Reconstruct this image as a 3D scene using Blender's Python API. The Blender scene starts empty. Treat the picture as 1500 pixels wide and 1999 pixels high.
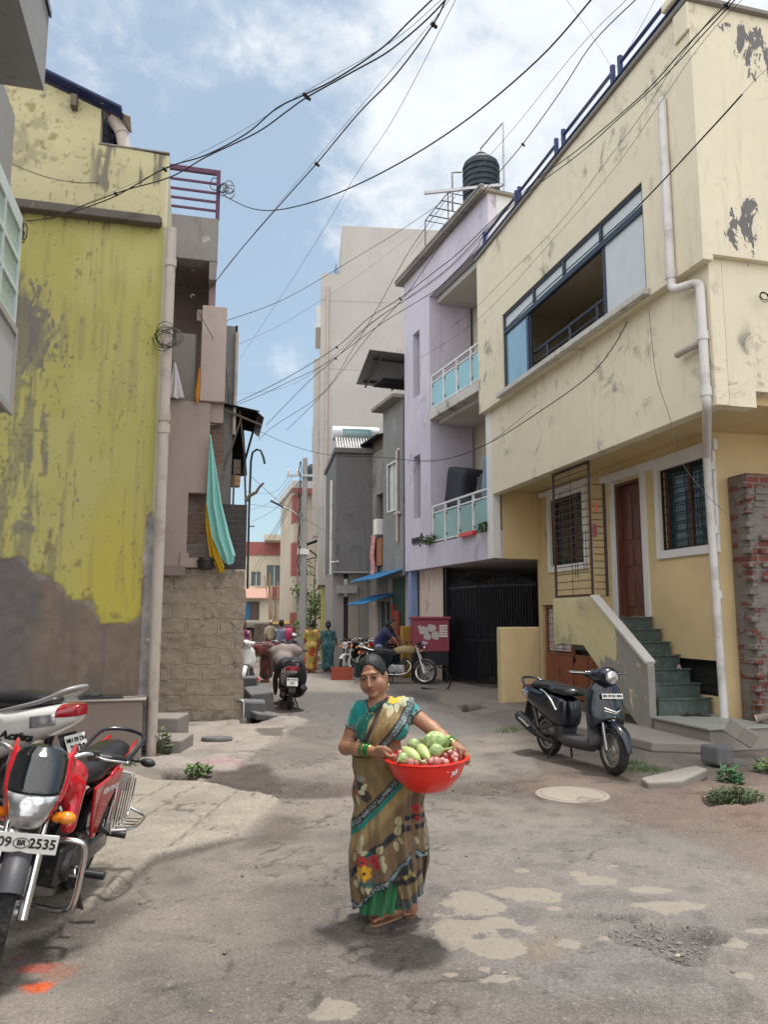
import bpy,math,random
import numpy as np
from mathutils import Vector,Matrix
SC=bpy.context.scene
COL=SC.collection
R=math.radians
PI=math.pi
random.seed(11)
H=1.72
TH=math.atan(205/1500)
_s,_c=math.sin(TH),math.cos(TH)
def ray(px,py):
 x=(px-750)/1500;q=(1000-py)/1500
 return(x,_c-_s*q,_s+_c*q)
def at(px,py,Y):
 """world point at distance Y along the view for a place measured in the photograph"""
 r=ray(px,py);t=Y/r[1]
 return(r[0]*t,Y,H+r[2]*t)
def gz(y):
 return float(np.interp(y,[0,12,20,26,50,90],[0,0,.12,.10,-.35,-.5]))
def gnd(px,py):
 z=0.0
 for _ in range(6):
  r=ray(px,py);t=(z-H)/r[2]
  x,y=r[0]*t,r[1]*t
  z=gz(y)
 return(x,y)
class Frame:
 def __init__(s,ox,oy,ang,oz=0.0):
  s.o=(ox,oy,oz);s.ang=R(ang)
  s.S=(-math.sin(s.ang),math.cos(s.ang));s.R=(math.cos(s.ang),math.sin(s.ang))
 def W(s,x,y,z=0.0):
  return(s.o[0]+s.R[0]*x+s.S[0]*y,s.o[1]+s.R[1]*x+s.S[1]*y,s.o[2]+z)
 def px(s,px,py,x):
  """hit plane local x = const: returns local y, z"""
  r=ray(px,py);n=s.R;k=s.o[0]*n[0]+s.o[1]*n[1]+x
  t=k/(r[0]*n[0]+r[1]*n[1]);X,Y=r[0]*t,r[1]*t
  return((X-s.o[0])*s.S[0]+(Y-s.o[1])*s.S[1],H+r[2]*t-s.o[2])
 def py(s,px,py,y):
  """hit plane local y = const: returns local x, z"""
  r=ray(px,py);n=s.S;k=s.o[0]*n[0]+s.o[1]*n[1]+y
  t=k/(r[0]*n[0]+r[1]*n[1]);X,Y=r[0]*t,r[1]*t
  return((X-s.o[0])*s.R[0]+(Y-s.o[1])*s.R[1],H+r[2]*t-s.o[2])
def thing(name,label,cat,loc=(0,0,0),rz=0.0,group=None,rot=None):
 o=bpy.data.objects.new(name,None);COL.objects.link(o)
 o.empty_display_size=.2
 o.location=loc;o.rotation_euler=rot if rot else(0,0,rz)
 tag(o,label,cat,group)
 return o
def tag(o,label=None,cat=None,group=None,kind=None):
 if label:o['label']=label
 if cat:o['category']=cat
 if group:o['group']=group
 if kind:o['kind']=kind
 return o
def fthing(name,label,cat,fr,group=None):
 return thing(name,label,cat,fr.o,fr.ang,group)
KIDS={}
def kids(o):return KIDS.get(o.name,[])
def copy_tree(o,parent=None):
 c=o.copy();COL.objects.link(c)
 c.parent=parent
 for k in kids(o):
  kc=copy_tree(k,c);KIDS.setdefault(c.name,[]).append(kc)
 return c
def frame_of(p0,p1):
 """matrix whose Z runs p0->p1"""
 z=(Vector(p1)-Vector(p0)).normalized()
 up=Vector((0,0,1))if abs(z.z)<.9 else Vector((1,0,0))
 x=up.cross(z).normalized();y=z.cross(x)
 return Matrix(((x.x,y.x,z.x,p0[0]),(x.y,y.y,z.y,p0[1]),(x.z,y.z,z.z,p0[2]),(0,0,0,1)))
class MB:
 def __init__(s):s.v=[];s.f=[];s.c=None
 def add(s,vs,fs,M=None):
  n=len(s.v)
  if M is not None:vs=[tuple(M@Vector(p))for p in vs]
  s.v+=[tuple(p)for p in vs];s.f+=[tuple(i+n for i in q)for q in fs]
  return s
 def box(s,x0,x1,y0,y1,z0,z1,M=None):
  vs=[(x,y,z)for z in(z0,z1)for y in(y0,y1)for x in(x0,x1)]
  return s.add(vs,[(0,2,3,1),(4,5,7,6),(0,1,5,4),(2,6,7,3),(0,4,6,2),(1,3,7,5)],M)
 def cbox(s,c,d,M=None):
  return s.box(c[0]-d[0]/2,c[0]+d[0]/2,c[1]-d[1]/2,c[1]+d[1]/2,c[2]-d[2]/2,c[2]+d[2]/2,M)
 def bar(s,p0,p1,w,h=None):
  h=h or w;L=(Vector(p1)-Vector(p0)).length
  return s.box(-w/2,w/2,-h/2,h/2,0,L,frame_of(p0,p1))
 def tube(s,pts,r,n=8,closed=False,sq=1.0):
  P=[Vector(p)for p in pts];m=len(P)
  rr=r if isinstance(r,(list,tuple))else[r]*m
  T=[]
  for i in range(m):
   if closed:t=P[(i+1)%m]-P[i-1]
   else:t=P[min(i+1,m-1)]-P[max(i-1,0)]
   T.append(t.normalized()if t.length>1e-9 else Vector((0,0,1)))
  up=Vector((0,0,1))if abs(T[0].z)<.9 else Vector((1,0,0))
  x=up.cross(T[0]).normalized();vs=[]
  for i in range(m):
   x=(x-T[i]*x.dot(T[i]))
   x=x.normalized()if x.length>1e-6 else T[i].orthogonal().normalized()
   y=T[i].cross(x)
   for k in range(n):
    a=2*PI*k/n
    vs.append(tuple(P[i]+(x*math.cos(a)+y*math.sin(a)*sq)*rr[i]))
  fs=[]
  for i in range(m if closed else m-1):
   j=(i+1)%m
   for k in range(n):
    l=(k+1)%n
    fs.append((i*n+k,i*n+l,j*n+l,j*n+k))
  if not closed:
   fs.append(tuple(reversed(range(n))));fs.append(tuple((m-1)*n+k for k in range(n)))
  return s.add(vs,fs)
 def lathe(s,prof,n=20,M=None,arc=2*PI,cap=True):
  m=len(prof);vs=[];full=abs(arc-2*PI)<1e-6
  cols=n if full else n+1
  for r,z in prof:
   for k in range(cols):
    a=arc*k/n
    vs.append((r*math.cos(a),r*math.sin(a),z))
  fs=[]
  for i in range(m-1):
   for k in range(n):
    l=(k+1)%cols
    fs.append((i*cols+k,i*cols+l,(i+1)*cols+l,(i+1)*cols+k))
  if full and cap:
   if prof[0][0]>1e-5:fs.append(tuple(reversed(range(cols))))
   if prof[-1][0]>1e-5:fs.append(tuple((m-1)*cols+k for k in range(cols)))
  return s.add(vs,fs,M)
 def prism(s,poly,h0,h1,M=None):
  n=len(poly)
  vs=[(p[0],p[1],h0)for p in poly]+[(p[0],p[1],h1)for p in poly]
  fs=[tuple(reversed(range(n))),tuple(range(n,2*n))]
  for i in range(n):
   j=(i+1)%n;fs.append((i,j,j+n,i+n))
  return s.add(vs,fs,M)
 def xprism(s,poly,x0,x1,M=None):
  """polygon in (y,z) extruded along x"""
  A=Matrix(((0,0,1,0),(1,0,0,0),(0,1,0,0),(0,0,0,1)))
  return s.prism(poly,x0,x1,(M@A)if M is not None else A)
 def yprism(s,poly,y0,y1,M=None):
  """polygon in (x,z) extruded along y"""
  A=Matrix(((1,0,0,0),(0,0,1,0),(0,1,0,0),(0,0,0,1)))
  return s.prism(poly,y0,y1,(M@A)if M is not None else A)
 def loft(s,rings,cap=True,closed=True,M=None):
  n=len(rings[0]);m=len(rings);vs=[p for r in rings for p in r];fs=[]
  for i in range(m-1):
   for k in range(n if closed else n-1):
    l=(k+1)%n
    fs.append((i*n+k,i*n+l,(i+1)*n+l,(i+1)*n+k))
  if cap and closed:
   fs.append(tuple(reversed(range(n))));fs.append(tuple((m-1)*n+k for k in range(n)))
  return s.add(vs,fs,M)
 def grid(s,fn,nu,nv,M=None):
  vs=[fn(i/nu,j/nv)for j in range(nv+1)for i in range(nu+1)]
  fs=[(j*(nu+1)+i,j*(nu+1)+i+1,(j+1)*(nu+1)+i+1,(j+1)*(nu+1)+i)for j in range(nv)for i in range(nu)]
  return s.add(vs,fs,M)
 def ball(s,c,r,nu=16,nv=10,M=None):
  rx,ry,rz=(r,r,r)if not isinstance(r,(tuple,list))else r
  vs=[(c[0],c[1],c[2]-rz)]
  for j in range(1,nv):
   b=-PI/2+PI*j/nv
   for i in range(nu):
    a=2*PI*i/nu
    vs.append((c[0]+rx*math.cos(b)*math.cos(a),c[1]+ry*math.cos(b)*math.sin(a),c[2]+rz*math.sin(b)))
  vs.append((c[0],c[1],c[2]+rz));fs=[]
  for i in range(nu):
   fs.append((0,1+(i+1)%nu,1+i))
   for j in range(nv-2):
    a=1+j*nu+i;b=1+j*nu+(i+1)%nu
    fs.append((a,b,b+nu,a+nu))
   t=1+(nv-2)*nu;fs.append((t+i,t+(i+1)%nu,len(vs)-1))
  return s.add(vs,fs,M)
 def wall(s,axis,a0,a1,z0,z1,d0,d1,holes=()):
  """slab with openings. axis 'y': runs along local y, thickness d0..d1 in x. axis 'x': runs along x, thickness in y"""
  us=sorted({a0,a1,*[h[0]for h in holes],*[h[1]for h in holes]});us=[u for u in us if a0<=u<=a1]
  zs=sorted({z0,z1,*[h[2]for h in holes],*[h[3]for h in holes]});zs=[z for z in zs if z0<=z<=z1]
  def solid(i,j):
   if i<0 or j<0 or i>=len(us)-1 or j>=len(zs)-1:return False
   cu=(us[i]+us[i+1])/2;cz=(zs[j]+zs[j+1])/2
   return not any(h[0]<cu<h[1]and h[2]<cz<h[3]for h in holes)
  P=(lambda u,d,z:(d,u,z))if axis=='y' else(lambda u,d,z:(u,d,z))
  for i in range(len(us)-1):
   for j in range(len(zs)-1):
    if not solid(i,j):continue
    u0,u1,w0,w1=us[i],us[i+1],zs[j],zs[j+1]
    q=[]
    q.append([P(u0,d0,w0),P(u1,d0,w0),P(u1,d0,w1),P(u0,d0,w1)])
    q.append([P(u0,d1,w0),P(u0,d1,w1),P(u1,d1,w1),P(u1,d1,w0)])
    if not solid(i-1,j):q.append([P(u0,d0,w0),P(u0,d0,w1),P(u0,d1,w1),P(u0,d1,w0)])
    if not solid(i+1,j):q.append([P(u1,d0,w0),P(u1,d1,w0),P(u1,d1,w1),P(u1,d0,w1)])
    if not solid(i,j-1):q.append([P(u0,d0,w0),P(u0,d1,w0),P(u1,d1,w0),P(u1,d0,w0)])
    if not solid(i,j+1):q.append([P(u0,d0,w1),P(u1,d0,w1),P(u1,d1,w1),P(u0,d1,w1)])
    for f in q:s.add(f,[(0,1,2,3)])
  return s
 def mirror(s,axis=1):
  vs=[tuple(-p[k]if k==axis else p[k]for k in range(3))for p in s.v]
  fs=[tuple(reversed(f))for f in s.f]
  return s.add(vs,fs)
 def build(s,name,mat,parent=None,smooth=None,bev=0.0,seg=2,sub=0,fix=True,cols=None,solid=0.0,mats=None,mid=None):
  me=bpy.data.meshes.new(name);me.from_pydata(s.v,[],s.f);me.update()
  if cols is not None:
   a=me.color_attributes.new('Col','FLOAT_COLOR','POINT')
   c=np.ones((len(s.v),4),np.float32);c[:,:3]=cols
   a.data.foreach_set('color',c.ravel())
  if fix:
   import bmesh
   bm=bmesh.new();bm.from_mesh(me)
   bmesh.ops.remove_doubles(bm,verts=bm.verts,dist=1e-5)
   bmesh.ops.recalc_face_normals(bm,faces=bm.faces);bm.to_mesh(me);bm.free()
  if smooth is not None:
   me.polygons.foreach_set('use_smooth',[True]*len(me.polygons))
   if smooth<180:me.set_sharp_from_angle(angle=R(smooth))
  o=bpy.data.objects.new(name,me);COL.objects.link(o)
  for m_ in(mat if isinstance(mat,(list,tuple))else[mat]):me.materials.append(m_)
  if parent is not None:
   o.parent=parent;KIDS.setdefault(parent.name,[]).append(o)
  if solid:
   m=o.modifiers.new('t','SOLIDIFY');m.thickness=solid;m.offset=0
  if bev:
   m=o.modifiers.new('b','BEVEL');m.width=bev;m.segments=seg;m.limit_method='ANGLE';m.angle_limit=R(40)
   m.harden_normals=False
  if sub:
   m=o.modifiers.new('s','SUBSURF');m.levels=sub;m.render_levels=sub
  return o
def np_mesh(name,V,F,mat,parent=None,cols=None,smooth=True,sharp=None):
 me=bpy.data.meshes.new(name)
 V=np.asarray(V,np.float32);F=np.asarray(F,np.int32)
 me.vertices.add(len(V));me.vertices.foreach_set('co',V.ravel())
 k=F.shape[1]
 me.loops.add(F.size);me.loops.foreach_set('vertex_index',F.ravel())
 me.polygons.add(len(F));me.polygons.foreach_set('loop_start',np.arange(len(F),dtype=np.int32)*k)
 me.update(calc_edges=True);me.validate()
 if smooth:me.polygons.foreach_set('use_smooth',np.ones(len(me.polygons),bool))
 if cols is not None:
  a=me.color_attributes.new('Col','FLOAT_COLOR','POINT')
  c=np.ones((len(V),4),np.float32);c[:,:3]=cols
  a.data.foreach_set('color',c.ravel())
 if sharp:me.set_sharp_from_angle(angle=R(sharp))
 o=bpy.data.objects.new(name,me);COL.objects.link(o);me.materials.append(mat)
 if parent is not None:
  o.parent=parent;KIDS.setdefault(parent.name,[]).append(o)
 return o
def _hash(ix,iy,iz,seed):
 n=(ix*374761393+iy*668265263+iz*2147483647+seed*1274126177)&0xffffffff
 n=((n^(n>>13))*1274126177)&0xffffffff
 return((n^(n>>16))&0xffff)/65535.0
def vnoise(x,y,z=None,seed=0):
 x=np.asarray(x,float);y=np.asarray(y,float);z=np.zeros_like(x)if z is None else np.asarray(z,float)
 ix,iy,iz=np.floor(x).astype(np.int64),np.floor(y).astype(np.int64),np.floor(z).astype(np.int64)
 fx,fy,fz=x-ix,y-iy,z-iz
 fx,fy,fz=fx*fx*(3-2*fx),fy*fy*(3-2*fy),fz*fz*(3-2*fz)
 out=0
 for dx in(0,1):
  for dy in(0,1):
   for dz in(0,1):
    w=(fx if dx else 1-fx)*(fy if dy else 1-fy)*(fz if dz else 1-fz)
    out=out+w*_hash(ix+dx,iy+dy,iz+dz,seed)
 return out
def fbm(x,y,z=None,oct=4,seed=0):
 a,t,s=.5,0.,0.
 for k in range(oct):
  t=t+a*vnoise(np.asarray(x)*2**k,np.asarray(y)*2**k,None if z is None else np.asarray(z)*2**k,seed+k);s+=a;a*=.5
 return t/s
def sstep(a,b,x):
 t=np.clip((x-a)/(b-a),0,1);return t*t*(3-2*t)
def poly_sd(X,Y,poly):
 """signed distance (negative inside) to a polygon"""
 d=np.full(X.shape,1e9);ins=np.zeros(X.shape,bool);n=len(poly)
 for i in range(n):
  ax,ay=poly[i];bx,by=poly[(i+1)%n]
  ex,ey=bx-ax,by-ay;wx,wy=X-ax,Y-ay
  t=np.clip((wx*ex+wy*ey)/(ex*ex+ey*ey+1e-12),0,1)
  d=np.minimum(d,(wx-ex*t)**2+(wy-ey*t)**2)
  c=((ay>Y)!=(by>Y))&(X<ex*(Y-ay)/(ey if abs(ey)>1e-12 else 1e-12)+ax)
  ins^=c
 d=np.sqrt(d);return np.where(ins,-d,d)
class SDF:
 """sampled distance field: add blended capsules, ellipsoids and boxes, then polygonise by surface nets"""
 def __init__(s,lo,hi,h):
  s.lo=np.array(lo,float);s.h=h
  s.n=np.ceil((np.array(hi)-s.lo)/h).astype(int)+1
  s.D=np.full(s.n,1.0,np.float32)
 def _sl(s,lo,hi):
  a=np.clip(np.floor((np.array(lo)-s.lo)/s.h).astype(int),0,s.n)
  b=np.clip(np.ceil((np.array(hi)-s.lo)/s.h).astype(int)+1,0,s.n)
  sl=tuple(slice(i,j)for i,j in zip(a,b))
  ax=[s.lo[k]+s.h*np.arange(a[k],b[k])for k in range(3)]
  return sl,ax[0][:,None,None],ax[1][None,:,None],ax[2][None,None,:]
 def _put(s,sl,d,k,op):
  A=s.D[sl];d=d.astype(np.float32)
  if op=='sub':
   d=-d;hh=np.clip(.5+.5*(A-d)/max(k,1e-6),0,1)if k>0 else(A>d)
   s.D[sl]=(d*(1-hh)+A*hh+k*hh*(1-hh))if k>0 else np.maximum(A,d)
   return
  if k>0:
   hh=np.clip(.5+.5*(A-d)/k,0,1)
   s.D[sl]=A*(1-hh)+d*hh-k*hh*(1-hh)
  else:s.D[sl]=np.minimum(A,d)
 def cap(s,a,b,ra,rb=None,k=.02,op='add'):
  rb=ra if rb is None else rb;a=np.array(a,float);b=np.array(b,float);m=max(ra,rb)+2*k+2*s.h
  sl,X,Y,Z=s._sl(np.minimum(a,b)-m,np.maximum(a,b)+m)
  if 0 in s.D[sl].shape:return s
  e=b-a;L=max((e*e).sum(),1e-12)
  t=np.clip(((X-a[0])*e[0]+(Y-a[1])*e[1]+(Z-a[2])*e[2])/L,0,1)
  d=np.sqrt((X-a[0]-e[0]*t)**2+(Y-a[1]-e[1]*t)**2+(Z-a[2]-e[2]*t)**2)-(ra+(rb-ra)*t)
  s._put(sl,d,k,op);return s
 def ell(s,c,r,k=.02,op='add',rot=None):
  c=np.array(c,float);r=np.array(r if isinstance(r,(tuple,list))else(r,r,r),float)
  m=(r.max()if rot is not None else r)+2*k+2*s.h
  sl,X,Y,Z=s._sl(c-m,c+m)
  if 0 in s.D[sl].shape:return s
  x,y,z=X-c[0],Y-c[1],Z-c[2]
  if rot is not None:
   M=np.array(rot.to_matrix()if hasattr(rot,'to_matrix')else rot).T
   x,y,z=(M[i,0]*x+M[i,1]*y+M[i,2]*z for i in range(3))
  q0=np.sqrt((x/r[0])**2+(y/r[1])**2+(z/r[2])**2)
  q1=np.sqrt((x/r[0]**2)**2+(y/r[1]**2)**2+(z/r[2]**2)**2)
  d=q0*(q0-1)/np.maximum(q1,1e-6)
  s._put(sl,d,k,op);return s
 def bx(s,c,b,rd=.01,k=.01,op='add',rot=None):
  c=np.array(c,float);b=np.array(b,float)
  m=(np.linalg.norm(b)if rot is not None else b)+2*k+2*s.h
  sl,X,Y,Z=s._sl(c-m,c+m)
  if 0 in s.D[sl].shape:return s
  x,y,z=X-c[0],Y-c[1],Z-c[2]
  if rot is not None:
   M=np.array(rot.to_matrix()if hasattr(rot,'to_matrix')else rot).T
   x,y,z=(M[i,0]*x+M[i,1]*y+M[i,2]*z for i in range(3))
  qx,qy,qz=np.abs(x)-b[0]+rd,np.abs(y)-b[1]+rd,np.abs(z)-b[2]+rd
  d=np.sqrt(np.maximum(qx,0)**2+np.maximum(qy,0)**2+np.maximum(qz,0)**2)+np.minimum(np.maximum(np.maximum(qx,qy),qz),0)-rd
  s._put(sl,d,k,op);return s
 def coords(s):
  return tuple(s.lo[k]+s.h*np.arange(s.n[k]).reshape([-1 if j==k else 1 for j in range(3)])for k in range(3))
 def mesh(s):
  D=s.D.copy()
  for ax in range(3):
   i0=[slice(None)]*3;i0[ax]=0;D[tuple(i0)]=np.maximum(D[tuple(i0)],s.h*.5)
   i0[ax]=-1;D[tuple(i0)]=np.maximum(D[tuple(i0)],s.h*.5)
  S=D<0;nx,ny,nz=(k-1 for k in D.shape)
  cs=[(i,j,k)for i in(0,1)for j in(0,1)for k in(0,1)]
  cnt=np.zeros((nx,ny,nz),np.uint8)
  for i,j,k in cs:cnt+=S[i:nx+i,j:ny+j,k:nz+k]
  act=(cnt>0)&(cnt<8);idx=np.full((nx,ny,nz),-1,np.int64)
  I=np.argwhere(act);idx[act]=np.arange(len(I))
  acc=np.zeros((len(I),3));num=np.zeros(len(I))
  for a in cs:
   for ax in range(3):
    if a[ax]:continue
    b=list(a);b[ax]=1
    da=D[I[:,0]+a[0],I[:,1]+a[1],I[:,2]+a[2]];db=D[I[:,0]+b[0],I[:,1]+b[1],I[:,2]+b[2]]
    x=(da<0)!=(db<0);t=np.where(x,da/np.where(x,da-db,1),0)
    p=np.zeros((len(I),3))+np.array(a,float);p[:,ax]+=t
    acc+=p*x[:,None];num+=x
  V=s.lo+s.h*(I+acc/num[:,None]);Fs=[]
  for ax in range(3):
   u,v=(ax+1)%3,(ax+2)%3
   sh=[slice(None)]*3;sh[ax]=slice(0,-1);A=S[tuple(sh)]
   sh[ax]=slice(1,None);B=S[tuple(sh)]
   E=np.argwhere(A!=B);E=E[(E[:,u]>0)&(E[:,v]>0)&(E[:,u]<D.shape[u]-1)&(E[:,v]<D.shape[v]-1)]
   fl=A[E[:,0],E[:,1],E[:,2]]
   q=[]
   for du,dv in((1,1),(0,1),(0,0),(1,0)):
    e=E.copy();e[:,u]-=du;e[:,v]-=dv;q.append(idx[e[:,0],e[:,1],e[:,2]])
   Q=np.stack(q,1);Q[~fl]=Q[~fl][:,::-1];Fs.append(Q)
  F=np.concatenate(Fs);F=F[(F>=0).all(1)]
  return V,F
 def build(s,name,mat,parent=None,colf=None,off=None):
  V,F=s.mesh()
  cols=colf(V)if colf is not None else None
  if off is not None:V=V+np.array(off)
  return np_mesh(name,V,F,mat,parent,cols)
class NT:
 def __init__(s,name):
  s.m=bpy.data.materials.new(name);s.m.use_nodes=True;s.t=s.m.node_tree;s.t.nodes.clear()
  s.out=s.t.nodes.new('ShaderNodeOutputMaterial')
  s._pos=None
 def n(s,ty,**kw):
  x=s.t.nodes.new(ty)
  for k,v in kw.items():setattr(x,k,v)
  return x
 def put(s,sock,val):
  if isinstance(val,bpy.types.NodeSocket):s.t.links.new(val,sock)
  elif isinstance(val,(tuple,list))and len(val)==3 and sock.type=='RGBA':sock.default_value=(*val,1)
  else:sock.default_value=val
 def pos(s,sx=1,sy=1,sz=1):
  if s._pos is None:s._pos=s.n('ShaderNodeTexCoord').outputs['Object']
  if sx==sy==sz==1:return s._pos
  m=s.n('ShaderNodeMapping');m.inputs['Scale'].default_value=(sx,sy,sz);s.t.links.new(s._pos,m.inputs['Vector']);return m.outputs[0]
 def noise(s,scale,detail=4,rough=.55,vec=None,dist=0.0):
  x=s.n('ShaderNodeTexNoise');x.inputs['Scale'].default_value=scale;x.inputs['Detail'].default_value=detail
  x.inputs['Roughness'].default_value=rough;x.inputs['Distortion'].default_value=dist
  s.t.links.new(vec if vec is not None else s.pos(),x.inputs['Vector']);return x.outputs['Fac']
 def voro(s,scale,vec=None,feat='F1'):
  x=s.n('ShaderNodeTexVoronoi',feature=feat);x.inputs['Scale'].default_value=scale
  s.t.links.new(vec if vec is not None else s.pos(),x.inputs['Vector']);return x.outputs[0]
 def ramp(s,fac,a,b):
  x=s.n('ShaderNodeMapRange');x.interpolation_type='SMOOTHSTEP';s.put(x.inputs[0],fac)
  x.inputs[1].default_value=a;x.inputs[2].default_value=b;return x.outputs[0]
 def math(s,op,a,b=0.0):
  x=s.n('ShaderNodeMath',operation=op);s.put(x.inputs[0],a);s.put(x.inputs[1],b);return x.outputs[0]
 def mix(s,f,a,b,mode='MIX'):
  x=s.n('ShaderNodeMix',data_type='RGBA',blend_type=mode)
  s.put(x.inputs[0],f);s.put(x.inputs[6],a);s.put(x.inputs[7],b);return x.outputs[2]
 def attr(s,name='Col'):
  x=s.n('ShaderNodeAttribute');x.attribute_name=name;return x.outputs['Color']
 def bsdf(s,col,rough=.8,metal=0.0,bump=None,bs=.3,bd=.02,spec=.5,coat=0.0,trans=0.0,alpha=1.0,sheen=0.0,sss=0.0,ior=1.45):
  p=s.n('ShaderNodeBsdfPrincipled')
  s.put(p.inputs['Base Color'],col);s.put(p.inputs['Roughness'],rough);s.put(p.inputs['Metallic'],metal)
  p.inputs['Specular IOR Level'].default_value=spec;p.inputs['Coat Weight'].default_value=coat;p.inputs['Coat Roughness'].default_value=.06
  p.inputs['Transmission Weight'].default_value=trans;p.inputs['IOR'].default_value=ior;s.put(p.inputs['Alpha'],alpha)
  p.inputs['Sheen Weight'].default_value=sheen
  if sss:p.inputs['Subsurface Weight'].default_value=sss;p.inputs['Subsurface Radius'].default_value=(.012,.005,.003);p.inputs['Subsurface Scale'].default_value=1.0
  if bump is not None:
   b=s.n('ShaderNodeBump');b.inputs['Strength'].default_value=bs;b.inputs['Distance'].default_value=bd
   s.t.links.new(bump,b.inputs['Height']);s.t.links.new(b.outputs[0],p.inputs['Normal'])
  s.t.links.new(p.outputs[0],s.out.inputs[0]);return s.m
def mul(c,k):return tuple(min(1,x*k)for x in c)
def plaster(name,col,stain=None,amt=.5,peel=None,pamt=.0,bump=.25,rough=.88,var=.12,streak=.4,seed=0.0,zstreak=.7):
 """painted render: broad colour drift, vertical rain streaks, blotchy stains and flaked patches"""
 t=NT(name)
 v=t.n('ShaderNodeMapping');v.inputs['Location'].default_value=(seed*7.3,seed*3.1,seed*1.7);t.t.links.new(t.pos(),v.inputs[0]);v=v.outputs[0]
 big=t.noise(.55,4,.6,v);med=t.noise(4,5,.6,v);fine=t.noise(55,4,.65,v)
 sm=t.n('ShaderNodeMapping');sm.inputs['Scale'].default_value=(6,6,zstreak);t.t.links.new(v,sm.inputs[0])
 stv=t.noise(1.3,5,.65,sm.outputs[0],.3)
 c=t.mix(t.ramp(big,.3,.72),mul(col,1-var),mul(col,1+var*.6))
 c=t.mix(t.math('MULTIPLY',t.ramp(med,.5,.78),.35),c,mul(col,.78))
 stain=stain or mul(col,.4)
 if streak:c=t.mix(t.math('MULTIPLY',t.math('MULTIPLY',t.ramp(stv,.52,.74),t.ramp(big,.38,.62)),streak),c,stain)
 h=fine
 if amt:
  sp=t.math('MULTIPLY',t.ramp(t.noise(2.1,6,.72,v,.6),.6-.12*amt,.78-.12*amt),t.ramp(t.noise(.7,3,.5,v),.48,.62))
  c=t.mix(t.math('MULTIPLY',sp,.8),c,stain)
 if peel is not None and pamt:
  pm=t.n('ShaderNodeMapping');pm.inputs['Scale'].default_value=(1.6,1.6,.75);t.t.links.new(v,pm.inputs[0])
  pk=t.ramp(t.math('MULTIPLY',t.noise(2.6,7,.68,pm.outputs[0],.4),t.ramp(t.noise(.45,2,.5,v),.3,.6)),.66-.2*pamt,.675-.2*pamt)
  c=t.mix(pk,c,t.mix(med,mul(peel,.75),mul(peel,1.2)));h=t.math('SUBTRACT',t.math('MULTIPLY',fine,.4),pk)
 c=t.mix(t.math('MULTIPLY',t.ramp(fine,.45,.75),.18),c,mul(col,.6))
 h=t.math('ADD',t.math('MULTIPLY',med,1.2),h)
 return t.bsdf(c,rough,bump=h,bs=bump,bd=.012)
def plain(name,col,rough=.6,metal=0.0,var=.15,scale=6,bump=0.0,coat=0.0,spec=.5,dirt=None,damt=.3,**kw):
 t=NT(name);a=t.noise(scale,5,.6);b=t.noise(scale*9,3,.6)
 c=t.mix(a,mul(col,1-var),mul(col,1+var))
 if dirt:c=t.mix(t.math('MULTIPLY',t.ramp(t.noise(scale*.7,6,.7),.5,.68),damt),c,dirt)
 r=t.math('ADD',t.math('MULTIPLY',t.math('SUBTRACT',a,.5),.25),rough)
 return t.bsdf(c,r,metal,bump=b if bump else None,bs=bump,bd=.004,coat=coat,spec=spec,**kw)
def colmat(name,rough=.7,bump=.15,bscale=180,sheen=0.0,spec=.4,sss=0.0,coat=0.0,var=.12,weave=False,nscale=14):
 """surface whose own pattern is held in the mesh colour layer"""
 t=NT(name);c=t.attr();n=t.noise(nscale,5,.6)
 c=t.mix(var,c,t.mix(n,(.35,.35,.35),(.65,.65,.65)),'OVERLAY')
 b=t.noise(bscale,3,.6)
 if sheen:b=t.math('ADD',t.math('MULTIPLY',b,.25),t.math('MULTIPLY',t.noise(9,6,.62,t.pos(2.2,2.2,.8),1.2),2.2));bump=.55
 return t.bsdf(c,rough,bump=b,bs=bump,bd=.012 if sheen else .003,sheen=sheen,spec=spec,sss=sss,coat=coat)
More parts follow.
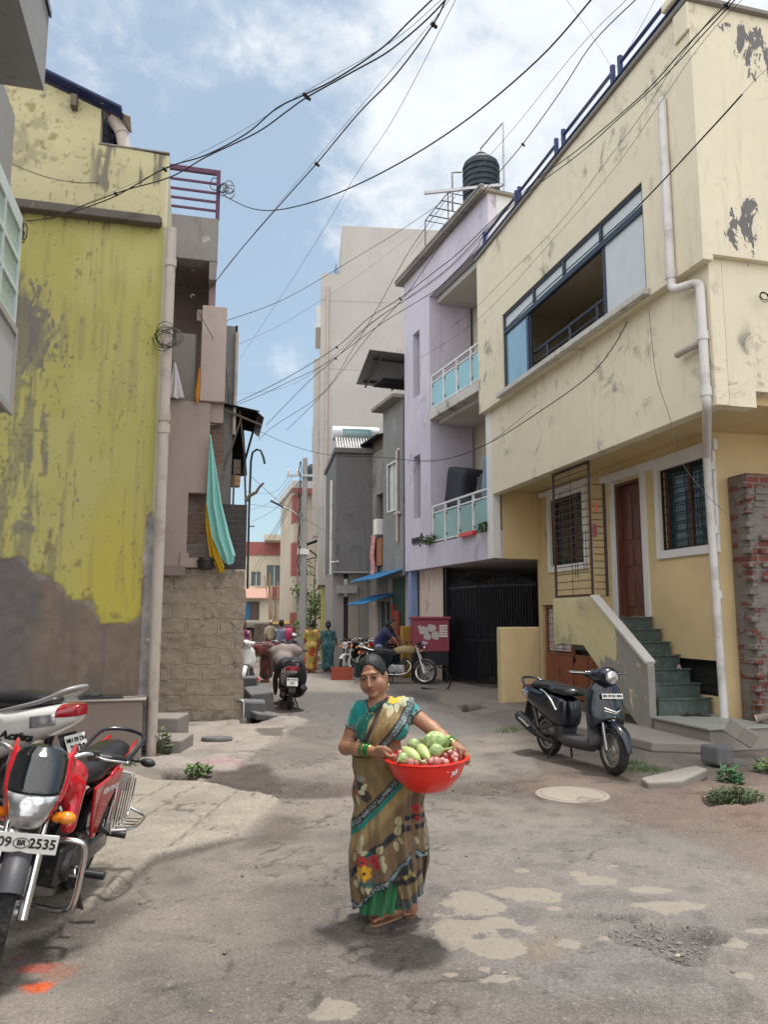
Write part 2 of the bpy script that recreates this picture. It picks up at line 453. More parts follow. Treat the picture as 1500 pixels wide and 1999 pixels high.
def bricks(name,c1,c2,mortar,sx=.23,sz=.085,msize=.012,plasterc=None,pam=.5,axis='x',bump=.6,rough=.92,warp=.035):
 t=NT(name)
 m=t.n('ShaderNodeCombineXYZ');sp=t.n('ShaderNodeSeparateXYZ');t.t.links.new(t.pos(),sp.inputs[0])
 t.t.links.new(sp.outputs['X' if axis=='x' else 'Y'],m.inputs[0]);t.t.links.new(sp.outputs['Z'],m.inputs[1])
 b=t.n('ShaderNodeTexBrick');w=t.noise(3,4,.6)
 wv=t.n('ShaderNodeVectorMath',operation='ADD');t.t.links.new(m.outputs[0],wv.inputs[0])
 wn=t.n('ShaderNodeTexNoise');wn.inputs['Scale'].default_value=5;wn.inputs['Detail'].default_value=4;t.t.links.new(t.pos(),wn.inputs['Vector'])
 ws=t.n('ShaderNodeVectorMath',operation='SCALE');ws.inputs[3].default_value=warp;t.t.links.new(wn.outputs['Color'],ws.inputs[0]);t.t.links.new(ws.outputs[0],wv.inputs[1])
 t.t.links.new(wv.outputs[0],b.inputs['Vector'])
 b.inputs['Scale'].default_value=1;b.inputs['Brick Width'].default_value=sx;b.inputs['Row Height'].default_value=sz
 b.inputs['Mortar Size'].default_value=msize;b.inputs['Mortar Smooth'].default_value=.3;b.inputs['Bias'].default_value=0
 t.put(b.inputs['Color1'],c1);t.put(b.inputs['Color2'],c2);t.put(b.inputs['Mortar'],mortar)
 c=t.mix(t.math('MULTIPLY',t.noise(25,5,.7),.6),b.outputs['Color'],mul(c1,.6))
 h=t.math('SUBTRACT',t.math('MULTIPLY',t.noise(30,5,.7),.5),b.outputs['Fac'])
 if plasterc:
  k=t.ramp(t.noise(1.7,6,.65,None,.5),.62-.3*pam,.66-.3*pam)
  c=t.mix(k,c,t.mix(t.noise(9,5,.7),mul(plasterc,.6),mul(plasterc,1.25)));h=t.math('ADD',h,t.math('MULTIPLY',k,.9))
 return t.bsdf(c,rough,bump=h,bs=bump,bd=.02)
def stonewall(name,col):
 t=NT(name)
 wn=t.n('ShaderNodeTexNoise');wn.inputs['Scale'].default_value=1.6;wn.inputs['Detail'].default_value=3;t.t.links.new(t.pos(),wn.inputs['Vector'])
 ad=t.n('ShaderNodeVectorMath',operation='MULTIPLY_ADD');t.t.links.new(wn.outputs['Color'],ad.inputs[0]);ad.inputs[1].default_value=(.25,.25,.25);t.t.links.new(t.pos(),ad.inputs[2])
 mp=t.n('ShaderNodeMapping');mp.inputs['Scale'].default_value=(2.3,2.3,4.2);t.t.links.new(ad.outputs[0],mp.inputs[0])
 e=t.voro(1,mp.outputs[0],'DISTANCE_TO_EDGE');joint=t.ramp(e,.02,.1)
 n1=t.noise(7,7,.7);n2=t.noise(1.1,4,.6);n3=t.noise(40,4,.7)
 c=t.mix(t.ramp(n1,.3,.7),mul(col,.72),mul(col,1.18))
 c=t.mix(t.math('MULTIPLY',t.ramp(n2,.45,.65),.5),c,(.20,.165,.14))
 c=t.mix(t.math('MULTIPLY',t.math('SUBTRACT',1.0,joint),t.math('MULTIPLY',t.ramp(t.noise(1.3,3,.5),.42,.62),.55)),c,mul(col,.38))
 c=t.mix(t.math("MULTIPLY",t.ramp(n3,.5,.75),.3),c,mul(col,1.4))
 h=t.math('ADD',t.math('ADD',t.math('MULTIPLY',joint,.5),t.math('MULTIPLY',n1,1.3)),t.math('MULTIPLY',n3,.25))
 return t.bsdf(c,.93,bump=h,bs=.6,bd=.04)
def metal(name,col=(.6,.6,.6),rough=.25,rust=0.0):
 t=NT(name);n=t.noise(22,5,.6)
 r=t.math('ADD',rough-.06,t.math('MULTIPLY',n,.16));c=col;mt=1.0
 if rust:
  k=t.math('MULTIPLY',t.ramp(t.noise(14,6,.7),.62-.2*rust,.7-.2*rust),.9)
  c=t.mix(k,col,t.mix(n,(.13,.05,.025),(.26,.11,.05)));mt=t.math('SUBTRACT',1.0,k);r=t.math('ADD',r,t.math('MULTIPLY',k,.45))
 return t.bsdf(c,r,mt)
def glassmat(name,col=(.6,.75,.8),rough=.08,alpha=.35,metal_=0.0):
 t=NT(name);n=t.noise(3,4,.6)
 return t.bsdf(t.mix(n,mul(col,.85),mul(col,1.1)),rough,metal_,alpha=alpha,spec=.9)
M={}
def mats():
 g=M
 g['cream']=plaster('cream_paint',(.72,.655,.505),(.15,.135,.11),.8,(.22,.21,.21),.0,streak=.2,seed=1,var=.05)
 g['cream2']=plaster('cream_paint_side',(.72,.655,.505),(.10,.095,.09),.95,(.15,.145,.15),.62,streak=.2,seed=4,var=.06)
 g['ochre']=plaster('ochre_paint',(.66,.515,.285),(.30,.21,.11),.3,(.30,.27,.23),.05,streak=.25,seed=2)
 g['stairp']=plaster('stair_parapet_paint',(.60,.52,.30),(.22,.20,.16),.9,(.26,.245,.225),1.45,streak=.5,seed=11)
 g['white']=plaster('white_paint',(.72,.71,.70),(.3,.28,.26),.3,streak=.25,var=.06)
 g['dirtywhite']=plaster('dirty_white_paint',(.55,.53,.50),(.12,.11,.10),.9,(.25,.24,.23),.4,streak=.7)
 g['purple']=plaster('lilac_paint',(.55,.52,.615),(.22,.18,.22),.5,(.6,.6,.64),.15,streak=.6,seed=3)
 g['beigein']=plaster('beige_inside_paint',(.70,.62,.50),None,.15,streak=.1)
 g['ceil']=plaster('ceiling_paint',(.52,.51,.48),None,.3,streak=.0)
 g['pink']=plaster('dusty_pink_paint',(.36,.285,.27),(.16,.13,.125),.5,(.24,.21,.20),.1,streak=.45,seed=6)
 g['pinkdark']=plaster('dull_brown_paint',(.24,.185,.175),None,.3,streak=.3,seed=7)
 g['conc']=plaster('weathered_concrete',(.24,.225,.21),(.07,.065,.06),.9,(.40,.38,.36),.2,streak=.7,seed=5)
 g['concdark']=plaster('dark_cement',(.155,.153,.155),(.055,.055,.06),.8,(.24,.24,.24),.2,streak=.6,seed=8)
 g['cement']=plaster('grey_cement',(.22,.22,.22),(.10,.10,.10),.9,(.36,.36,.35),.2,streak=.9,seed=12,zstreak=.45)
 g['greywall']=plaster('grey_paint',(.31,.295,.285),(.22,.21,.2),.3,streak=.3,seed=13)
 g['tall']=plaster('warm_grey_paint',(.47,.44,.415),(.36,.33,.32),.2,streak=.25,seed=14,var=.07)
 g['frameblue']=plain('dark_window_aluminium',(.035,.05,.075),.35,.3)
 g['railblue']=plain('blue_pipe_paint',(.02,.03,.11),.35,.2)
 g['railpurple']=plain('maroon_rail_paint',(.085,.022,.06),.5)
 g['whitemetal']=plain('white_rail_paint',(.66,.68,.68),.4,dirt=(.3,.22,.15),damt=.4)
 g['aqua']=glassmat('aqua_frosted_glass',(.34,.62,.70),.12,.82)
 g['aqua2']=glassmat('greenish_railing_glass',(.36,.58,.55),.08,.5)
 g['frost']=glassmat('pale_sun_film_glass',(.56,.60,.62),.3,1.0)
 g['bluepane']=glassmat('blue_tinted_glass',(.36,.52,.60),.07,.97,.55)
 g['darkglass']=glassmat('dark_green_glass',(.03,.055,.055),.1,.96)
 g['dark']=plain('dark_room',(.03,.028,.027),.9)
 g['wood']=None
 t=NT('brown_door_wood');v=t.pos(22,22,1.2);n=t.noise(1.4,6,.65,v,.5)
 g['wood']=t.bsdf(t.mix(t.ramp(n,.3,.7),(.085,.028,.02),(.20,.075,.05)),.55,bump=n,bs=.3,bd=.004)
 t=NT('grey_wood');v=t.pos(18,18,1.5);n=t.noise(1.4,6,.65,v,.5)
 g['oldwood']=t.bsdf(t.mix(n,(.07,.055,.045),(.20,.165,.13)),.85,bump=n,bs=.4,bd=.004)
 g['grille']=plain('rusty_brown_grille_paint',(.06,.032,.028),.55,.2,var=.3)
 g['blackiron']=plain('black_iron_paint',(.012,.014,.02),.45,.3)
 g['rustgate']=plain('rust_orange_gate_paint',(.30,.10,.045),.6,0,.2,dirt=(.12,.05,.03),damt=.6)
 g['pvc']=plain('pvc_pipe',(.62,.60,.59),.5,dirt=(.28,.25,.22),damt=.5,scale=3)
 g['pvcdirty']=plain('pvc_pipe_dirty',(.47,.41,.365),.55,dirt=(.25,.19,.15),damt=.5,scale=3)
 g['granite']=plain('green_black_stone',(.06,.085,.08),.35,scale=14,var=.35,dirt=(.2,.19,.17),damt=.45)
 g['kota']=plain('kota_stone',(.30,.31,.28),.5,scale=4,var=.18,dirt=(.16,.15,.13),damt=.5,bump=.1)
 g['slab']=plaster('street_concrete',(.28,.255,.225),(.15,.13,.11),.8,(.25,.23,.21),.3,streak=0,bump=.4)
 g['stone']=plain('grey_basalt_block',(.12,.12,.125),.85,scale=5,var=.3,bump=.6,dirt=(.22,.19,.16),damt=.5)
 g['brickraw']=bricks('raw_red_brick',(.215,.065,.045),(.13,.05,.04),(.21,.195,.18),plasterc=(.20,.18,.165),pam=.5,sz=.105,msize=.016)
 g['brickold']=bricks('old_brown_brick',(.20,.12,.095),(.13,.085,.07),(.20,.17,.15),plasterc=(.20,.165,.15),pam=.45,sz=.08)
 g['brickdark']=bricks('sooty_brick',(.075,.068,.07),(.055,.05,.052),(.10,.09,.09),sz=.1,sx=.25)
 g['stonewall']=bricks('rubble_mud_plaster',(.34,.275,.22),(.26,.21,.175),(.20,.165,.14),sx=.52,sz=.25,msize=.03,plasterc=(.33,.275,.225),pam=.9,bump=1.0,warp=.16)
 g['tin']=plain('galvanised_tin',(.18,.18,.185),.55,.35,var=.2,scale=3)
 g['tindark']=plain('sooty_tin',(.018,.018,.022),.7,.1,scale=3)
 g['tinblue']=plain('blue_tin_sheet',(.04,.20,.42),.5,.0,var=.2)
 g['tank']=plain('black_tank_plastic',(.012,.022,.032),.38,0,.2)
 g['wire']=plain('black_cable',(.012,.012,.013),.6)
 g['wiregrey']=plain('grey_cable',(.16,.16,.16),.6)
 g['galv']=metal('galvanised_steel',(.42,.42,.43),.4,.25)
 g['chrome']=metal('chrome',(.78,.78,.78),.12)
 g['chromeold']=metal('pitted_chrome',(.62,.61,.60),.22,.3)
 g['alu']=metal('cast_aluminium',(.42,.42,.42),.42)
 g['steeldark']=metal('dark_steel',(.10,.10,.105),.42,.3)
 g['rubber']=plain('tyre_rubber',(.022,.022,.023),.85,0,.3,scale=20,bump=.2,dirt=(.11,.095,.08),damt=.5)
 g['blackplastic']=plain('black_plastic',(.016,.016,.018),.5,0,.2,dirt=(.09,.08,.07),damt=.25)
 g['greyplastic']=plain('grey_plastic',(.055,.055,.062),.5,0,.2)
 g['seat']=plain('black_vinyl',(.012,.012,.014),.33,0,.2,bump=.1)
 g['redpaint']=plain('red_motor_paint',(.46,.007,.014),.22,0,.08,coat=.7)
 g['blackpaint']=plain('black_motor_paint',(.004,.007,.016),.24,0,.08,coat=.5)
 g['whitepaint']=plain('pearl_white_paint',(.70,.71,.68),.25,0,.04,coat=.6)
 g['silver']=plain('silver_paint',(.42,.42,.43),.3,.5,.06)
 g['greyrail']=plain('grey_grab_rail',(.30,.30,.30),.45,.2)
 g['amber']=plain('amber_lens',(.75,.24,.015),.12,coat=.6)
 g['redlens']=plain('red_lens',(.32,.008,.018),.12,coat=.7)
 t=NT('clear_lens');v=t.voro(16);n=t.noise(9,3,.6);g['clearlens']=t.bsdf(t.mix(t.ramp(v,.25,.6),(.72,.72,.73),t.mix(n,(.16,.16,.17),(.6,.6,.62))),.1,.6,bump=v,bs=.5,bd=.01,coat=.8)
 g['plate']=plain('number_plate_white',(.74,.73,.68),.5,dirt=(.4,.36,.3),damt=.3)
 g['ink']=plain('black_lettering',(.012,.012,.014),.5)
 g['whiteink']=plain('white_lettering',(.75,.74,.72),.5)
 g['visor']=plain('smoked_visor',(.008,.009,.011),.05,0,.05,coat=1.0)
 g['cloth']=colmat('patterned_cloth',.78,.2,420,.25)
 g['skin']=colmat('skin',.48,.12,260,0,.4,.06,var=.08)
 g['vehicle_cover']=plain('grey_brown_cover_cloth',(.22,.18,.17),.8,bump=.2)
 g['blackcloth']=plain('black_cover_cloth',(.014,.014,.018),.6,bump=.15)
 g['maroon']=plain('maroon_metal_paint',(.26,.035,.065),.45,dirt=(.14,.03,.05),damt=.5)
 g['redplastic']=plain('red_plastic',(.66,.022,.012),.32,0,.06,coat=.15)
 g['cratered']=plain('orange_red_crate',(.42,.085,.05),.5)
 g['leaf']=plain('small_leaves',(.075,.14,.03),.6,var=.5,scale=9)
 g['leaf2']=plain('dull_leaves',(.05,.085,.03),.65,var=.5,scale=9)
 g['signgreen']=plain('pale_green_panel',(.36,.46,.41),.3)
 g['stem']=plain('plant_stems',(.10,.09,.04),.8)
mats()
cam_d=bpy.data.cameras.new('camera');cam=bpy.data.objects.new('camera',cam_d);COL.objects.link(cam)
cam.location=(0,0,H);cam.rotation_euler=(PI/2+TH,0,0)
cam_d.sensor_fit='VERTICAL';cam_d.sensor_height=36;cam_d.lens=36*1500/1999
cam_d.clip_start=.05;cam_d.clip_end=3000
SC.camera=cam
SUN_EL,SUN_AZ=R(80),R(50)
w=bpy.data.worlds.new('World');SC.world=w;w.use_nodes=True
nt=w.node_tree;nt.nodes.clear()
def wn(t,**k):
 x=nt.nodes.new(t)
 for a,b in k.items():setattr(x,a,b)
 return x
out=wn('ShaderNodeOutputWorld');bg=wn('ShaderNodeBackground');nt.links.new(bg.outputs[0],out.inputs[0])
sky=wn('ShaderNodeTexSky',sky_type='NISHITA');sky.sun_disc=False;sky.sun_elevation=SUN_EL;sky.sun_rotation=SUN_AZ
sky.altitude=500;sky.air_density=1.0;sky.dust_density=2.2;sky.ozone_density=1.0
tc=wn('ShaderNodeTexCoord')
def wnoise(scale,detail,rough,loc,dist=0.0,sc=(1,1,1)):
 mp=wn('ShaderNodeMapping');mp.inputs['Location'].default_value=loc;mp.inputs['Scale'].default_value=sc;nt.links.new(tc.outputs['Generated'],mp.inputs[0])
 n=wn('ShaderNodeTexNoise');n.inputs['Scale'].default_value=scale;n.inputs['Detail'].default_value=detail;n.inputs['Roughness'].default_value=rough
 n.inputs['Distortion'].default_value=dist;nt.links.new(mp.outputs[0],n.inputs['Vector']);return n.outputs['Fac']
def wr(f,a,b,lo=0.,hi=1.):
 x=wn('ShaderNodeMapRange',interpolation_type='SMOOTHSTEP');nt.links.new(f,x.inputs[0])
 for i,q in((1,a),(2,b),(3,lo),(4,hi)):x.inputs[i].default_value=q
 return x.outputs[0]
def wm(op,a,b):
 x=wn('ShaderNodeMath',operation=op)
 for i,q in((0,a),(1,b)):
  if isinstance(q,bpy.types.NodeSocket):nt.links.new(q,x.inputs[i])
  else:x.inputs[i].default_value=q
 return x.outputs[0]
def wdir(px,py,cos0,cos1):
 r=Vector(ray(px,py)).normalized();d=wn('ShaderNodeVectorMath',operation='DOT_PRODUCT')
 nt.links.new(tc.outputs['Generated'],d.inputs[0]);d.inputs[1].default_value=r;return wr(d.outputs['Value'],cos0,cos1)
big=wnoise(2.6,5,.55,(3.1,1.7,.4),.3,(1,1,1.3));fine=wnoise(9,9,.62,(.2,.9,2.2),.25,(1,1,1.4));wisp=wnoise(22,7,.65,(5,2,1),.4)
reg=wm('ADD',wm('ADD',wm('MULTIPLY',wdir(1180,120,.905,.985),.36),wm('MULTIPLY',wdir(215,20,.975,.998),.26)),wm('MULTIPLY',wdir(535,705,.9975,.99995),.20))
reg=wm('ADD',reg,wm('MULTIPLY',wdir(950,330,.94,.99),.10))
dens=wm('ADD',wm('ADD',wm('MULTIPLY',fine,.75),wm('MULTIPLY',big,.25)),wm('SUBTRACT',reg,.12))
cl=wr(dens,.56,.86);cl2=wm('MULTIPLY',wr(wm('ADD',wm('MULTIPLY',wisp,.5),wm('MULTIPLY',fine,.5)),.52,.76),wdir(800,130,.86,.97))
cov=wm('MINIMUM',wm('MULTIPLY',wm('ADD',cl,wm('MULTIPLY',cl2,.45)),.84),.9)
mx=wn('ShaderNodeMix',data_type='RGBA');nt.links.new(cov,mx.inputs[0]);
tint=wn('ShaderNodeMix',data_type='RGBA',blend_type='MULTIPLY');tint.inputs[0].default_value=1;nt.links.new(sky.outputs[0],tint.inputs[6]);tint.inputs[7].default_value=(.88,1.10,1.09,1)
hz=wn('ShaderNodeMix',data_type='RGBA');hz.inputs[0].default_value=.33;nt.links.new(tint.outputs[2],hz.inputs[6]);hz.inputs[7].default_value=(6.6,7.2,7.6,1)
nt.links.new(hz.outputs[2],mx.inputs[6]);mx.inputs[7].default_value=(7.6,7.8,8.0,1)
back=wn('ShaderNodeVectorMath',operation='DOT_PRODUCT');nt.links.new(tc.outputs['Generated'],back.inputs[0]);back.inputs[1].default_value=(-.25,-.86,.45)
bk=wm('MULTIPLY',wr(back.outputs['Value'],.0,.55),wr(big,.25,.6));mb_=wn('ShaderNodeMix',data_type='RGBA');nt.links.new(bk,mb_.inputs[0]);nt.links.new(mx.outputs[2],mb_.inputs[6]);mb_.inputs[7].default_value=(17,16.6,16.2,1)  # bright cloud bank added out of view behind the camera to light the fronts
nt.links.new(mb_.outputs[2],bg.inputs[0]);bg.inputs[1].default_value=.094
sd=bpy.data.lights.new('sun','SUN');sd.energy=3.1;sd.angle=R(5);sd.color=(1,.96,.9)
sun=bpy.data.objects.new('sun',sd);COL.objects.link(sun)
dv=Vector((math.sin(SUN_AZ)*math.cos(SUN_EL),math.cos(SUN_AZ)*math.cos(SUN_EL),math.sin(SUN_EL)))
sun.rotation_euler=dv.to_track_quat('Z','Y').to_euler();sun.location=(10,10,40)
SC.view_settings.view_transform='Standard';SC.view_settings.look='None';SC.view_settings.gamma=1;SC.view_settings.exposure=.52
SC.cycles.use_denoising=True
SC.cycles.max_bounces=6;SC.cycles.transparent_max_bounces=12
try:SC.cycles.denoiser='OPENIMAGEDENOISE'
except Exception:pass
def build_ground():
 def axis(segs):
  out=[segs[0][0]]
  for a,b,st in segs:
   n=max(1,int(round((b-a)/st)));out+=[a+(b-a)*(i+1)/n for i in range(n)]
  return np.array(out)
 xs=axis([(-600,-60,90),(-60,-8,4),(-8,-4.2,.2),(-4.2,5.6,.026),(5.6,9,.2),(9,60,4),(60,600,90)])
 ys=axis([(-60,-2,6),(-2,2.4,.3),(2.4,11.5,.026),(11.5,18,.06),(18,32,.2),(32,70,1.2),(70,200,20),(200,900,100)])
 X,Y=np.meshgrid(xs,ys);Z=np.interp(Y,[0,12,20,26,50,90],[0,0,.12,.10,-.35,-.5])
 G=lambda*pts:[gnd(*p)for p in pts]
 n1=fbm(X*1.1,Y*1.1,oct=5,seed=3);n2=fbm(X*6,Y*6,oct=4,seed=9);n3=fbm(X*26,Y*26,oct=2,seed=5);n4=fbm(X*.35,Y*.35,oct=3,seed=21)
 wob=(n2-.5)*.34+(n1-.5)*.5
 base=np.empty(X.shape+(3,))
 A,B=np.array((.228,.198,.170)),np.array((.155,.137,.123))
 k=sstep(.36,.66,n1)[...,None];base[:]=A*(1-k)+B*k
 wornp=poly_sd(X,Y,G((840,1590),(1500,1640),(1500,1999),(900,1999),(820,1800)))
 k=(sstep(.25,-.35,wornp+wob)*.62)[...,None];base=base*(1-k)+np.array((.195,.182,.172))*k
 k=(sstep(.5,.75,n2)*.2)[...,None];base*=1-k
 def over(mask,col,amt=1.0,tex=0.0):
  nonlocal base
  m=np.clip(mask*amt,0,1)[...,None];c=np.array(col)[None,None]*(1+tex*(n2-.5)*2)[...,None]
  base=base*(1-m)+c*m
 def pm(pts,soft=.05,wamt=1.0,grow=0.0):return sstep(soft,-soft,poly_sd(X,Y,G(*pts))+wob*wamt-grow)
 over(pm([(575,1350),(690,1338),(820,1345),(960,1380),(1020,1420),(900,1440),(700,1420),(560,1410)],.3,1.2),(.125,.12,.12),.75,.2)
 over(pm([(560,1320),(820,1325),(820,1348),(580,1352)],.3,1),(.27,.24,.21),.7,.2)
 over(pm([(800,1340),(1000,1330),(1060,1400),(1000,1430),(900,1395)],.25,.8),(.25,.225,.20),.7,.2)
 band=pm([(395,1512),(470,1490),(560,1522),(700,1532),(900,1528),(1010,1520),(1060,1522),(1060,1560),(900,1553),(700,1552),(560,1560),(470,1550)],.07,.35)
 over(band,(.105,.083,.07),.85,.5);Z-=band*.02
 d2=pm([(430,1500),(520,1490),(560,1548),(420,1545)],.08,.5);over(d2,(.075,.06,.053),.85,.4)
 over(pm([(540,1592),(588,1597),(590,1640),(520,1652),(470,1655)],.08,.5),(.12,.098,.083),.8,.4)
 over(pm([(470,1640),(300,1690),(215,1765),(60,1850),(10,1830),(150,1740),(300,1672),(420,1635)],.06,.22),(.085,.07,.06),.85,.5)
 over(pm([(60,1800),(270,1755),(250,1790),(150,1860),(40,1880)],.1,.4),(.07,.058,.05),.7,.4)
 red=pm([(1000,1520),(1060,1508),(1230,1522),(1330,1540),(1500,1585),(1500,1705),(1400,1660),(1290,1625),(1190,1592),(1030,1560)],.1,.5)
 over(red,(.14,.095,.075),.55,.5);Z+=red*(n2-.45)*.03
 over(pm([(1040,1480),(1240,1500),(1230,1530),(1060,1515)],.08,.5),(.10,.075,.062),.7,.4)
 ap=poly_sd(X,Y,G((120,1470),(300,1527),(395,1530),(535,1556),(545,1566),(500,1600),(470,1636),(300,1672),(215,1745),(90,1830),(-200,1900),(-500,1700),(-200,1450)))
 apm=sstep(.03,-.03,ap+wob*.14);over(apm,(.325,.285,.235),.94,.25);over(apm*sstep(.5,.64,n1),(.235,.205,.175),.6);Z+=apm*.035
 for a,b in(((395,1532),(222,1640)),((345,1528),(262,1575)),((470,1545),(330,1660))):
  (ax,ay),(bx,by)=gnd(*a),gnd(*b);L=math.hypot(bx-ax,by-ay)
  dd=np.abs((X-ax)*(by-ay)-(Y-ay)*(bx-ax))/L+np.abs(n2-.5)*.03
  tt=((X-ax)*(bx-ax)+(Y-ay)*(by-ay))/L**2
  cm=sstep(.022,.004,dd)*(tt>0)*(tt<1);over(cm,(.10,.085,.07),.7);Z-=cm*.012
 pv=pm([(250,1402),(480,1402),(580,1400),(600,1408),(545,1440),(500,1470),(455,1500),(385,1505),(300,1502),(250,1480)],.04,.25)
 over(pv,(.31,.275,.245),.9,.25);over(pv*sstep(.48,.6,n1),(.16,.14,.125),.5);Z+=pv*.03
 over(pm([(500,1425),(560,1425),(545,1440),(510,1440)],.04,.3),(.10,.085,.075),.85)
 over(pm([(395,1488),(455,1482),(470,1492),(400,1498)],.08,.4),(.36,.13,.2),.35,.3)
 over(pm([(860,1352),(985,1345),(985,1375),(1010,1385),(940,1395),(850,1370)],.08,.4),(.285,.255,.22),.85,.2)
 spl=np.zeros(X.shape)
 for px,py,rx,ry in((935,1765,.17,.17),(975,1810,.16,.12),(915,1815,.2,.16),(1000,1745,.13,.10),(1050,1748,.17,.09),(880,1840,.1,.12),(955,1850,.14,.1),(905,1748,.1,.08),(1160,1720,.10,.07),(1265,1738,.15,.05),(1290,1770,.15,.10),(1350,1772,.08,.06),(1115,1845,.06,.06),(1180,1835,.06,.035),(880,1905,.06,.04),(962,1915,.10,.08),(945,1895,.06,.05),(650,1978,.09,.09),(1440,1845,.08,.05),(1480,1820,.06,.04),(1455,1905,.05,.035),(720,1860,.04,.04),(1020,1700,.06,.05),(1130,1705,.05,.05),(1200,1690,.05,.04),(640,1900,.035,.02),(810,1760,.03,.03),(1080,1775,.05,.035)):
  x,y=gnd(px,py);q=np.sqrt(((X-x)/rx)**2+((Y-y)/ry)**2)+(n2-.5)*2.2
  spl=np.maximum(spl,np.clip(1.25-q*.62,0,1));Z+=sstep(1.03,.94,q)*.004
 for px,py,rx,ry,dp in((1290,1832,.30,.19,.05),(1330,1862,.20,.13,.03),(1180,1792,.22,.06,.02)):
  x,y=gnd(px,py);q=np.sqrt(((X-x)/rx)**2+((Y-y)/ry)**2)+(n2-.5)*1.0+(n1-.5)*.6
  m=sstep(1.15,.75,q);over(m,(.115,.11,.10),.8,.7);Z-=m*dp;Z+=m*(n3-.5)*.03
  rim=sstep(1.5,1.05,q)*(1-m);over(rim,(.17,.16,.145),.6,.5);Z+=rim*.008
 over(pm([(1000,1842),(1100,1820),(1130,1870),(1040,1890)],.1,.6),(.225,.18,.135),.6,.4)
 for px,py,rx,ry in((870,1640,.5,.12),(560,1740,.3,.2),(620,1940,.4,.15),(1150,1650,.5,.14),(300,1830,.25,.08),(130,1900,.2,.1)):
  x,y=gnd(px,py);q=np.sqrt(((X-x)/rx)**2+((Y-y)/ry)**2)+(n2-.5)*1.4
  over(sstep(1.2,.4,q),(.13,.115,.103),.38)
 cr=np.abs(fbm(X*1.7,Y*1.7,oct=4,seed=40)-.5);cm=sstep(.011,.003,cr)*sstep(.46,.54,n4+(n1-.5)*.3)*(Y<16);over(cm,(.07,.06,.053),.75);Z-=cm*.01
 for px,py,rx,ry,c,a in((75,1925,.09,.06,(.62,.10,.02),.95),(62,1890,.12,.08,(.38,.06,.035),.75),(35,1870,.05,.05,(.30,.03,.03),.7),(110,1900,.12,.10,(.33,.10,.05),.4)):
  x,y=gnd(px,py);q=np.sqrt(((X-x)/rx)**2+((Y-y)/ry)**2)+(n2-.5)*1.3+(n3-.5)*.8
  over(sstep(1.1,.3,q),c,a,.4)
 for pts,dp in((((1362,1552),(1440,1545),(1462,1562),(1452,1580),(1395,1578)),.28),(((318,1508),(388,1512),(372,1529),(322,1524)),.22),(((895,1378),(935,1374),(948,1383),(908,1390)),.2),(((470,1405),(520,1395),(540,1402),(500,1416),(470,1416)),.15)):
  m=sstep(.03,-.03,poly_sd(X,Y,G(*pts))+(n2-.5)*.05);Z-=m*dp;over(m,(.03,.026,.022),.95)
 m=pm([(1290,1520),(1500,1500),(1700,1560),(1700,1720),(1500,1640),(1400,1590)],.2,.5);Z+=m*(n2*.05);over(m,(.16,.10,.075),.5,.5)
 near=np.clip((30-Y)/20,0,1);Z+=((n1-.5)*.030+(n2-.5)*.004+(n3-.5)*.005)*near*(Y>0)
 far=(Y>60)|(np.abs(X)>12);base[far]=base[far]*.3+np.array((.20,.19,.15))*.7
 mx,my=gnd(1118,1552);fl=sstep(.62,.44,np.hypot(X-mx,Y-my));Z=Z*(1-fl)
 V=np.stack([X,Y,Z],-1).reshape(-1,3);nx,ny=len(xs),len(ys)
 i=np.arange((ny-1)*(nx-1));r,c=i//(nx-1),i%(nx-1);a=r*nx+c
 F=np.stack([a,a+1,a+nx+1,a+nx],1)
 t=NT('worn_asphalt');col=t.attr()
 f1=t.noise(75,4,.8);f2=t.noise(26,6,.75);f3=t.noise(7,6,.7);st=t.voro(60)
 col=t.mix(t.math('MULTIPLY',t.ramp(f1,.44,.60),.62),col,t.mix(1.0,col,(.48,.47,.48),'MULTIPLY'))
 col=t.mix(t.math('MULTIPLY',t.ramp(f2,.52,.64),.40),col,t.mix(1.0,col,(1.65,1.6,1.55),'MULTIPLY'))
 col=t.mix(t.math('MULTIPLY',t.ramp(f3,.5,.7),.35),col,t.mix(1.0,col,(.66,.64,.62),'MULTIPLY'))
 col=t.mix(t.math('MULTIPLY',t.ramp(st,.26,.10),.45),col,(.30,.28,.26))
 sa=t.attr('Spl');sf=t.math('ADD',sa,t.math('ADD',t.math('MULTIPLY',t.math('SUBTRACT',t.noise(8,9,.74),.5),1.15),t.math('MULTIPLY',t.math('SUBTRACT',f2,.5),.35)))
 sm=t.ramp(sf,.60,.645);col=t.mix(t.math('MULTIPLY',sm,.88),col,t.mix(f3,(.22,.19,.158),(.295,.256,.21)))
 pit=t.noise(19,7,.78);col=t.mix(t.math('MULTIPLY',t.ramp(pit,.56,.66),.55),col,t.mix(1.0,col,(.42,.41,.42),'MULTIPLY'))
 col=t.mix(t.math('MULTIPLY',t.ramp(t.noise(48,4,.7),.60,.68),.55),col,(.36,.33,.30))
 h=t.math('ADD',t.math('MULTIPLY',f1,.8),t.math('ADD',f2,t.math('MULTIPLY',st,.5)))
 m=t.bsdf(col,.9,bump=h,bs=.6,bd=.012,spec=.3)
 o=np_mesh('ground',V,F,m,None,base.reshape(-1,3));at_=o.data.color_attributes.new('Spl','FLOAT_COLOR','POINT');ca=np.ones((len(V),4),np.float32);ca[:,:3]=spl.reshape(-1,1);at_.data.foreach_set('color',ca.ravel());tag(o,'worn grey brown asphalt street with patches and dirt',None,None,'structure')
build_ground()
def gh(px,py):
 x,y=gnd(px,py);return(x,y,gz(y))
CF=Frame(4.96,11.36,14.2)
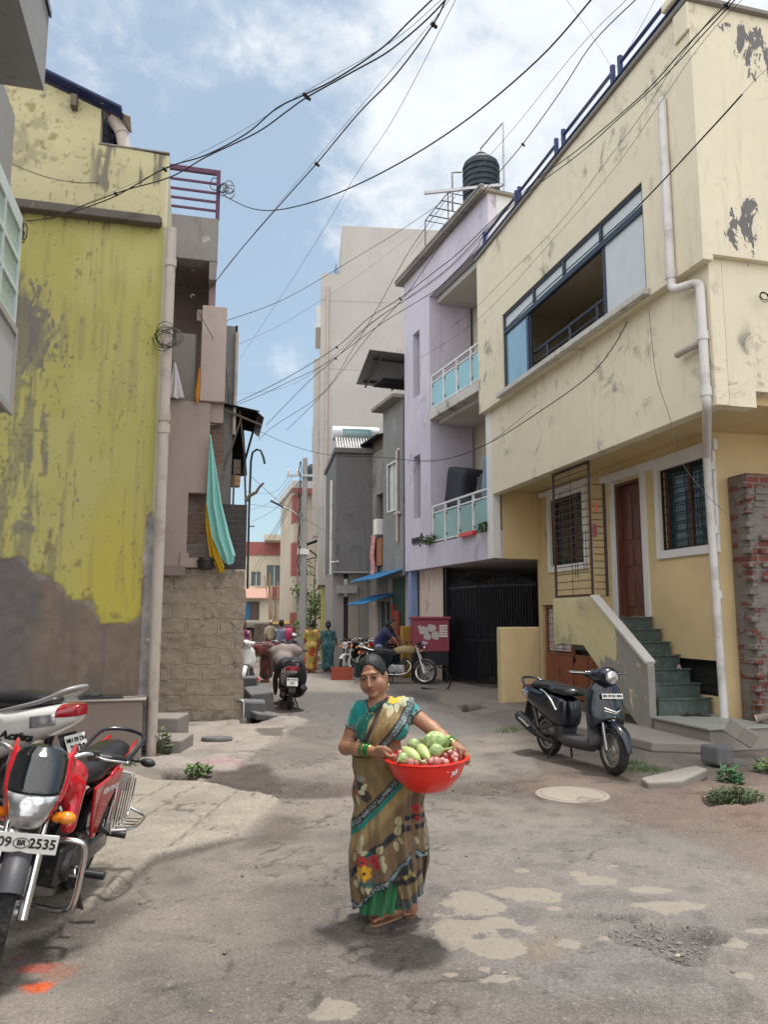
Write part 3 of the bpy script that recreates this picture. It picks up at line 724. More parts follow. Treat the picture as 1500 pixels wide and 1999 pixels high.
def inset_frame(mb,x,y0,y1,z0,z1,w,dp):
 """rectangular frame standing proud of a wall at x (towards -x)"""
 mb.box(x-dp,x+.01,y0-w,y0,z0-w,z1+w);mb.box(x-dp,x+.01,y1,y1+w,z0-w,z1+w)
 mb.box(x-dp,x+.01,y0,y1,z1,z1+w);mb.box(x-dp,x+.01,y0,y1,z0-w,z0)
def grille(mb,x,y0,y1,z0,z1,rows,cols,t=.012,curls=(),frame=.03):
 mb.box(x-.015,x+.015,y0,y0+frame,z0,z1);mb.box(x-.015,x+.015,y1-frame,y1,z0,z1)
 mb.box(x-.015,x+.015,y0+frame,y1-frame,z1-frame,z1);mb.box(x-.015,x+.015,y0+frame,y1-frame,z0,z0+frame)
 for k in range(1,rows):
  z=z0+(z1-z0)*k/rows;mb.box(x-t/2,x+t/2,y0+frame,y1-frame,z-t/2,z+t/2)
 for k in range(1,cols):
  y=y0+(y1-y0)*k/cols;mb.box(x-t*.9,x-t*.55,y-t/2,y+t/2,z0+frame,z1-frame)
 for(cy,ca,cb,bow)in curls:
  for s in(-.045,.045):
   pts=[(x-.02,cy+s+bow*math.sin(PI*k/8)*(1 if s>0 else .6),ca+(cb-ca)*k/8)for k in range(9)]
   mb.tube(pts,.006,5)
def cream_house():
 h=fthing('cream_house','cream two storey house with overhanging upper floor and peeling paint on its corner','house',CF)
 DZ0,DZ1=1.72,4.14
 w=MB();w.wall('y',.0,6.12,-.1,4.5,0,.25,[(1.93,2.76,DZ0,DZ1),(.08,1.36,2.8,4.14),(3.95,5.38,2.8,4.22),(.02,1.5,.56,1.08),(3.45,5.95,-.1,1.98)])
 w.wall('x',.25,6,-.1,4.6,0,.25);w.wall('x',.25,6,-.1,4.6,5.87,6.12)
 w.build('wall',M['ochre'],h)
 w=MB();w.box(-1.15,-.95,-1.62,6.12,4.40,6.38);w.build('facade_band',M['cream'],h,bev=.012)
 w=MB();w.wall('y',-1.72,6.22,6.38,9.98,-1.30,-1.08,[(-.46,4.8,6.42,8.1)]);w.box(-1.30,-1.151,-1.72,6.22,6.30,6.379);w.build('facade',M['cream'],h)
 w=MB();w.box(-1.08,6,-1.72,-1.5,6.38,9.98);w.box(-.95,6,-1.62,-1.42,4.62,6.379);w.box(-.95,-.55,-1.62,-1.42,4.40,4.619);w.build('side_wall',M['cream2'],h)
 w=MB();w.box(-1.08,6,5.98,6.22,4.5,9.98);w.box(-.95,6,-1.42,5.98,4.5,4.66);w.box(-1.08,6,-1.5,5.98,9.2,9.35);w.build('slab',M['ochre'],h)
 w=MB();w.wall('y',-1.4,5.9,6.0,9.19,.62,.7,[(1.9,2.85,6.2,8.2)]);w.box(-1.0,.62,-1.4,5.9,5.9,6.0);w.box(-1.05,.62,-1.42,5.97,8.45,8.55);w.box(-1.05,.7,5.5,5.6,6,8.45);w.box(-1.05,.7,-1.2,-1.1,6,8.45)
 w.build('veranda',M['beigein'],h)
 d=MB();inset_frame(d,.62,1.9,2.85,6.3,8.2,.09,.05);d.build('inner_door_frame',M['wood'],h)
 d=MB();d.box(1.2,1.3,1.5,3.2,6,8.6);d.build('inner_room',M['dark'],h)
 d=MB()
 for i in range(9):
  d.ball((-.55+.15*random.random(),3.35+.1*i+.06*random.random(),6.1+.3*random.random()),(.16,.14,.22),10,7)
 d.build('stored_bundle',M['dark'],h,60)
 w=MB();w.box(-1.36,-1.02,-1.78,6.26,9.98,10.06);w.box(-1.02,6,-1.78,-1.44,9.98,10.06);w.build('parapet_cap',M['conc'],h,bev=.015)
 w=MB();w.box(-1.38,-1.3,-1.80,6.26,10.062,10.09);w.build('roof_edge',M['railblue'],h)
 w=MB();w.box(-1.44,-1.0,-1.82,-1.32,10.09,10.22);w.box(-1.34,-1.30,-1.74,-1.42,9.55,9.97);w.build('corner_post',M['cream2'],h,bev=.02)
 f=MB();Z0,Z1,T=6.42,8.1,7.72;x0,x1=-1.27,-1.19
 f.box(x0,x1,-.46,-.40,Z0,Z1);f.box(x0,x1,4.74,4.8,Z0,Z1);f.box(x0,x1,-.4,4.74,Z1-.06,Z1);f.box(x0,x1,-.4,4.74,Z0,Z0+.06);f.box(x0-.005,x1,-.4,4.74,T-.05,T+.05)
 for y in(.8,2.08,3.32):f.box(x0,x1,y-.04,y+.04,T+.05,Z1-.06)
 wf=f.build('window_frame',M['frameblue'],h)
 f=MB();f.box(-1.25,-1.20,.72,.80,Z0+.06,T-.05);f.build('sliding_sash',M['frameblue'],h);f=MB();f.box(-1.25,-1.20,3.62,3.72,Z0+.06,T-.05);f.box(-1.23,-1.19,3.55,3.625,Z0+.06,T-.05);f.build('sliding_sash',M['frameblue'],h)
 for y0,y1 in((-.4,.76),(.84,2.04),(2.12,3.28),(3.36,4.74)):
  g=MB();g.box(-1.235,-1.225,y0,y1,T+.05,Z1-.06);g.build('transom_pane',M['frost'],h)
 g=MB();g.box(-1.235,-1.225,-.4,.72,Z0+.06,T-.05);g.build('window_pane',M['frost'],h)
 g=MB();g.box(-1.235,-1.225,3.72,4.74,Z0+.06,T-.05);g.build('window_pane',M['bluepane'],h)
 g=MB();g.tube([(-1.16,.8,6.86),(-1.16,3.6,6.86)],.035,8);g.tube([(-1.16,1.0,6.66),(-1.16,3.6,6.66)],.02,8)
 for y in(1.15,2.1,3.0):g.tube([(-1.16,y,6.45),(-1.16,y,6.86)],.03,8)
 g.build('window_rail',M['frameblue'],h,40)
 g=MB();g.box(-1.42,-1.301,-.55,4.95,6.31,6.41);g.build('window_sill',M['dirtywhite'],h,bev=.012)
 d=MB();d.box(.10,.15,1.98,2.70,DZ0+.02,DZ1-.05)
 for(z0,z1)in((1.9,2.5),(2.62,3.0),(3.1,3.95)):
  for(y0,y1)in((2.05,2.3),(2.38,2.63)):d.box(.085,.10,y0,y1,z0,z1)
 dr=d.build('door',M['wood'],h,bev=.006)
 g=MB();g.cbox((.07,2.05,2.75),(.03,.03,.14));g.build('handle',M['steeldark'],dr)
 d=MB();d.box(-.02,.2,1.93,1.98,DZ0,DZ1);d.box(-.02,.2,2.70,2.76,DZ0,DZ1);d.box(-.02,.2,1.98,2.70,DZ1-.05,DZ1);d.build('door_frame',M['wood'],h)
 d=MB();d.box(-.035,.005,1.78,1.925,1.1,4.2);d.box(-.035,.005,2.765,2.93,1.5,4.2);d.box(-.06,.005,-.12,3.2,4.2,4.36);d.build('door_surround',M['white'],h,bev=.006)
 for y0,y1,z0,z1,lab,bowed in((.08,1.36,2.8,4.14,'window',0),(3.95,5.38,2.8,4.22,'window',1)):
  f=MB();inset_frame(f,0,y0,y1,z0,z1,.13,.045);
  if bowed:f.box(-.09,0,y0-.35,y1+.42,z1+.131,z1+.23)
  wn_=f.build('window',M['white'],h,bev=.006)
  g=MB();g.box(.12,.13,y0,y1,z0,z1);g.build('pane',M['darkglass'],wn_)
  g=MB();g.box(.09,.115,y0,y0+.05,z0,z1);g.box(.09,.115,(y0+y1)/2-.03,(y0+y1)/2+.03,z0,z1);g.box(.09,.115,y1-.05,y1,z0,z1);g.build('sash',M['wood'],wn_)
  g=MB();grille(g,.03,y0,y1,z0,z1,9,2,.014,[(y0+.3,z0+.2,z1-.2,.07),(y1-.35,z0+.25,z1-.12,-.07)]);g.build('grille',M['blackiron'],wn_)
 f=MB();grille(f,.03,.02,1.5,.56,1.08,4,2,.02);b=f.build('basement_window',M['blackiron'],h)
 g=MB();g.box(.12,.2,.02,1.5,.56,1.08);g.build('pane',M['dark'],b)
 f=MB();f.box(.05,.10,3.5,5.93,.08,.92)
 for y in(4.1,4.7,5.3):f.box(.035,.049,y-.02,y+.02,.08,.92)
 b=f.build('basement_gate',M['rustgate'],h,bev=.004)
 g=MB();grille(g,.08,3.5,4.68,.93,1.96,6,2,.014,[(4.3,1.1,1.8,.03)]);grille(g,.08,4.72,5.93,.93,1.96,8,3,.014,[(5.1,1.05,1.8,.03),(5.6,1.05,1.85,.03)],.045);g.build('gate_grille',M['rustgate'],b)
 g=MB();g.box(.12,.125,4.9,5.85,1.0,1.9);g.build('white_sheet',M['white'],b)
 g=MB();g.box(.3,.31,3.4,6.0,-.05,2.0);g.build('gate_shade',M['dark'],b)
 g=MB();g.cbox((.03,4.62,.86),(.03,.06,.09));g.tube([(.03,4.62,.9),(.03,4.60,.95),(.03,4.64,.95),(.03,4.62,.9)],.007,5);g.build('padlock',M['steeldark'],b)
 st=MB();y0=.3;n=7;rise=(1.70-.32)/n;run=.235
 for i in range(n):st.box(-.92,-.04,y0+i*run,y0+(i+1)*run+(.9 if i==n-1 else 0),max(0,.32+(i+1)*rise-.55),.32+(i+1)*rise)
 sc=st.build('staircase',M['granite'],h,bev=.006)
 st=MB()
 for i in range(n):st.box(-.93,-.03,y0+i*run-.025,y0+i*run+.03,.32+(i+1)*rise+.002,.32+(i+1)*rise+.026)
 st.build('stair_nosing',M['granite'],sc,bev=.004)
 st=MB();st.xprism([(3.32,2.05),(1.91,2.05),(.34,1.02),(.34,0),(.50,0),(2.23,1.24),(2.98,1.24),(3.32,1.20)],-1.05,-.93)
 st.build('stair_parapet',M['stairp'],h,bev=.012)
 st=MB();st.box(-.93,-.03,2.2,3.32,1.5,1.69);st.build('landing',M['ochre'],h)
 st=MB();st.bar((-.99,1.9,2.07),(-.99,.36,1.055),.17,.05);st.build('stair_coping',M['dirtywhite'],h,bev=.008)
 g=MB();grille(g,-.99,1.93,3.30,2.07,4.39,17,2,.014,[(2.95,2.75,4.0,.04),(2.45,2.4,3.9,-.05),(2.12,2.5,3.2,.03)],.04)
 grl=g.build('landing_grille',M['grille'],h)
 g=MB()
 for z in[2.07+.118*k for k in range(15)]+[3.98]:g.box(-.95,-.70,1.93,1.945,z-.007,z+.007)
 g.box(-.74,-.70,1.92,1.96,2.07,4.0);g.build('grille_return',M['grille'],grl)
 g=MB();g.box(-.985,-.96,1.78,1.9,3.06,3.28);g.build('meter_box',M['maroon'],grl,bev=.01)
 g=MB();g.box(-.90,-.895,1.86,1.92,3.5,3.66);g.build('red_tag',M['redplastic'],grl)
 return h
cream_house()
STX0,STX1=CF.py(980,1300,4.62)[0],CF.py(1057,1300,4.62)[0]
def plinth():
 w=MB();w.box(-.95,.0,-.35,1.1,0.03,.30);w.build('x',M['kota'])if 0 else None
 t=fthing('stone_step','broad pale green stone step at the foot of the cream house stairs','step',CF)
 a=MB();a.box(-1.02,-.02,-.95,.30,.0,.27);a.build('riser',M['slab'],t,bev=.01)
 a=MB();a.box(-1.06,-.01,-.98,.30,.272,.30);a.build('tread',M['kota'],t,bev=.006)
 a=MB()
 p=[CF.W(*q)[:2]for q in((-2.0,-.4),(-1.03,-.2),(-1.03,2.2),(-1.9,2.6),(-2.25,1.0))]
 a.prism([(-1.75,-.75),(-1.03,-1.1),(-1.03,2.4),(-1.7,2.5),(-2.0,.9)],.0,.13)
 o=a.build('concrete_slab',M['slab'],None,bev=.02);o.location=CF.o;o.rotation_euler=(0,0,CF.ang)
 tag(o,'low pale concrete slab beside the black scooter','slab')
 x,y=gnd(1310,1530)
 a=MB();a.prism([(-.42,-.12),(-.1,-.22),(.42,.02),(.40,.2),(.05,.14),(-.38,.06)],.0,.10)
 o=a.build('concrete_slab',M['slab'],None,bev=.02);o.location=(x+.05,y-.02,.0);o.rotation_euler=(R(3),R(-4),R(16))
 tag(o,'broken drain cover slab over the open drain','slab')
 x,y=gnd(1415,1500);a=MB();a.box(-.14,.14,-.13,.13,0,.22)
 o=a.build('stone_block',M['stone'],None,bev=.035);o.location=(x-.03,y+.12,.02);o.rotation_euler=(0,R(4),R(30));tag(o,'worn rounded stone block lying below the pipe end','stone')
 x,y=gnd(1440,1478);a=MB();a.box(-.15,.15,-.12,.12,0,.20)
 o=a.build('stone_block',M['slab'],None,bev=.02);o.location=(x+.02,y+.02,.2);o.rotation_euler=(R(18),R(28),R(20));tag(o,'tilted pale stone block leaning against the brick pier','stone')
 x,y=gnd(1118,1552);a=MB();a.lathe([(0,.010),(.295,.010),(.30,.003),(.312,.003),(.317,.009),(.355,.006),(.365,-.02)],40)
 o=a.build('manhole_cover',plaster('manhole_cement',(.27,.232,.19),(.13,.105,.09),.95,(.17,.145,.12),.5,streak=0,bump=.35),None,40);o.location=(x,y,.0);tag(o,'round cement manhole cover set in the red earth','manhole cover')
 for dx,dy in((-.08,.1),(.06,-.12)):
  a=MB();a.tube([(x+dx+.06*math.cos(k*PI/6),y+dy+.05*math.sin(k*PI/6),.045)for k in range(12)],.008,5,True);
 a=MB();a.box(STX0,STX1,4.62,4.86,-.05,1.52);o=a.build('wall_stub',M['ochre'],None,bev=.03,seg=3);o.location=CF.o;o.rotation_euler=(0,0,CF.ang)
 tag(o,'short yellow compound wall standing beside the black gate','wall')
 t=fthing('brick_pier','unfinished red brick wall with toothed bricks beside the cream house','wall',CF)
 a=MB();a.box(.22,4.0,-.42,-.03,-.05,3.8);rng=random.Random(5)
 for k in range(38):
  z=.1+k*.097
  if k%2==0:a.box(.17-.02*rng.random(),.30,-.43-.03*rng.random(),-.30,z,z+.075)
  for q in range(3):
   if rng.random()<.4:
    x0=.3+q*.27+.08*rng.random();dz=.05
    a.box(x0,x0+.2,-.43-.05*rng.random()-.01,-.35,z,z+.075)
 a.build('wall',M['brickraw'],t,bev=.008)
plinth()
def pipe_run(name,label,pts,r,mat,joints=(),cat='pipe',group='drain pipes'):
 t=thing(name,label,cat,pts[0],0,group)
 o=Vector(pts[0]);L=[tuple(Vector(p)-o)for p in pts]
 P=[]
 for i,p in enumerate(L):
  if 0<i<len(L)-1:
   a,b,c=Vector(L[i-1]),Vector(p),Vector(L[i+1]);d=min(r*1.6,(a-b).length*.45,(c-b).length*.45)
   q0=b+(a-b).normalized()*d;q1=b+(c-b).normalized()*d
   for k in range(5):u=k/4;P.append(tuple(q0*(1-u)**2+b*2*u*(1-u)+q1*u*u))
  else:P.append(p)
 m=MB();m.tube(P,r,14);m.build('pipe',mat,t,50)
 if joints:
  m=MB()
  for q in joints:
   q=Vector(q)-o;d=Vector((0,0,1));m=MB();m.lathe([(r*1.02,-.07),(r*1.22,-.065),(r*1.22,.05),(r*1.02,.055)],14,Matrix.Translation(q));m.build('coupling',mat,t,40)
 return t
W=CF.W
t=pipe_run('drain_pipe','white drain pipe running down the corner of the cream house',[W(-1.36,-1.12,8.95),W(-1.36,-1.12,6.12),W(-1.22,-1.52,6.08),W(-1.22,-1.52,4.42),W(-.18,-.10,4.1),W(-.12,-.08,.25)],.06,M['pvc'],[W(-1.36,-1.12,6.35),W(-1.22,-1.52,5.35),W(-1.22,-1.52,4.6),W(-.12,-.08,3.95),W(-.12,-.08,2.05),W(-.12,-.08,3.0)])
o=MB();o.tube([W(-1.22,-1.48,5.28),W(-1.25,-1.12,5.26),W(-1.24,-1.0,5.26)],.05,12);ob=o.build('waste_pipe',M['pvcdirty'],None,50);tag(ob,'short horizontal waste pipe branching from the corner drain pipe','pipe')
x,y=gnd(1455,1455);o=MB();o.lathe([(.05,0),(.05,.26),(.062,.26),(.062,.34),(.05,.34),(.05,.02)],16,Matrix.Translation((x+.12,y-.1,.36))@Matrix.Rotation(R(75),4,'Y')@Matrix.Rotation(R(20),4,'X'));ob=o.build('pipe_stub',M['pvcdirty'],None,40);tag(ob,'broken pipe end lying on the tilted stone block','pipe')
t=fthing('roof_railing','dark blue pipe railing along the roof edge of the cream house','railing',CF)
for a,b in((-1.55,.08),(.3,2.0),(2.28,3.95),(4.1,5.9)):
 m=MB();m.tube([(-1.22,a,10.06),(-1.22,a,10.42),(-1.22,a+.04,10.45),(-1.22,b-.04,10.45),(-1.22,b,10.42),(-1.22,b,10.06)],.032,8)
 m.build('rail',M['railblue'],t,50)
 for q_ in(a,b):m=MB();m.tube([(-1.22,q_,10.06),(-1.22,q_,10.56)],.045,8);m.build('post',M['railblue'],t,50)
x,y,z=W(-.45,.95,.3+3*.197+.03)
def slipper(name,label,loc,rot,mat,strap):
 t=thing(name,label,'slipper',loc,0,None,rot)
 m=MB();n=20;pl=[]
 for k in range(n):
  a=2*PI*k/n;yy=.125*math.sin(a);xx=(.042+.008*math.sin(a))*math.cos(a);pl.append((xx,yy))
 m.prism(pl,0,.015);m.build('sole',mat,t,40)
 m=MB();m.tube([(-.036,-.01,.015),(-.02,.03,.04),(0,.07,.02)],.006,6);m.tube([(.036,-.01,.015),(.02,.03,.04),(0,.07,.02)],.006,6);m.build('strap',strap,t,60)
slipper('slipper','pale pink slipper propped upright on the green steps',W(-.12,.93,.86),(R(82),0,CF.ang+R(180)),plain('pale_pink_foam',(.55,.36,.32),.7),M['whitemetal'])
slipper('slipper','dark slipper nearest the wall on the stone step',W(-.35,.12,.305),(0,0,CF.ang+R(70)),M['blackplastic'],M['grille'])
slipper('slipper','dark slipper nearer the steps on the stone step',W(-.52,.17,.305),(0,0,CF.ang+R(85)),M['blackplastic'],M['grille'])
PF=Frame(2.34,17.04,20)
def text_verts(s,size,font=None,ext=.002,bold=0.0,spacing=1.0,align='CENTER'):
 c=bpy.data.curves.new('lettering','FONT');c.body=s;c.size=size;c.extrude=ext;c.align_x=align;c.align_y='CENTER';c.space_character=spacing;c.offset=bold;c.resolution_u=3
 o=bpy.data.objects.new('lettering',c);COL.objects.link(o)
 bpy.context.view_layer.update()
 dg=bpy.context.evaluated_depsgraph_get();me=bpy.data.meshes.new_from_object(o.evaluated_get(dg))
 v=[tuple(q.co)for q in me.vertices];f=[tuple(p.vertices)for p in me.polygons]
 bpy.data.objects.remove(o);bpy.data.meshes.remove(me);bpy.data.curves.remove(c)
 return v,f
def lettering(mb,s,size,Mx,**k):
 v,f=text_verts(s,size,**k);mb.add(v,f,Mx);return mb
FACE_NX=Matrix(((0,0,-1,0),(-1,0,0,0),(0,1,0,0),(0,0,0,1)))
def lilac_house():
 h=fthing('lilac_house','lilac three storey house with glass railed balconies above a black gate','house',PF)
 w=MB();w.wall('y',3.22,5.08,3.0,10.42,0,.22,[(3.92,4.42,7.86,9.75),(3.92,4.42,4.41,6.17)])
 w.wall('y',-.25,5.08,10.42,11.55,0,.22);w.box(0,.22,-.25,3.22,3.0,3.62)
 w.box(.22,1.25,3.22,3.34,3.62,10.42);w.build('wall',M['purple'],h)
 w=MB();w.box(.20,.3,3.86,4.48,7.8,9.8);w.box(.20,.3,3.86,4.48,4.35,6.22);w.build('niche_back',plaster('niche_plaster',(.32,.28,.27),None,.3),h)
 w=MB();w.box(.22,6,-.25,-.05,3.0,10.2);w.build('side_wall',M['ochre'],h)
 w=MB();w.box(.22,6,-.26,-.05,10.2,11.55);w.build('upper_side_wall',plaster('pale_blue_white_paint',(.60,.63,.66),None,.2,streak=.2),h)
 w=MB();w.box(.22,6,4.9,5.08,0,11.4);w.build('far_side_wall',M['cement'],h)
 w=MB();w.box(-.03,.15,-.27,-.0,3.0,10.3);w.build('corner_post',M['white'],h)
 w=MB();w.box(-.22,6,-.35,5.28,11.55,11.63);w.box(-.24,-.14,-.36,5.3,11.631,11.70);w.build('roof_slab',M['conc'],h,bev=.01)
 w=MB();w.box(-.02,1.35,-.04,3.22,6.95,7.2);w.build('balcony_slab',M['dirtywhite'],h,bev=.01)
 for b_ in((.22,6,-.05,4.9,3.0,3.18),(.24,1.35,-.05,3.2,6.85,6.949),(.24,1.35,-.05,3.2,10.25,10.40)):w=MB();w.box(*b_);w.build('ceiling',M['ceil'],h)
 w=MB();w.wall('y',-.05,3.3,3.18,10.25,1.35,1.5,[(.4,1.15,3.7,5.75),(.45,1.2,7.2,9.2),(1.7,2.5,8.0,9.15)]);w.build('inner_wall',M['beigein'],h)
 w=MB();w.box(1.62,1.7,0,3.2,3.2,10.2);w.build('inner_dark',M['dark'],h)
 w=MB();inset_frame(w,1.35,1.7,2.5,8.0,9.15,.06,.03);inset_frame(w,1.35,.4,1.15,3.72,5.75,.06,.03);inset_frame(w,1.35,.45,1.2,7.24,9.2,.06,.03);w.build('inner_frame',M['wood'],h)
 for z0,z1,gl in((3.66,4.62,'aqua2'),(7.24,8.16,'aqua')):
  f=MB();f.box(.02,.07,.02,3.2,z1-.05,z1);f.box(.03,.06,.02,3.2,z1-.22,z1-.18);f.box(.02,.07,.02,3.2,z0,z0+.04)
  n=4
  for k in range(n+1):y=.03+3.14*k/n;f.box(.015,.075,y-.03,y+.03,z0-.06,z1-.05)
  rr=f.build('balcony_railing',M['whitemetal'],h,bev=.004)
  for k in range(n):
   y=.03+3.14*k/n;g=MB();g.box(.045,.053,y+.06,y+.725,z0+.05,z1-.24);g.build('railing_pane',M[gl],rr)
  f=MB()
  for k in range(1,n+1):
   y=.03+3.14*k/n
   for z in(z0+.12,z1-.32):f.box(.03,.07,y-.075,y-.04,z,z+.05)
  f.build('clip',M['steeldark'],rr)
 m=MB();lettering(m,'यशश्री',.30,Matrix.Translation((-.012,4.15,3.78))@FACE_NX,ext=.012,bold=.006)
 m.build('wall_lettering',plain('dull_bronze_letters',(.045,.04,.045),.5),h)
 w=MB();w.box(4.5,4.6,-.2,4.9,0,3);w.box(1.2,4.5,-.25,-.12,0,3);w.build('garage_wall',M['pinkdark'],h)
 w=MB();w.box(.33,.47,3.02,3.14,0,3.0);w.build('gate_post',M['blackiron'],h)
 m=MB();n=40;prof=[(.30+(.03 if(k//2)%2 else 0),3.16+1.6*k/n)for k in range(n+1)]
 m.grid(lambda u,v:(prof[int(round(u*n))][0],prof[int(round(u*n))][1],.1+2.92*v),n,1);m.build('corrugated_shutter',plaster('cream_shutter_paint',(.55,.47,.42),(.2,.1,.07),.6,streak=.6),h)
 w=MB();w.box(.05,.25,4.78,5.0,0,3.0);w.build('blue_pillar',plain('blue_pillar_paint',(.20,.27,.48),.7),h)
 return h
lilac_house()
def black_gate():
 g=fthing('iron_gate','black iron bar gate closing the garage below the lilac house','gate',PF)
 for p0,p1 in(((.40,3.0),(.40,1.35)),((.40,1.30),(1.12,-.10))):
  L=math.hypot(p1[0]-p0[0],p1[1]-p0[1]);Q=Matrix.Translation((p0[0],p0[1],0))@Matrix.Rotation(math.atan2(p1[1]-p0[1],p1[0]-p0[0]),4,'Z');m=MB()
  for z in(.18,1.15,2.42):m.box(0,L,-.02,.02,z,z+.05,Q)
  for k in range(int(L/.075)):m.box(.075*k,.075*k+.022,-.01,.01,.18,2.5+.14*math.sin(PI*.075*k/L),Q)
  m.build('gate_leaf',M['blackiron'],g)
 m=MB();m.tube([(.40+.72*max(0,k-8)/6,3.0-3.1*k/14,2.46+.34*math.sin(PI*k/14))for k in range(15)],.025,6);m.build('gate_arch',M['blackiron'],g)
black_gate()
tz=11.75
t=fthing('water_tank','dark ribbed water tank on a steel stand above the lilac house','water tank',Frame(*PF.W(.55,1.1)[:2],20,tz+.12))
m=MB();pr=[(.0,.22)]
for k in range(7):
 z=.22+k*.15;pr+=[(.44,z),(.475,z+.03),(.475,z+.09),(.44,z+.12)]
pr+=[(.44,1.3),(.32,1.42),(.14,1.47)];m.lathe(pr,28);m.build('tank_body',M['tank'],t,35)
m=MB();m.lathe([(.15,1.46),(.16,1.56),(.12,1.6),(0,1.61)],16);m.build('lid',M['tank'],t,35)
m=MB()
for a in(-.45,.45):
 for b in(-.5,.5):m.box(a-.02,a+.02,b-.02,b+.02,-.1,.2)
for a in(-.45,.45):m.box(a-.02,a+.02,-.52,.52,.18,.215)
for b in(-.5,-.25,0,.25,.5):m.box(-.45,.45,b-.015,b+.015,.15,.18)
m.build('stand',M['grille'],t)
m=MB();m.tube([(0,0,1.6),(0,0,1.75),(.1,-1.0,1.85),(.1,-1.0,.2)],.02,6);m.tube([(-.4,.3,1.2),(-.62,.42,1.2),(-.62,.42,.15)],.03,6);m.tube([(.2,-.8,0),(.2,-.8,1.4)],.015,6);m.build('feed_pipe',M['galv'],t,60)
m=MB();m.bar(PF.W(-.75,1.75,tz+.75),PF.W(.6,.1,tz+.32),.07);ob=m.build('steel_beam',M['galv'],None);tag(ob,'loose steel beam jutting past the roof tank','beam')
f=fthing('steel_stand','thin steel frame standing on the roof edge below the tank','frame',PF)
m=MB()
for y,z in((1.6,11.6),(3.1,11.6)):m.tube([(-.15,y,z),(-.15,y,12.55)],.014,6)
m.tube([(-.15,1.6,12.55),(-.15,3.1,12.55)],.014,6);m.tube([(-.15,1.6,12.55),(.6,1.6,12.55),(.6,3.1,12.55),(-.15,3.1,12.55)],.013,6)
for k in range(3):m.tube([(-.15,2.0+.4*k,12.55),(.6,2.0+.4*k,12.55)],.016,5)
m.build('bars',M['grille'],f,60)
for k,(y,hh,lab)in enumerate(((-2.2,.85,'thick dark vent pipe standing on the roof behind the railing'),(-2.55,1.25,'thin grey vent pipe standing on the roof behind the railing'))):
 m=MB();p=PF.W(2.0,y,10.4);m.tube([p,(p[0],p[1],p[2]+1.3+hh)],.07 if k==0 else .03,10);ob=m.build('vent_pipe',M['tank']if k==0 else M['galv'],None,50);tag(ob,lab,'pipe')
CB=Frame(*at(843,1250,19.3)[:2],6,gz(19.3))
c=fthing('steel_cabinet','maroon steel cabinet with torn posters standing left of the gate','cabinet',CB)
m=MB();m.box(-.45,.45,0,.6,.76,1.56);m.build('cabinet_body',M['maroon'],c,bev=.015)
m=MB();m.box(-.49,.49,-.05,.64,1.561,1.62);m.build('cabinet_top',M['maroon'],c,bev=.01)
m=MB();m.box(-.43,.43,.03,.57,.42,.759);m.build('base_panel',M['blackiron'],c)
for a in(-.42,.36):
 for b in(.04,.52):m=MB();m.box(a,a+.05,b,b+.05,-.1,.42);m.build('leg',M['blackiron'],c)
rng=random.Random(4);M['poster']=plain('faded_poster',(.48,.44,.46),.8,scale=40,var=.4)
for k,(xa,za,wd,hh)in enumerate(((-.20,1.28,.26,.2),(.0,1.34,.22,.2),(.10,1.16,.22,.24),(-.1,1.12,.2,.16),(-.2,.98,.22,.08),(-.3,1.36,.1,.1))):
 m=MB();m.yprism([(xa+wd/2*math.cos(a)*(.8+.4*rng.random()),za+hh/2*math.sin(a)*(.8+.4*rng.random()))for a in[2*PI*q/12 for q in range(12)]],-.004-.001*k,-.0015);m.build('poster_scrap',M['poster'],c)
m=MB()
for r_ in range(5):
 for q in range(4):m.box(.20+q*.052,.243+q*.052,-.004,-.0015,1.12+r_*.062,1.165+r_*.062)
m.build('notice',M['plate'],c)
def cloth_sheet(name,label,fr,x,y0,y1,z0,z1,col,folds=5,cat='cloth',amp=.04,group=None):
 m=MB();m.grid(lambda u,v:(x+amp*math.sin(u*folds*2*PI+v)*(1-.5*v)+.02*math.sin(9*v),y0+(y1-y0)*u,z0+(z1-z0)*v+.03*math.sin(u*folds*PI)*v),40,16)
 o=m.build(name,col,None,180,solid=.004);o.location=fr.o;o.rotation_euler=(0,0,fr.ang);tag(o,label,cat,group);return o
t=NT('blue_print_cloth');v1=t.voro(14);n=t.noise(6,4,.6);M['blueprint']=t.bsdf(t.mix(t.ramp(v1,.2,.45),(.28,.22,.36),t.mix(n,(.10,.25,.33),(.20,.36,.42))),.85)
cloth_sheet('hanging_cloth','blue printed cloth hanging in the lower balcony',PF,.42,.05,1.1,3.85,5.55,M['blueprint'],4)
cloth_sheet('hanging_cloth','small black and white garment drying in the lower balcony',PF,.5,1.2,1.55,4.2,5.15,plain('dark_garment',(.10,.09,.09),.9,var=.8,scale=5),2)
s=SDF((0,1.4,4.0),(1.3,3.3,6.2),.05);s.bx((.7,2.55,5.0),(.35,.55,.55),.1,.05,rot=Matrix.Rotation(R(14),3,'X'));s.ell((.65,2.4,4.5),(.4,.6,.3),.1)
o=s.build('covered_bundle',plain('navy_cover',(.02,.022,.035),.65),None);o.location=PF.o;o.rotation_euler=(0,0,PF.ang);tag(o,'large dark covered bundle behind the lower balcony railing','bundle')
m=MB();m.box(-.1,.0,.6,1.35,3.60,3.70);o=m.build('red_planter',M['redplastic'],None,bev=.01);o.location=PF.o;o.rotation_euler=(0,0,PF.ang);tag(o,'flat red planter hanging under the balcony railing','planter')
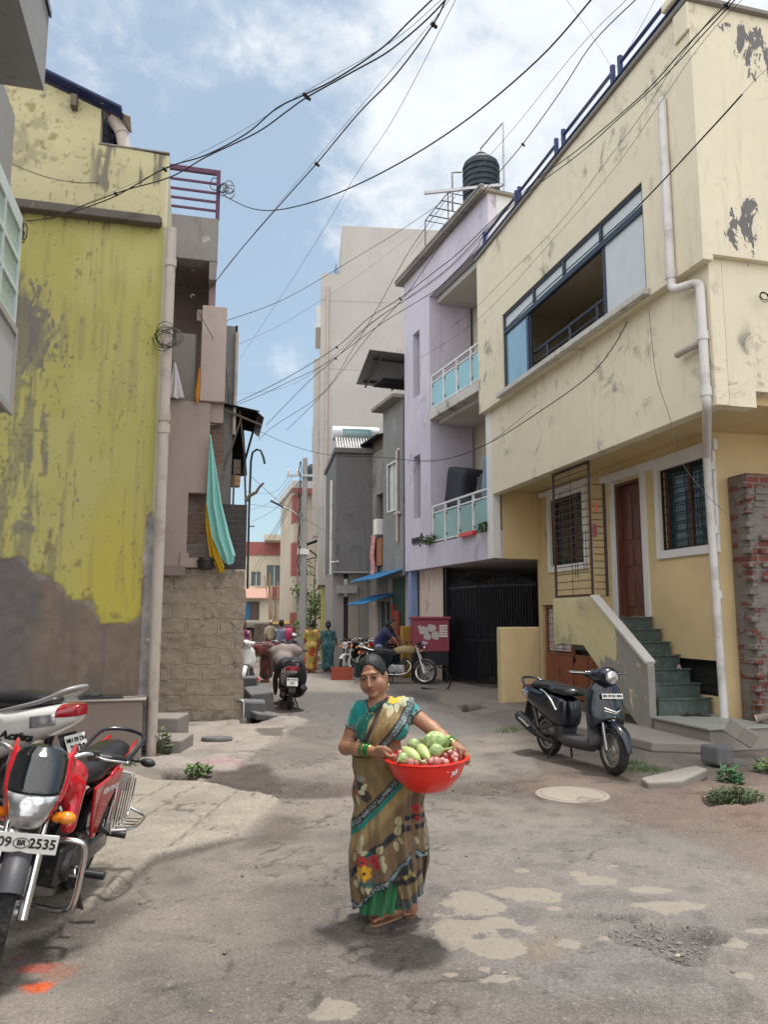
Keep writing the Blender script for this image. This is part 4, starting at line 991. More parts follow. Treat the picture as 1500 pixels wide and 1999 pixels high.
def leafclump(name,label,loc,r,n,mat,size=.05,cat='plant',seed=1,flat=1.0,kind=None,group=None,stem=True,rz=0):
 t=thing(name,label,cat,loc,rz,group)
 rng=random.Random(seed);m=MB()
 for k in range(n):
  a=rng.random()*2*PI;b=rng.random();rr=rng.random()**.5
  c=Vector((r[0]*rr*math.cos(a),r[1]*rr*math.sin(a),r[2]*b*(1.05-.5*rr)))
  d=Vector((math.cos(a),math.sin(a),rng.uniform(-.3,1)*flat)).normalized();L=size*rng.uniform(.6,1.4);sd=d.cross(Vector((rng.random()-.5,rng.random()-.5,1))).normalized()*L*.32
  up=d.cross(sd).normalized()*L*.12
  m.add([tuple(c),tuple(c+d*L*.5+sd+up),tuple(c+d*L),tuple(c+d*L*.5-sd+up)],[(0,1,2,3)])
 m.build('leaves',mat,t,180,fix=False)
 if stem:
  m=MB()
  for k in range(max(4,n//60)):
   a=rng.random()*2*PI;q=rng.random()*.8
   m.tube([(0,0,-.02),(r[0]*q*.5*math.cos(a),r[1]*q*.5*math.sin(a),r[2]*.5),(r[0]*q*math.cos(a),r[1]*q*math.sin(a),r[2]*.95)],[.006,.005,.003],4)
  m.build('stem',M['stem'],t,180)
 return t
leafclump('potted_plant','small green plant growing at the left end of the lower balcony',PF.W(-.05,3.2,3.58),(.16,.18,.3),160,M['leaf'],.09,seed=3)
leafclump('potted_plant','trailing green plant at the right end of the lower balcony',PF.W(-.03,.2,3.62),(.12,.18,.25),130,M['leaf'],.08,seed=4)
YF=Frame(-2.98,9.9,14.2)
def yellow_house():
 h=fthing('yellow_house','yellow walled house with peeling lower plaster and a grey splash stain','house',YF)
 xs=np.arange(-4.6,.001,.02);zs=np.arange(-.1,9.6,.02);xs[-1]=0
 X,Z=np.meshgrid(xs,zs)
 n1=fbm(X*2.2,Z*2.2,oct=5,seed=31);n2=fbm(X*9,Z*9,oct=4,seed=32);n3=fbm(X*40,Z*40,oct=2,seed=33);dr=fbm(X*16,Z*1.3,oct=4,seed=34);sp=vnoise(X*45,Z*15,seed=35);n0=fbm(X*.8,Z*.8,oct=3,seed=36)
 c=np.zeros(X.shape+(3,));H_=np.zeros(X.shape)
 def over(m,col,a=1.0,tex=0.0):
  nonlocal c
  m=np.clip(m*a,0,1)[...,None];c=c*(1-m)+np.array(col)[None,None]*(1+tex*(n2-.5)*2)[...,None]*m
 c*=0;c+=(.425,.395,.135)
 over(sstep(.42,.65,n1),(.465,.43,.175),.7);over(sstep(.45,.6,n0)*sstep(7,2.5,Z),(.42,.372,.075),.5);over(sstep(3.5,1.9,Z+(n1-.5)*1.6)*sstep(-1.3,-.7,X),(.50,.42,.05),.6)
 over(sstep(.56,.64,dr)*.4,(.29,.24,.12),.8);over(sstep(.5,.68,n0+(dr-.5)*.25),(.35,.325,.16),.6)
 up=sstep(7.0,7.02,Z);over(up,(.50,.455,.275));over(up*sstep(.5,.68,n1),(.45,.405,.24),.7)
 over(up*sstep(.6,.72,dr+(Z-8.0)*.14+(n1-.5)*.6)*sstep(-1.1,-.9,X),(.14,.13,.11),.85)
 over(up*sstep(.64,.70,n2+(n1-.5)*.6-np.clip(X+1.75,0,2)*.32),(.24,.22,.16),.55)
 over(sstep(.66,.72,dr+sstep(6.9,7.0,Z)*.1-np.clip(6.95-Z,0,9)*.5)*(1-up),(.20,.17,.08),.7)
 d=np.sqrt(((X+1.92)/.62)**2+((Z-5.35)/.75)**2)
 over(sstep(.66,.74,sp*.55+n2*.25+np.clip(1.3-d,0,1)*.62),(.18,.165,.145),.92)
 over(sstep(1.0,.45,d+(n2-.5)*1.2),(.17,.16,.145),.85)
 run=sstep(.63,.70,dr+np.clip(-X-1.0,0,.8)*.22)*sstep(1.6,2.6,Z)*sstep(6.0,5.0,Z)*sstep(-.9,-1.3,X);over(run,(.25,.235,.15),.75)
 over(sstep(.745,.80,sp*.7+dr*.3+np.clip(-X-1.15,-.3,.7)*.15)*sstep(1.8,2.4,Z)*sstep(6.2,5.2,Z),(.20,.18,.12),.75)
 for px,pz,rx,rz in((-1.55,3.75,.04,.14),(-1.35,3.62,.035,.2),(-1.42,4.25,.03,.12),(-1.18,4.3,.02,.08),(-1.55,2.85,.13,.12),(-1.05,3.4,.02,.03),(-1.55,5.98,.035,.03),(-.95,3.2,.02,.025)):
  q=np.sqrt(((X-px)/rx)**2+((Z-pz)/rz)**2)+(n2-.5)*1.6;over(sstep(1.1,.8,q),(.21,.19,.165),.85)
 over(sstep(.90,.93,vnoise(X*17,Z*14,seed=38)+(n1-.5)*.2+(-X-1.2)*.05),(.22,.19,.09),.7)
 over(sstep(.955,.97,vnoise(X*30,Z*12,seed=39)+np.clip(-X-1.0,-.5,.6)*.06),(.20,.18,.10),.6)
 bx=np.interp(xs,[-4.6,-1.85,-1.62,-1.45,-1.12,-1.0,-.72,-.6,-.28,-.13,-.105,0],[2.5,2.5,2.48,2.3,2.12,1.92,1.88,1.72,1.66,1.72,3.06,3.06])
 e=bx[None,:]-Z+(n2-.5)*.22+(n1-.5)*.25*(X<-.2)
 pk=sstep(-.015,.02,e)
 over(sstep(-.10,.0,e)*sstep(.4,.6,n2),(.23,.20,.07),.8)
 over(pk,(.215,.165,.13),1.0,.25);over(pk*sstep(.45,.62,n1),(.19,.15,.13),.8);over(pk*sstep(-1.25,-1.5,X+(n1-.5)*.6),(.135,.13,.13),.85,.3);over(pk*sstep(.10,.0,e)*sstep(.45,.6,n2),(.42,.40,.37),.5)
 over(pk*sstep(.58,.66,dr),(.15,.13,.125),.5)
 H_+=pk*.012
 over(sstep(-.035,-.03,X)*(Z>3.0),(.56,.54,.47),.8);over(sstep(-.12,-.1,X+(n2-.5)*.05)*sstep(3.1,2.95,Z+(n2-.5)*.2),(.33,.315,.31),.9,.5)
 ck=np.abs(fbm(X*3,Z*1.5,oct=4,seed=44)-.5);over(sstep(.008,.002,ck)*(n0>.5),(.16,.14,.07),.6)
 top=np.interp(xs,[-4.6,-1.64,-.92,-.919,0],[10.6,8.86,8.60,8.10,8.06])
 nx,nz=len(xs),len(zs);V=np.stack([X,H_-(n3-.5)*.004,np.minimum(Z,top[None,:])],-1).reshape(-1,3)
 i=np.arange((nz-1)*(nx-1));r,q=i//(nx-1),i%(nx-1);a=r*nx+q
 F=np.stack([a,a+1,a+nx+1,a+nx],1);F=F[zs[r]<np.minimum(top[q],top[q+1])]
 np_mesh('wall',V,F,colmat('peeling_yellow_plaster',.9,.35,60,0,.3,var=.25,nscale=30),h,c.reshape(-1,3))
 m=MB();m.yprism([(-4.6,-.1),(-.0,-.1),(-.0,8.06),(-.919,8.09),(-.919,8.55),(-1.64,8.8),(-4.6,9.9)],.02,.22);m.box(-.22,-.0,.22,3.4,-.1,8.0);m.build('side_wall',plaster('pale_yellow_paint',(.50,.47,.33),(.2,.18,.12),.5),h)
 m=MB();m.box(-2.4,-.08,-.16,-.005,6.97,7.09);m.box(-.09,-.06,-.15,-.02,6.99,7.07);m.build('ledge',plaster('mouldy_ledge',(.13,.115,.10),(.04,.035,.03),.8,(.25,.22,.17),.25),h,bev=.012)
 m=MB();m.box(-.93,.0,-.02,.24,8.085,8.11);m.build('coping',M['conc'],h,bev=.008)
 m=MB();n=22
 m.grid(lambda u,v:(-4.4+3.75*u,-.16+3.2*v,9.98-1.42*u+.02+.018*math.sin(v*80)),4,60);m.build('roof_sheet',M['railblue'],h,solid=.03)
 m=MB();m.box(-1.30,-1.22,-.14,.2,8.52,8.68);m.build('rafter_end',M['oldwood'],h)
 m=MB();m.grid(lambda u,v:(-.85,.25+2.6*u,8.0+.62*v),2,2);m.build('roof_gap',M['dark'],h)
 m=MB();m.grid(lambda u,v:(-.62+.085*math.sin(v*3.9-1.9)-.06*u,.06+.5*u,8.12+.46*(1-.0*u)*v+.0*u),8,10)
 m=MB();m.tube([(-.60,.12,8.10),(-.66,.14,8.40),(-.78,.16,8.60)],[.085,.088,.09],16);m.tube([(-.65,.13,8.36),(-.66,.135,8.39)],.094,16)
 m.build('rain_spout',M['pvcdirty'],h,50)
 m=MB();m.grid(lambda u,v:(-.92+.38*u,-.05+.4*v,8.66-.10*u+.03*math.sin(5*u)+.02*math.sin(7*v)),10,6);m.build('gutter_flap',M['pvcdirty'],h,180,solid=.008)
 m=MB();m.box(-3.2,-.04,-.45,-.03,-.1,.72);m.build('plinth',plaster('plinth_plaster',(.26,.21,.185),(.12,.11,.1),.6,(.3,.27,.25),.2),h,bev=.015)
 m=MB();m.box(-3.2,-.0,-.48,-.03,.722,.745);m.build('plinth_top',M['slab'],h,bev=.008)
yellow_house()
o=MB();o.box(-.28,.22,-.12,.12,0,.025);ob=o.build('slate_slab',plain('black_slate',(.035,.037,.042),.5),None,bev=.006);ob.location=YF.W(-.5,-.25,.747);ob.rotation_euler=(0,0,YF.ang+.1);tag(ob,'thin black slate lying on the grey plinth ledge','slate')
o=MB();o.box(-.09,.09,-.07,.07,0,.035);ob=o.build('stone_chip',M['granite'],None,bev=.01);ob.location=YF.W(-.62,-.27,.773);tag(ob,'small dark stone resting on the black slate','stone')
px_,py_=-2.875,9.79
t=pipe_run('down_pipe','tall dusty white pipe standing at the corner of the yellow house',[(px_,py_,6.93),(px_,py_,-.05)],.064,M['pvcdirty'],[(px_,py_,6.45),(px_,py_,4.32),(px_,py_,4.16)])
m=MB();m.bar((-.12,.05,1.44-6.93),(.075,-.02,1.40-6.93),.02,.035);m.build('clamp',M['pvcdirty'],t)
for k,(dx,z1,r_,lab)in enumerate(((-.075,3.4,.014,'thin grey conduit nearest the tall white pipe'),(-.045,4.6,.010,'thinnest grey conduit beside the tall white pipe'))):
 m=MB();m.tube([(px_+dx,py_+.04,-.05),(px_+dx-.005,py_+.04,1.4),(px_+dx,py_+.04,z1)],r_,6);ob=m.build('conduit',M['galv'],None,60);tag(ob,lab,'pipe')
for nm,x0,x1,y0,y1,z,lab in(('stone_step',-3.45,-2.78,10.65,11.25,.37,'upper dark stone step beside the tall white pipe'),('stone_step',-3.3,-2.55,9.95,10.6,.185,'lower broad stone step in front of the upper dark step')):
 m=MB();m.box(x0,x1,y0,y1,-.05,z);ob=m.build(nm,plaster('stone_step_mat',(.22,.195,.18),(.08,.075,.07),.8,(.3,.27,.25),.3,streak=0,bump=.5),None,bev=.02);tag(ob,lab,'step')
NF=Frame(-2.9,6.0,14.2)
h=fthing('canopy_house','grey house at the near left with a concrete canopy above','house',NF)
m=MB();m.box(-1.5,-.85,-6,2.7,-.1,7.6);m.build('wall',M['greywall'],h)
m=MB();m.wall('y',-6,0,6.16,6.9,-.10,0);m.box(-.85,-.10,-.12,0,6.16,6.9);m.box(-.85,-.1,-6,-.12,6.42,6.5);m.box(-.28,-.1,-6,-.12,6.16,6.42);m.box(-.85,-.28,-.34,-.12,6.16,6.42);m.box(-.02,.02,-6,.02,6.901,6.92);m.build('canopy',plaster('canopy_cement',(.27,.265,.265),(.10,.1,.1),.6,streak=.4),h)
m=MB();m.box(.003,.02,-6,.012,6.86,6.90);m.build('canopy_edge',M['railblue'],h)
P2=Frame(-3.72,7.4,14.2)
s=fthing('window_shade','pale green translucent window shade with a white frame','awning',P2)
m=MB();m.box(-.03,-.012,-3,0,4.62,5.62);m.build('panel',M['signgreen'],s)
m=MB()
for z in(4.6,4.95,5.28,5.62):m.box(-.011,.01,-3,0,z,z+.05 if z<5.6 else z+.16)
for y in(-.04,-.7,-1.4):m.box(-.011,.012,y,y+.04,4.65,5.62)
m.build('frame',plain('white_green_frame',(.56,.62,.60),.4),s)
P3=Frame(-3.13,6.3,14.2)
s=fthing('shop_sign','small boxed signboard with an orange and red picture','sign',P3)
m=MB();m.box(-.30,-.03,-2.2,-.002,3.42,4.14);m.build('box',M['greywall'],s)
m=MB();m.box(-.03,0,-2.2,0,4.09,4.15);m.box(-.03,0,-2.2,0,3.40,3.46);m.box(-.03,0,-.05,0,3.46,4.09);m.build('frame',plain('sign_frame',(.40,.38,.37),.4,.3),s)
m=MB();m.box(-.028,-.022,-2.2,-.051,3.46,4.09);m.build('face',plain('sign_face',(.40,.39,.39),.4),s)
m=MB();m.lathe([(.21,0),(.21,.006)],20,Matrix.Translation((-.02,-.78,3.92))@Matrix.Rotation(R(90),4,'Y'));m.build('orange_disc',M['amber'],s)
m=MB();m.box(-.02,-.012,-2.0,-.62,3.6,3.76);m.build('red_band',M['redplastic'],s)
m=MB();m.box(-.02,-.013,-2.0,-.60,3.47,3.58);m.build('white_band',M['plate'],s)
SF=Frame(-2.45,13.1,14.2)
def pink_house():
 h=fthing('pink_house','dusty pink house on a rubble stone base with an open upper floor','house',SF)
 xs=np.arange(-3.2,.101,.025);zs=np.arange(-.1,2.545,.025);X,Z=np.meshgrid(xs,zs)
 n1=fbm(X*3,Z*5,oct=5,seed=51);n2=fbm(X*13,Z*16,oct=3,seed=52)
 m=MB();nx,nz=len(xs),len(zs)
 edge=np.where(X>.08,(fbm(Z*4,Z*0,oct=3,seed=5)-.5)*.1,0)
 V=np.stack([X+edge,-(n1-.5)*.09-(n2-.5)*.045+.02,Z],-1).reshape(-1,3);i=np.arange((nz-1)*(nx-1));r,q=i//(nx-1),i%(nx-1);a=r*nx+q
 np_mesh('stone_base',V,np.stack([a,a+1,a+nx+1,a+nx],1),M['stonewall'],h)
 m=MB();m.box(-3.2,.06,.06,6,-.1,2.5);m.build('base_core',M['stonewall'],h)
 m=MB();m.wall('x',-3.2,-.58,2.54,5.38,-.10,.12,[(-.90,-.3,2.7,3.8)]);m.box(-1.0,-.86,-.13,-.101,2.54,2.78);m.build('wall',M['pink'],h)
 m=MB();m.box(-3.2,-.905,-.14,-.101,2.40,2.56);m.build('wall_foot',M['pinkdark'],h)
 m=MB();m.box(-1.2,-.33,.13,.5,2.5,5.05);m.build('brick_wall',M['brickold'],h)
 m=MB();m.box(-.5,.10,.16,2.2,2.5,3.66);m.build('dark_brick_wall',M['brickdark'],h)
 m=MB();m.box(-.575,-.36,-.03,.12,5.05,5.38);m.build('lintel',M['pink'],h)
 m=MB();m.box(-.77,-.35,-.16,.2,5.39,7.10);m.build('pillar',plaster('pink_pillar',(.43,.355,.34),(.3,.25,.24),.2,streak=.2),h,bev=.01)
 m=MB();m.box(-1.25,-.86,.0,.12,5.381,6.62);m.build('parapet',M['conc'],h,bev=.01)
 m=MB();m.box(-3.2,-.54,-.05,.3,7.97,8.78);m.box(-.68,-.55,-.04,.2,7.63,7.97);m.build('beam',M['conc'],h,bev=.012)
 m=MB();m.box(-3.2,-.54,.3,6,8.45,8.78);m.build('roof',M['conc'],h)
 m=MB();m.box(-3.2,-.6,2.1,2.2,5.38,8.45);m.box(-.66,-.55,.2,3,5.38,8.45);m.box(-3.2,-.66,.3,2.1,5.3,5.38);m.box(-3.2,-.66,.3,2.1,8.4,8.449);m.build('inner_wall',M['pinkdark'],h)
 m=MB();m.box(-.86,-.77,.02,.1,6.88,7.08);m.build('ledge',M['pink'],h)
 for k,z in enumerate((8.3,6.9)):
  m=MB();m.tube([(-.95+.03*math.cos(a),.28-.3*k,7.9-.6*k+.03*math.sin(a))for a in[2*PI*q/10 for q in range(8)]],.008,5);m.build('hook',M['galv'],h,60)
 m=MB();m.box(-.35,-.12,1.5,6,3.6,7.40);m.build('back_block',M['cement'],h)
 m=MB();m.box(-.12,-.07,1.5,1.9,5.2,7.42);m.build('back_trim',M['tindark'],h)
 return h
pink_house()
t=fthing('terrace_railing','maroon pipe railing on the terrace above the pink house','railing',SF)
m=MB();m.box(-.60,-.53,-.04,.03,8.782,9.72);m.build('post',M['railpurple'],t)
m=MB();m.box(-3.2,-.601,-.04,.03,9.64,9.72);m.build('top_rail',M['railpurple'],t)
for z in(8.93,9.10,9.27,9.45):m=MB();m.box(-3.2,-.601,-.02,.015,z,z+.035);m.build('bar',M['railpurple'],t)
m=MB();m.tube([(-.10,1.42,5.2),(-.10,1.42,5.9),(-.09,1.42,6.0),(-.09,1.42,7.25)],.035,8);ob=m.build('drain_pipe',M['pvcdirty'],None,50);ob.location=SF.o;ob.rotation_euler=(0,0,SF.ang);tag(ob,'slim white pipe on the wall behind the pink house','pipe','drain pipes')
t=fthing('tin_lean_to','sooty black tin lean-to roof propped behind the pink house','awning',SF)
m=MB();m.grid(lambda u,v:(-.33+.70*u,1.3+1.7*v,5.78-.12*u+.012*math.sin(v*60)-.55*v*0),6,60);m.build('tin_sheet',M['tindark'],t,solid=.015)
m=MB();m.grid(lambda u,v:(.34+.12*u+.05*v,1.28+1.7*v,5.64-.10*u),3,4);m.build('gutter_sheet',M['galv'],t,solid=.01)
m=MB();m.grid(lambda u,v:(-.32+.60*u-.1*v,3.0,4.6+1.1*v+.1*u),3,3);m.grid(lambda u,v:(.10+.27*v,1.4+1.6*u,4.55+1.12*v),4,4);m.build('hanging_sheet',M['tindark'],t,solid=.02)
for pts in(((-.28,1.4,4.5),(-.12,1.5,5.0),(.05,1.5,5.6)),((.0,1.5,5.7),(.12,1.6,4.9),(.18,1.6,3.7)),((-.3,1.35,5.66),(.42,1.35,5.4)),((-.08,1.4,3.7),(-.07,1.45,4.7))):
 m=MB();m.tube(pts,.022,6);m.build('prop',M['oldwood'],t,60)
for k,(x,z,wd,hh,mat,lab)in enumerate(((-.02,4.45,.14,.28,M['oldwood'],'dark wooden crate stored under the tin lean-to'),(-.03,4.22,.16,.2,plain('cardboard',(.36,.22,.12),.85),'brown cardboard carton below the dark crate'))):
 m=MB();m.box(x-wd/2,x+wd/2,1.5,1.75,z,z+hh);m.box(x-wd/2-.008,x+wd/2+.008,1.49,1.5,z+hh*.45,z+hh*.55);ob=m.build('storage_box',mat,None,bev=.006);ob.location=SF.o;ob.rotation_euler=(0,0,SF.ang);tag(ob,lab,'box')
def cloth_strip(name,label,pts,mat,depth=0.0):
 """hanging length of cloth: centre line and half width, gathered at the top"""
 m=MB()
 def fn(u,v):
  k=v*(len(pts)-1);i=min(int(k),len(pts)-2);f=k-i;a,b=pts[i],pts[i+1]
  x0=a[0]*(1-f)+b[0]*f;x1=a[1]*(1-f)+b[1]*f;z=a[2]*(1-f)+b[2]*f
  w=x1-x0
  return(x0+w*u,-.22+depth-.035*math.sin(u*14+v*3)*min(1,w*4)-.05*math.sin(u*PI),z-.04*math.sin(u*PI)*v)
 m.grid(fn,26,50);o=m.build(name,mat,None,180,solid=.004);o.location=SF.o;o.rotation_euler=(0,0,SF.ang);return tag(o,label,'cloth','cloths hanging on the pink house')
t_=NT('turquoise_cloth');n=t_.noise(30,5,.6);vv=t_.voro(13);v2=t_.noise(3,3,.5)
M['turq']=t_.bsdf(t_.mix(t_.math('MULTIPLY',t_.ramp(vv,.16,.06),t_.ramp(v2,.48,.6)),t_.mix(n,(.17,.44,.42),(.26,.54,.51)),(.36,.12,.10)),.85,bump=n,bs=.2)
M['mustard']=plain('mustard_cloth',(.42,.25,.01),.85,bump=.2)
cloth_strip('hanging_cloth','long turquoise flowered cloth hanging from the pink house',[(-.59,-.565,4.78),(-.60,-.46,4.2),(-.605,-.35,3.6),(-.50,-.2,3.05),(-.36,-.10,2.75),(-.28,-.12,2.62)],M['turq'])
cloth_strip('hanging_cloth','mustard cloth hanging behind the turquoise one',[(-.62,-.55,3.6),(-.6,-.48,3.2),(-.53,-.36,2.75),(-.42,-.28,2.56),(-.38,-.28,2.48)],M['mustard'],.03)
cloth_strip('hanging_cloth','small orange cloth hanging beside the pink pillar',[(-.80,-.775,5.95),(-.83,-.775,5.7),(-.85,-.775,5.45),(-.82,-.79,5.36)],plain('orange_cloth',(.55,.20,.01),.85),.05)
cloth_strip('hanging_cloth','grey green cloth hanging behind the tall white pipe',[(-1.42,-1.36,7.0),(-1.42,-1.3,6.3),(-1.42,-1.28,5.8),(-1.42,-1.3,5.45)],plain('grey_green_cloth',(.22,.27,.26),.9,var=.4),.05)
cloth_strip('hanging_cloth','pale white cloth hanging right of the tall pipe',[(-1.22,-1.18,6.0),(-1.25,-1.1,5.7),(-1.28,-1.02,5.42)],plain('white_cloth',(.55,.54,.58),.9),.04)
m=MB();m.lathe([(.10,0),(.13,.04),(.135,.16),(.12,.2)],16);m.tube([(.14*math.cos(a),.14*math.sin(a),.15)for a in[2*PI*k/14 for k in range(14)]],.012,6,True)
ob=m.build('black_basin',M['blackplastic'],None,40);ob.location=SF.W(-.58,-.16,2.50);tag(ob,'small black basin hung on the wall below the cloths','basin')
m=MB();b=at(483,1150,15.2);p=[b,at(486,1000,15.2),at(490,900,15.2),at(493,884,15.2),at(501,878,15.2),at(509,880,15.2),at(514,892,15.2),at(517,906,15.2)];m.tube(p,.022,8)
a_,c_=at(486,1028,15.2),at(497,1028,15.2);m.tube([a_,c_],.012,5);ob=m.build('hooked_pole',plain('green_black_iron',(.04,.055,.05),.6),None,60);tag(ob,'thin iron pole with a hooked top behind the dark brick wall','pole')
m=MB();m.tube([at(480,978,14),at(488,968,14),at(500,962,14),at(506,952,14),at(515,943,14)],[.05,.035,.03,.025,.02],7);ob=m.build('crooked_stick',M['oldwood'],None,60);tag(ob,'crooked dry branch poking out above the dark brick wall','branch')
for nm,px,py,dx,dy,dz,rot,lab,dep in(('stone_block',500,1392,.42,.7,.42,(R(6),R(-5),.35),'large tilted dark stone block beside the covered scooter',0),('stone_block',482,1402,.5,.5,.30,(0,R(3),.2),'flat dark stone block at the corner of the rubble wall',0),('stone_block',480,1370,.34,.5,.50,(0,0,.1),'upper grey stone block leaning by the rubble wall',0),('stone_block',512,1404,.45,.35,.12,(R(5),R(8),.6),'broken flat stone in front of the large tilted block',0)):
 x,y=gnd(px,py);m=MB();m.box(-dx/2,dx/2,-dy/2,dy/2,0,dz);ob=m.build(nm,M['stone'],None,bev=.03);ob.location=(x,y+dy/2,gz(y)-.03);ob.rotation_euler=rot;tag(ob,lab,'stone',None)
x,y=gnd(475,1408);m=MB();m.tube([(x-.15,y+.1,.34),(x-.02,y,.34),(x,y,.32),(x,y,.05)],.022,8);ob=m.build('water_pipe',M['galv'],None,60);tag(ob,'small bent water pipe at the foot of the rubble wall','pipe')
x,y=gnd(423,1450);m=MB();m.lathe([(0,.05),(.2,.045),(.21,.02),(.2,0)],24,Matrix.Scale(.62,4,(0,1,0)));ob=m.build('drain_cover',M['stone'],None,30);ob.location=(x,y,.03);ob.scale=(1.05,1,1);tag(ob,'oval grey stone lid lying on the pale paving','lid')
GF=Frame(.55,21.95,20)
h=fthing('cement_house','narrow grey cement house between the lilac house and the dark box','house',GF)
m=MB();m.wall('y',0,1.7,2.9,8.1,0,.2,[(.55,1.25,4.9,6.3)]);m.box(.2,4,0,.2,0,8.1);m.box(.2,4,1.5,1.7,0,8.1);m.build('wall',M['cement'],h)
m=MB();m.box(-.35,4,-.05,1.85,8.1,8.22);m.build('roof_slab',M['conc'],h,bev=.02)
f=MB();inset_frame(f,.0,.55,1.25,4.9,6.3,.05,.02);f.box(.02,.05,.88,.92,4.9,6.3);w_=f.build('window',M['whitemetal'],h)
g=MB();g.box(.06,.07,.55,1.25,4.9,6.3);g.build('pane',M['frost'],w_)
m=MB();m.wall('y',1.7,4.3,2.4,7.0,.1,.3,[(1.85,2.6,3.9,5.6)]);m.build('old_wall',M['conc'],h)
m=MB();m.box(.12,.3,1.72,4.2,7.0,7.5);m.build('timber_gable',M['oldwood'],h)
m=MB();m.grid(lambda u,v:(-.25+1.2*u,1.65+2.2*v,7.35+.3*u),3,4);m.build('gable_roof',M['tindark'],h,solid=.04)
m=MB();m.box(.5,.6,1.71,3.8,3.4,5.8);m.build('window_dark',M['dark'],h)
m=MB();m.box(-.03,.08,1.78,2.5,3.3,4.15);m.build('cane_screen',plain('orange_cane',(.28,.12,.06),.8,scale=30,var=.5),h)
m=MB();m.wall('y',0,4.3,0,2.9,.15,.3,[(1.35,2.4,.9,2.2)]);m.build('ground_wall',plaster('beige_shopfront',(.40,.36,.33),None,.4),h)
m=MB();m.box(.10,.149,.25,1.15,.05,2.85);m.build('green_shutter',plain('dark_green_shutter',(.018,.05,.042),.5),h)
f=MB();inset_frame(f,.15,1.35,2.4,.9,2.2,.09,.05);f.box(.16,.18,1.85,1.9,.9,2.2);w_=f.build('window',M['greywall'],h)
g=MB();g.box(.2,.21,1.35,2.4,.9,2.2);g.build('pane',M['darkglass'],w_)
m=MB();m.tube([(-.05,.35,3.9),(-.05,.35,6.55),(-.02,.32,6.62),(.1,.2,6.62)],.045,8);m.tube([(-.05,.1,4.72),(-.05,.5,4.72)],.05,8);m.build('drain_pipe',M['pvcdirty'],h,50)
for nm,y0,z0,y1,lab,dx in(('blue_awning',0.05,3.12,2.6,'larger blue tin awning below the cement house',.95),('blue_awning',1.1,2.42,2.8,'smaller lower blue tin awning below the cement house',.95)):
 m=MB();n=40;m.grid(lambda u,v:(.15-dx*v,y0+(y1-y0)*u,z0-.32*v+.018*math.sin(u*60)),n,4);ob=m.build(nm,M['tinblue'],None,180,solid=.02);ob.location=GF.o;ob.rotation_euler=(0,0,GF.ang);tag(ob,lab,'awning','blue tin awnings')
m=MB();m.box(.0,.1,.95,1.02,.4,2.1);m.box(.02,.09,.5,.95,.9,1.9);ob=m.build('red_board',plain('dull_red_board',(.24,.045,.03),.6),None);ob.location=GF.o;ob.rotation_euler=(0,0,GF.ang);tag(ob,'dull red board leaning beside the dark green shutter','board')
ob=MB();ob.box(-.15,.12,1.9,2.2,4.25,4.75);o=ob.build('air_cooler',M['plate'],None,bev=.03);o.location=GF.o;o.rotation_euler=(0,0,GF.ang);tag(o,'small white air cooler in the dark window opening','cooler')
cl=cloth_sheet('hanging_cloth','red and white cloth hanging from the far window',GF,-.12,2.2,2.5,3.0,4.3,plain('red_white_cloth',(.5,.25,.25),.9,var=1.0,scale=12),2)
t=fthing('tin_roof_sheet','large tilted grey corrugated tin sheet above the cement house','tin roof',GF)
m=MB();m.grid(lambda u,v:(-1.07+.66*v+(2.1-.66*v)*u,-.1+3.3*v,9.42+.012*math.sin(v*110)),6,90);m.build('sheet',M['tin'],t,solid=.015)
for y in(.5,2.7):m=MB();m.bar((-.85+.2*y,y,9.37),(1.0,y,9.37),.06);m.build('purlin',M['grille'],t)
for u in(.12,.75):m=MB();m.bar((-.9+1.9*u,-.05,9.31),(-.3+1.5*u,3.1,9.31),.05);m.build('batten',M['grille'],t)
m=MB();m.tube([(.6,.5,8.2),(.6,.5,9.35)],.04,6);m.build('post',M['grille'],t)
m=MB();m.grid(lambda u,v:(-.55+1.4*u,.2+.9*v,8.72+.012*math.sin(v*60)),4,40);ob=m.build('tin_roof_sheet',M['tindark'],None,180,solid=.05);ob.location=GF.o;ob.rotation_euler=(0,0,GF.ang);tag(ob,'small black tin sheet just under the large tilted one','tin roof')
DF=Frame(-1.57,24.6,9,-.12)
h=fthing('dark_house','dark cement box shaped upper storey overhanging the lane','house',DF)
m=MB();m.box(0,4,0,4.0,3.3,7.15);m.build('upper_block',M['concdark'],h,bev=.02)
m=MB();m.box(-.07,4,-.10,4.05,7.15,7.32);m.build('parapet_cap',M['concdark'],h,bev=.015)
m=MB();m.box(-.03,4,-.03,4,3.24,3.299);m.build('slab_edge',M['greywall'],h)
m=MB();m.box(.85,4,.5,4,0,3.24);m.build('ground_wall',M['greywall'],h)
m=MB();m.box(-.02,.35,.6,3.6,0,3.24);m.build('side_wall',M['greywall'],h)
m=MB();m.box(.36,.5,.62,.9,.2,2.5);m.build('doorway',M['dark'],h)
m=MB();m.box(.5,.84,.5,.8,0,3.24);m.build('pillar',plaster('beige_pillar',(.36,.33,.29),None,.3),h)
m=MB();m.box(.1,.75,.2,.55,2.6,2.85);m.build('door_hood',M['greywall'],h)
m=MB();m.box(1.55,1.95,.3,.499,0,3.24);m.build('pillar',M['greywall'],h)
m=MB();m.box(1.93,2.35,-.06,-.002,3.9,6.1);m.build('window_surround',M['greywall'],h)
m=MB();m.tube([(-.1,.35,3.2),(-.1,.35,6.3)],.045,8);m.tube([(-.1,.35,3.6),(.1,-.1,3.6)],.03,8);m.build('drain_pipe',M['pvc'],h,50)
t=fthing('solar_heater','white solar water heater drum with tubes on the dark house roof','solar heater',DF)
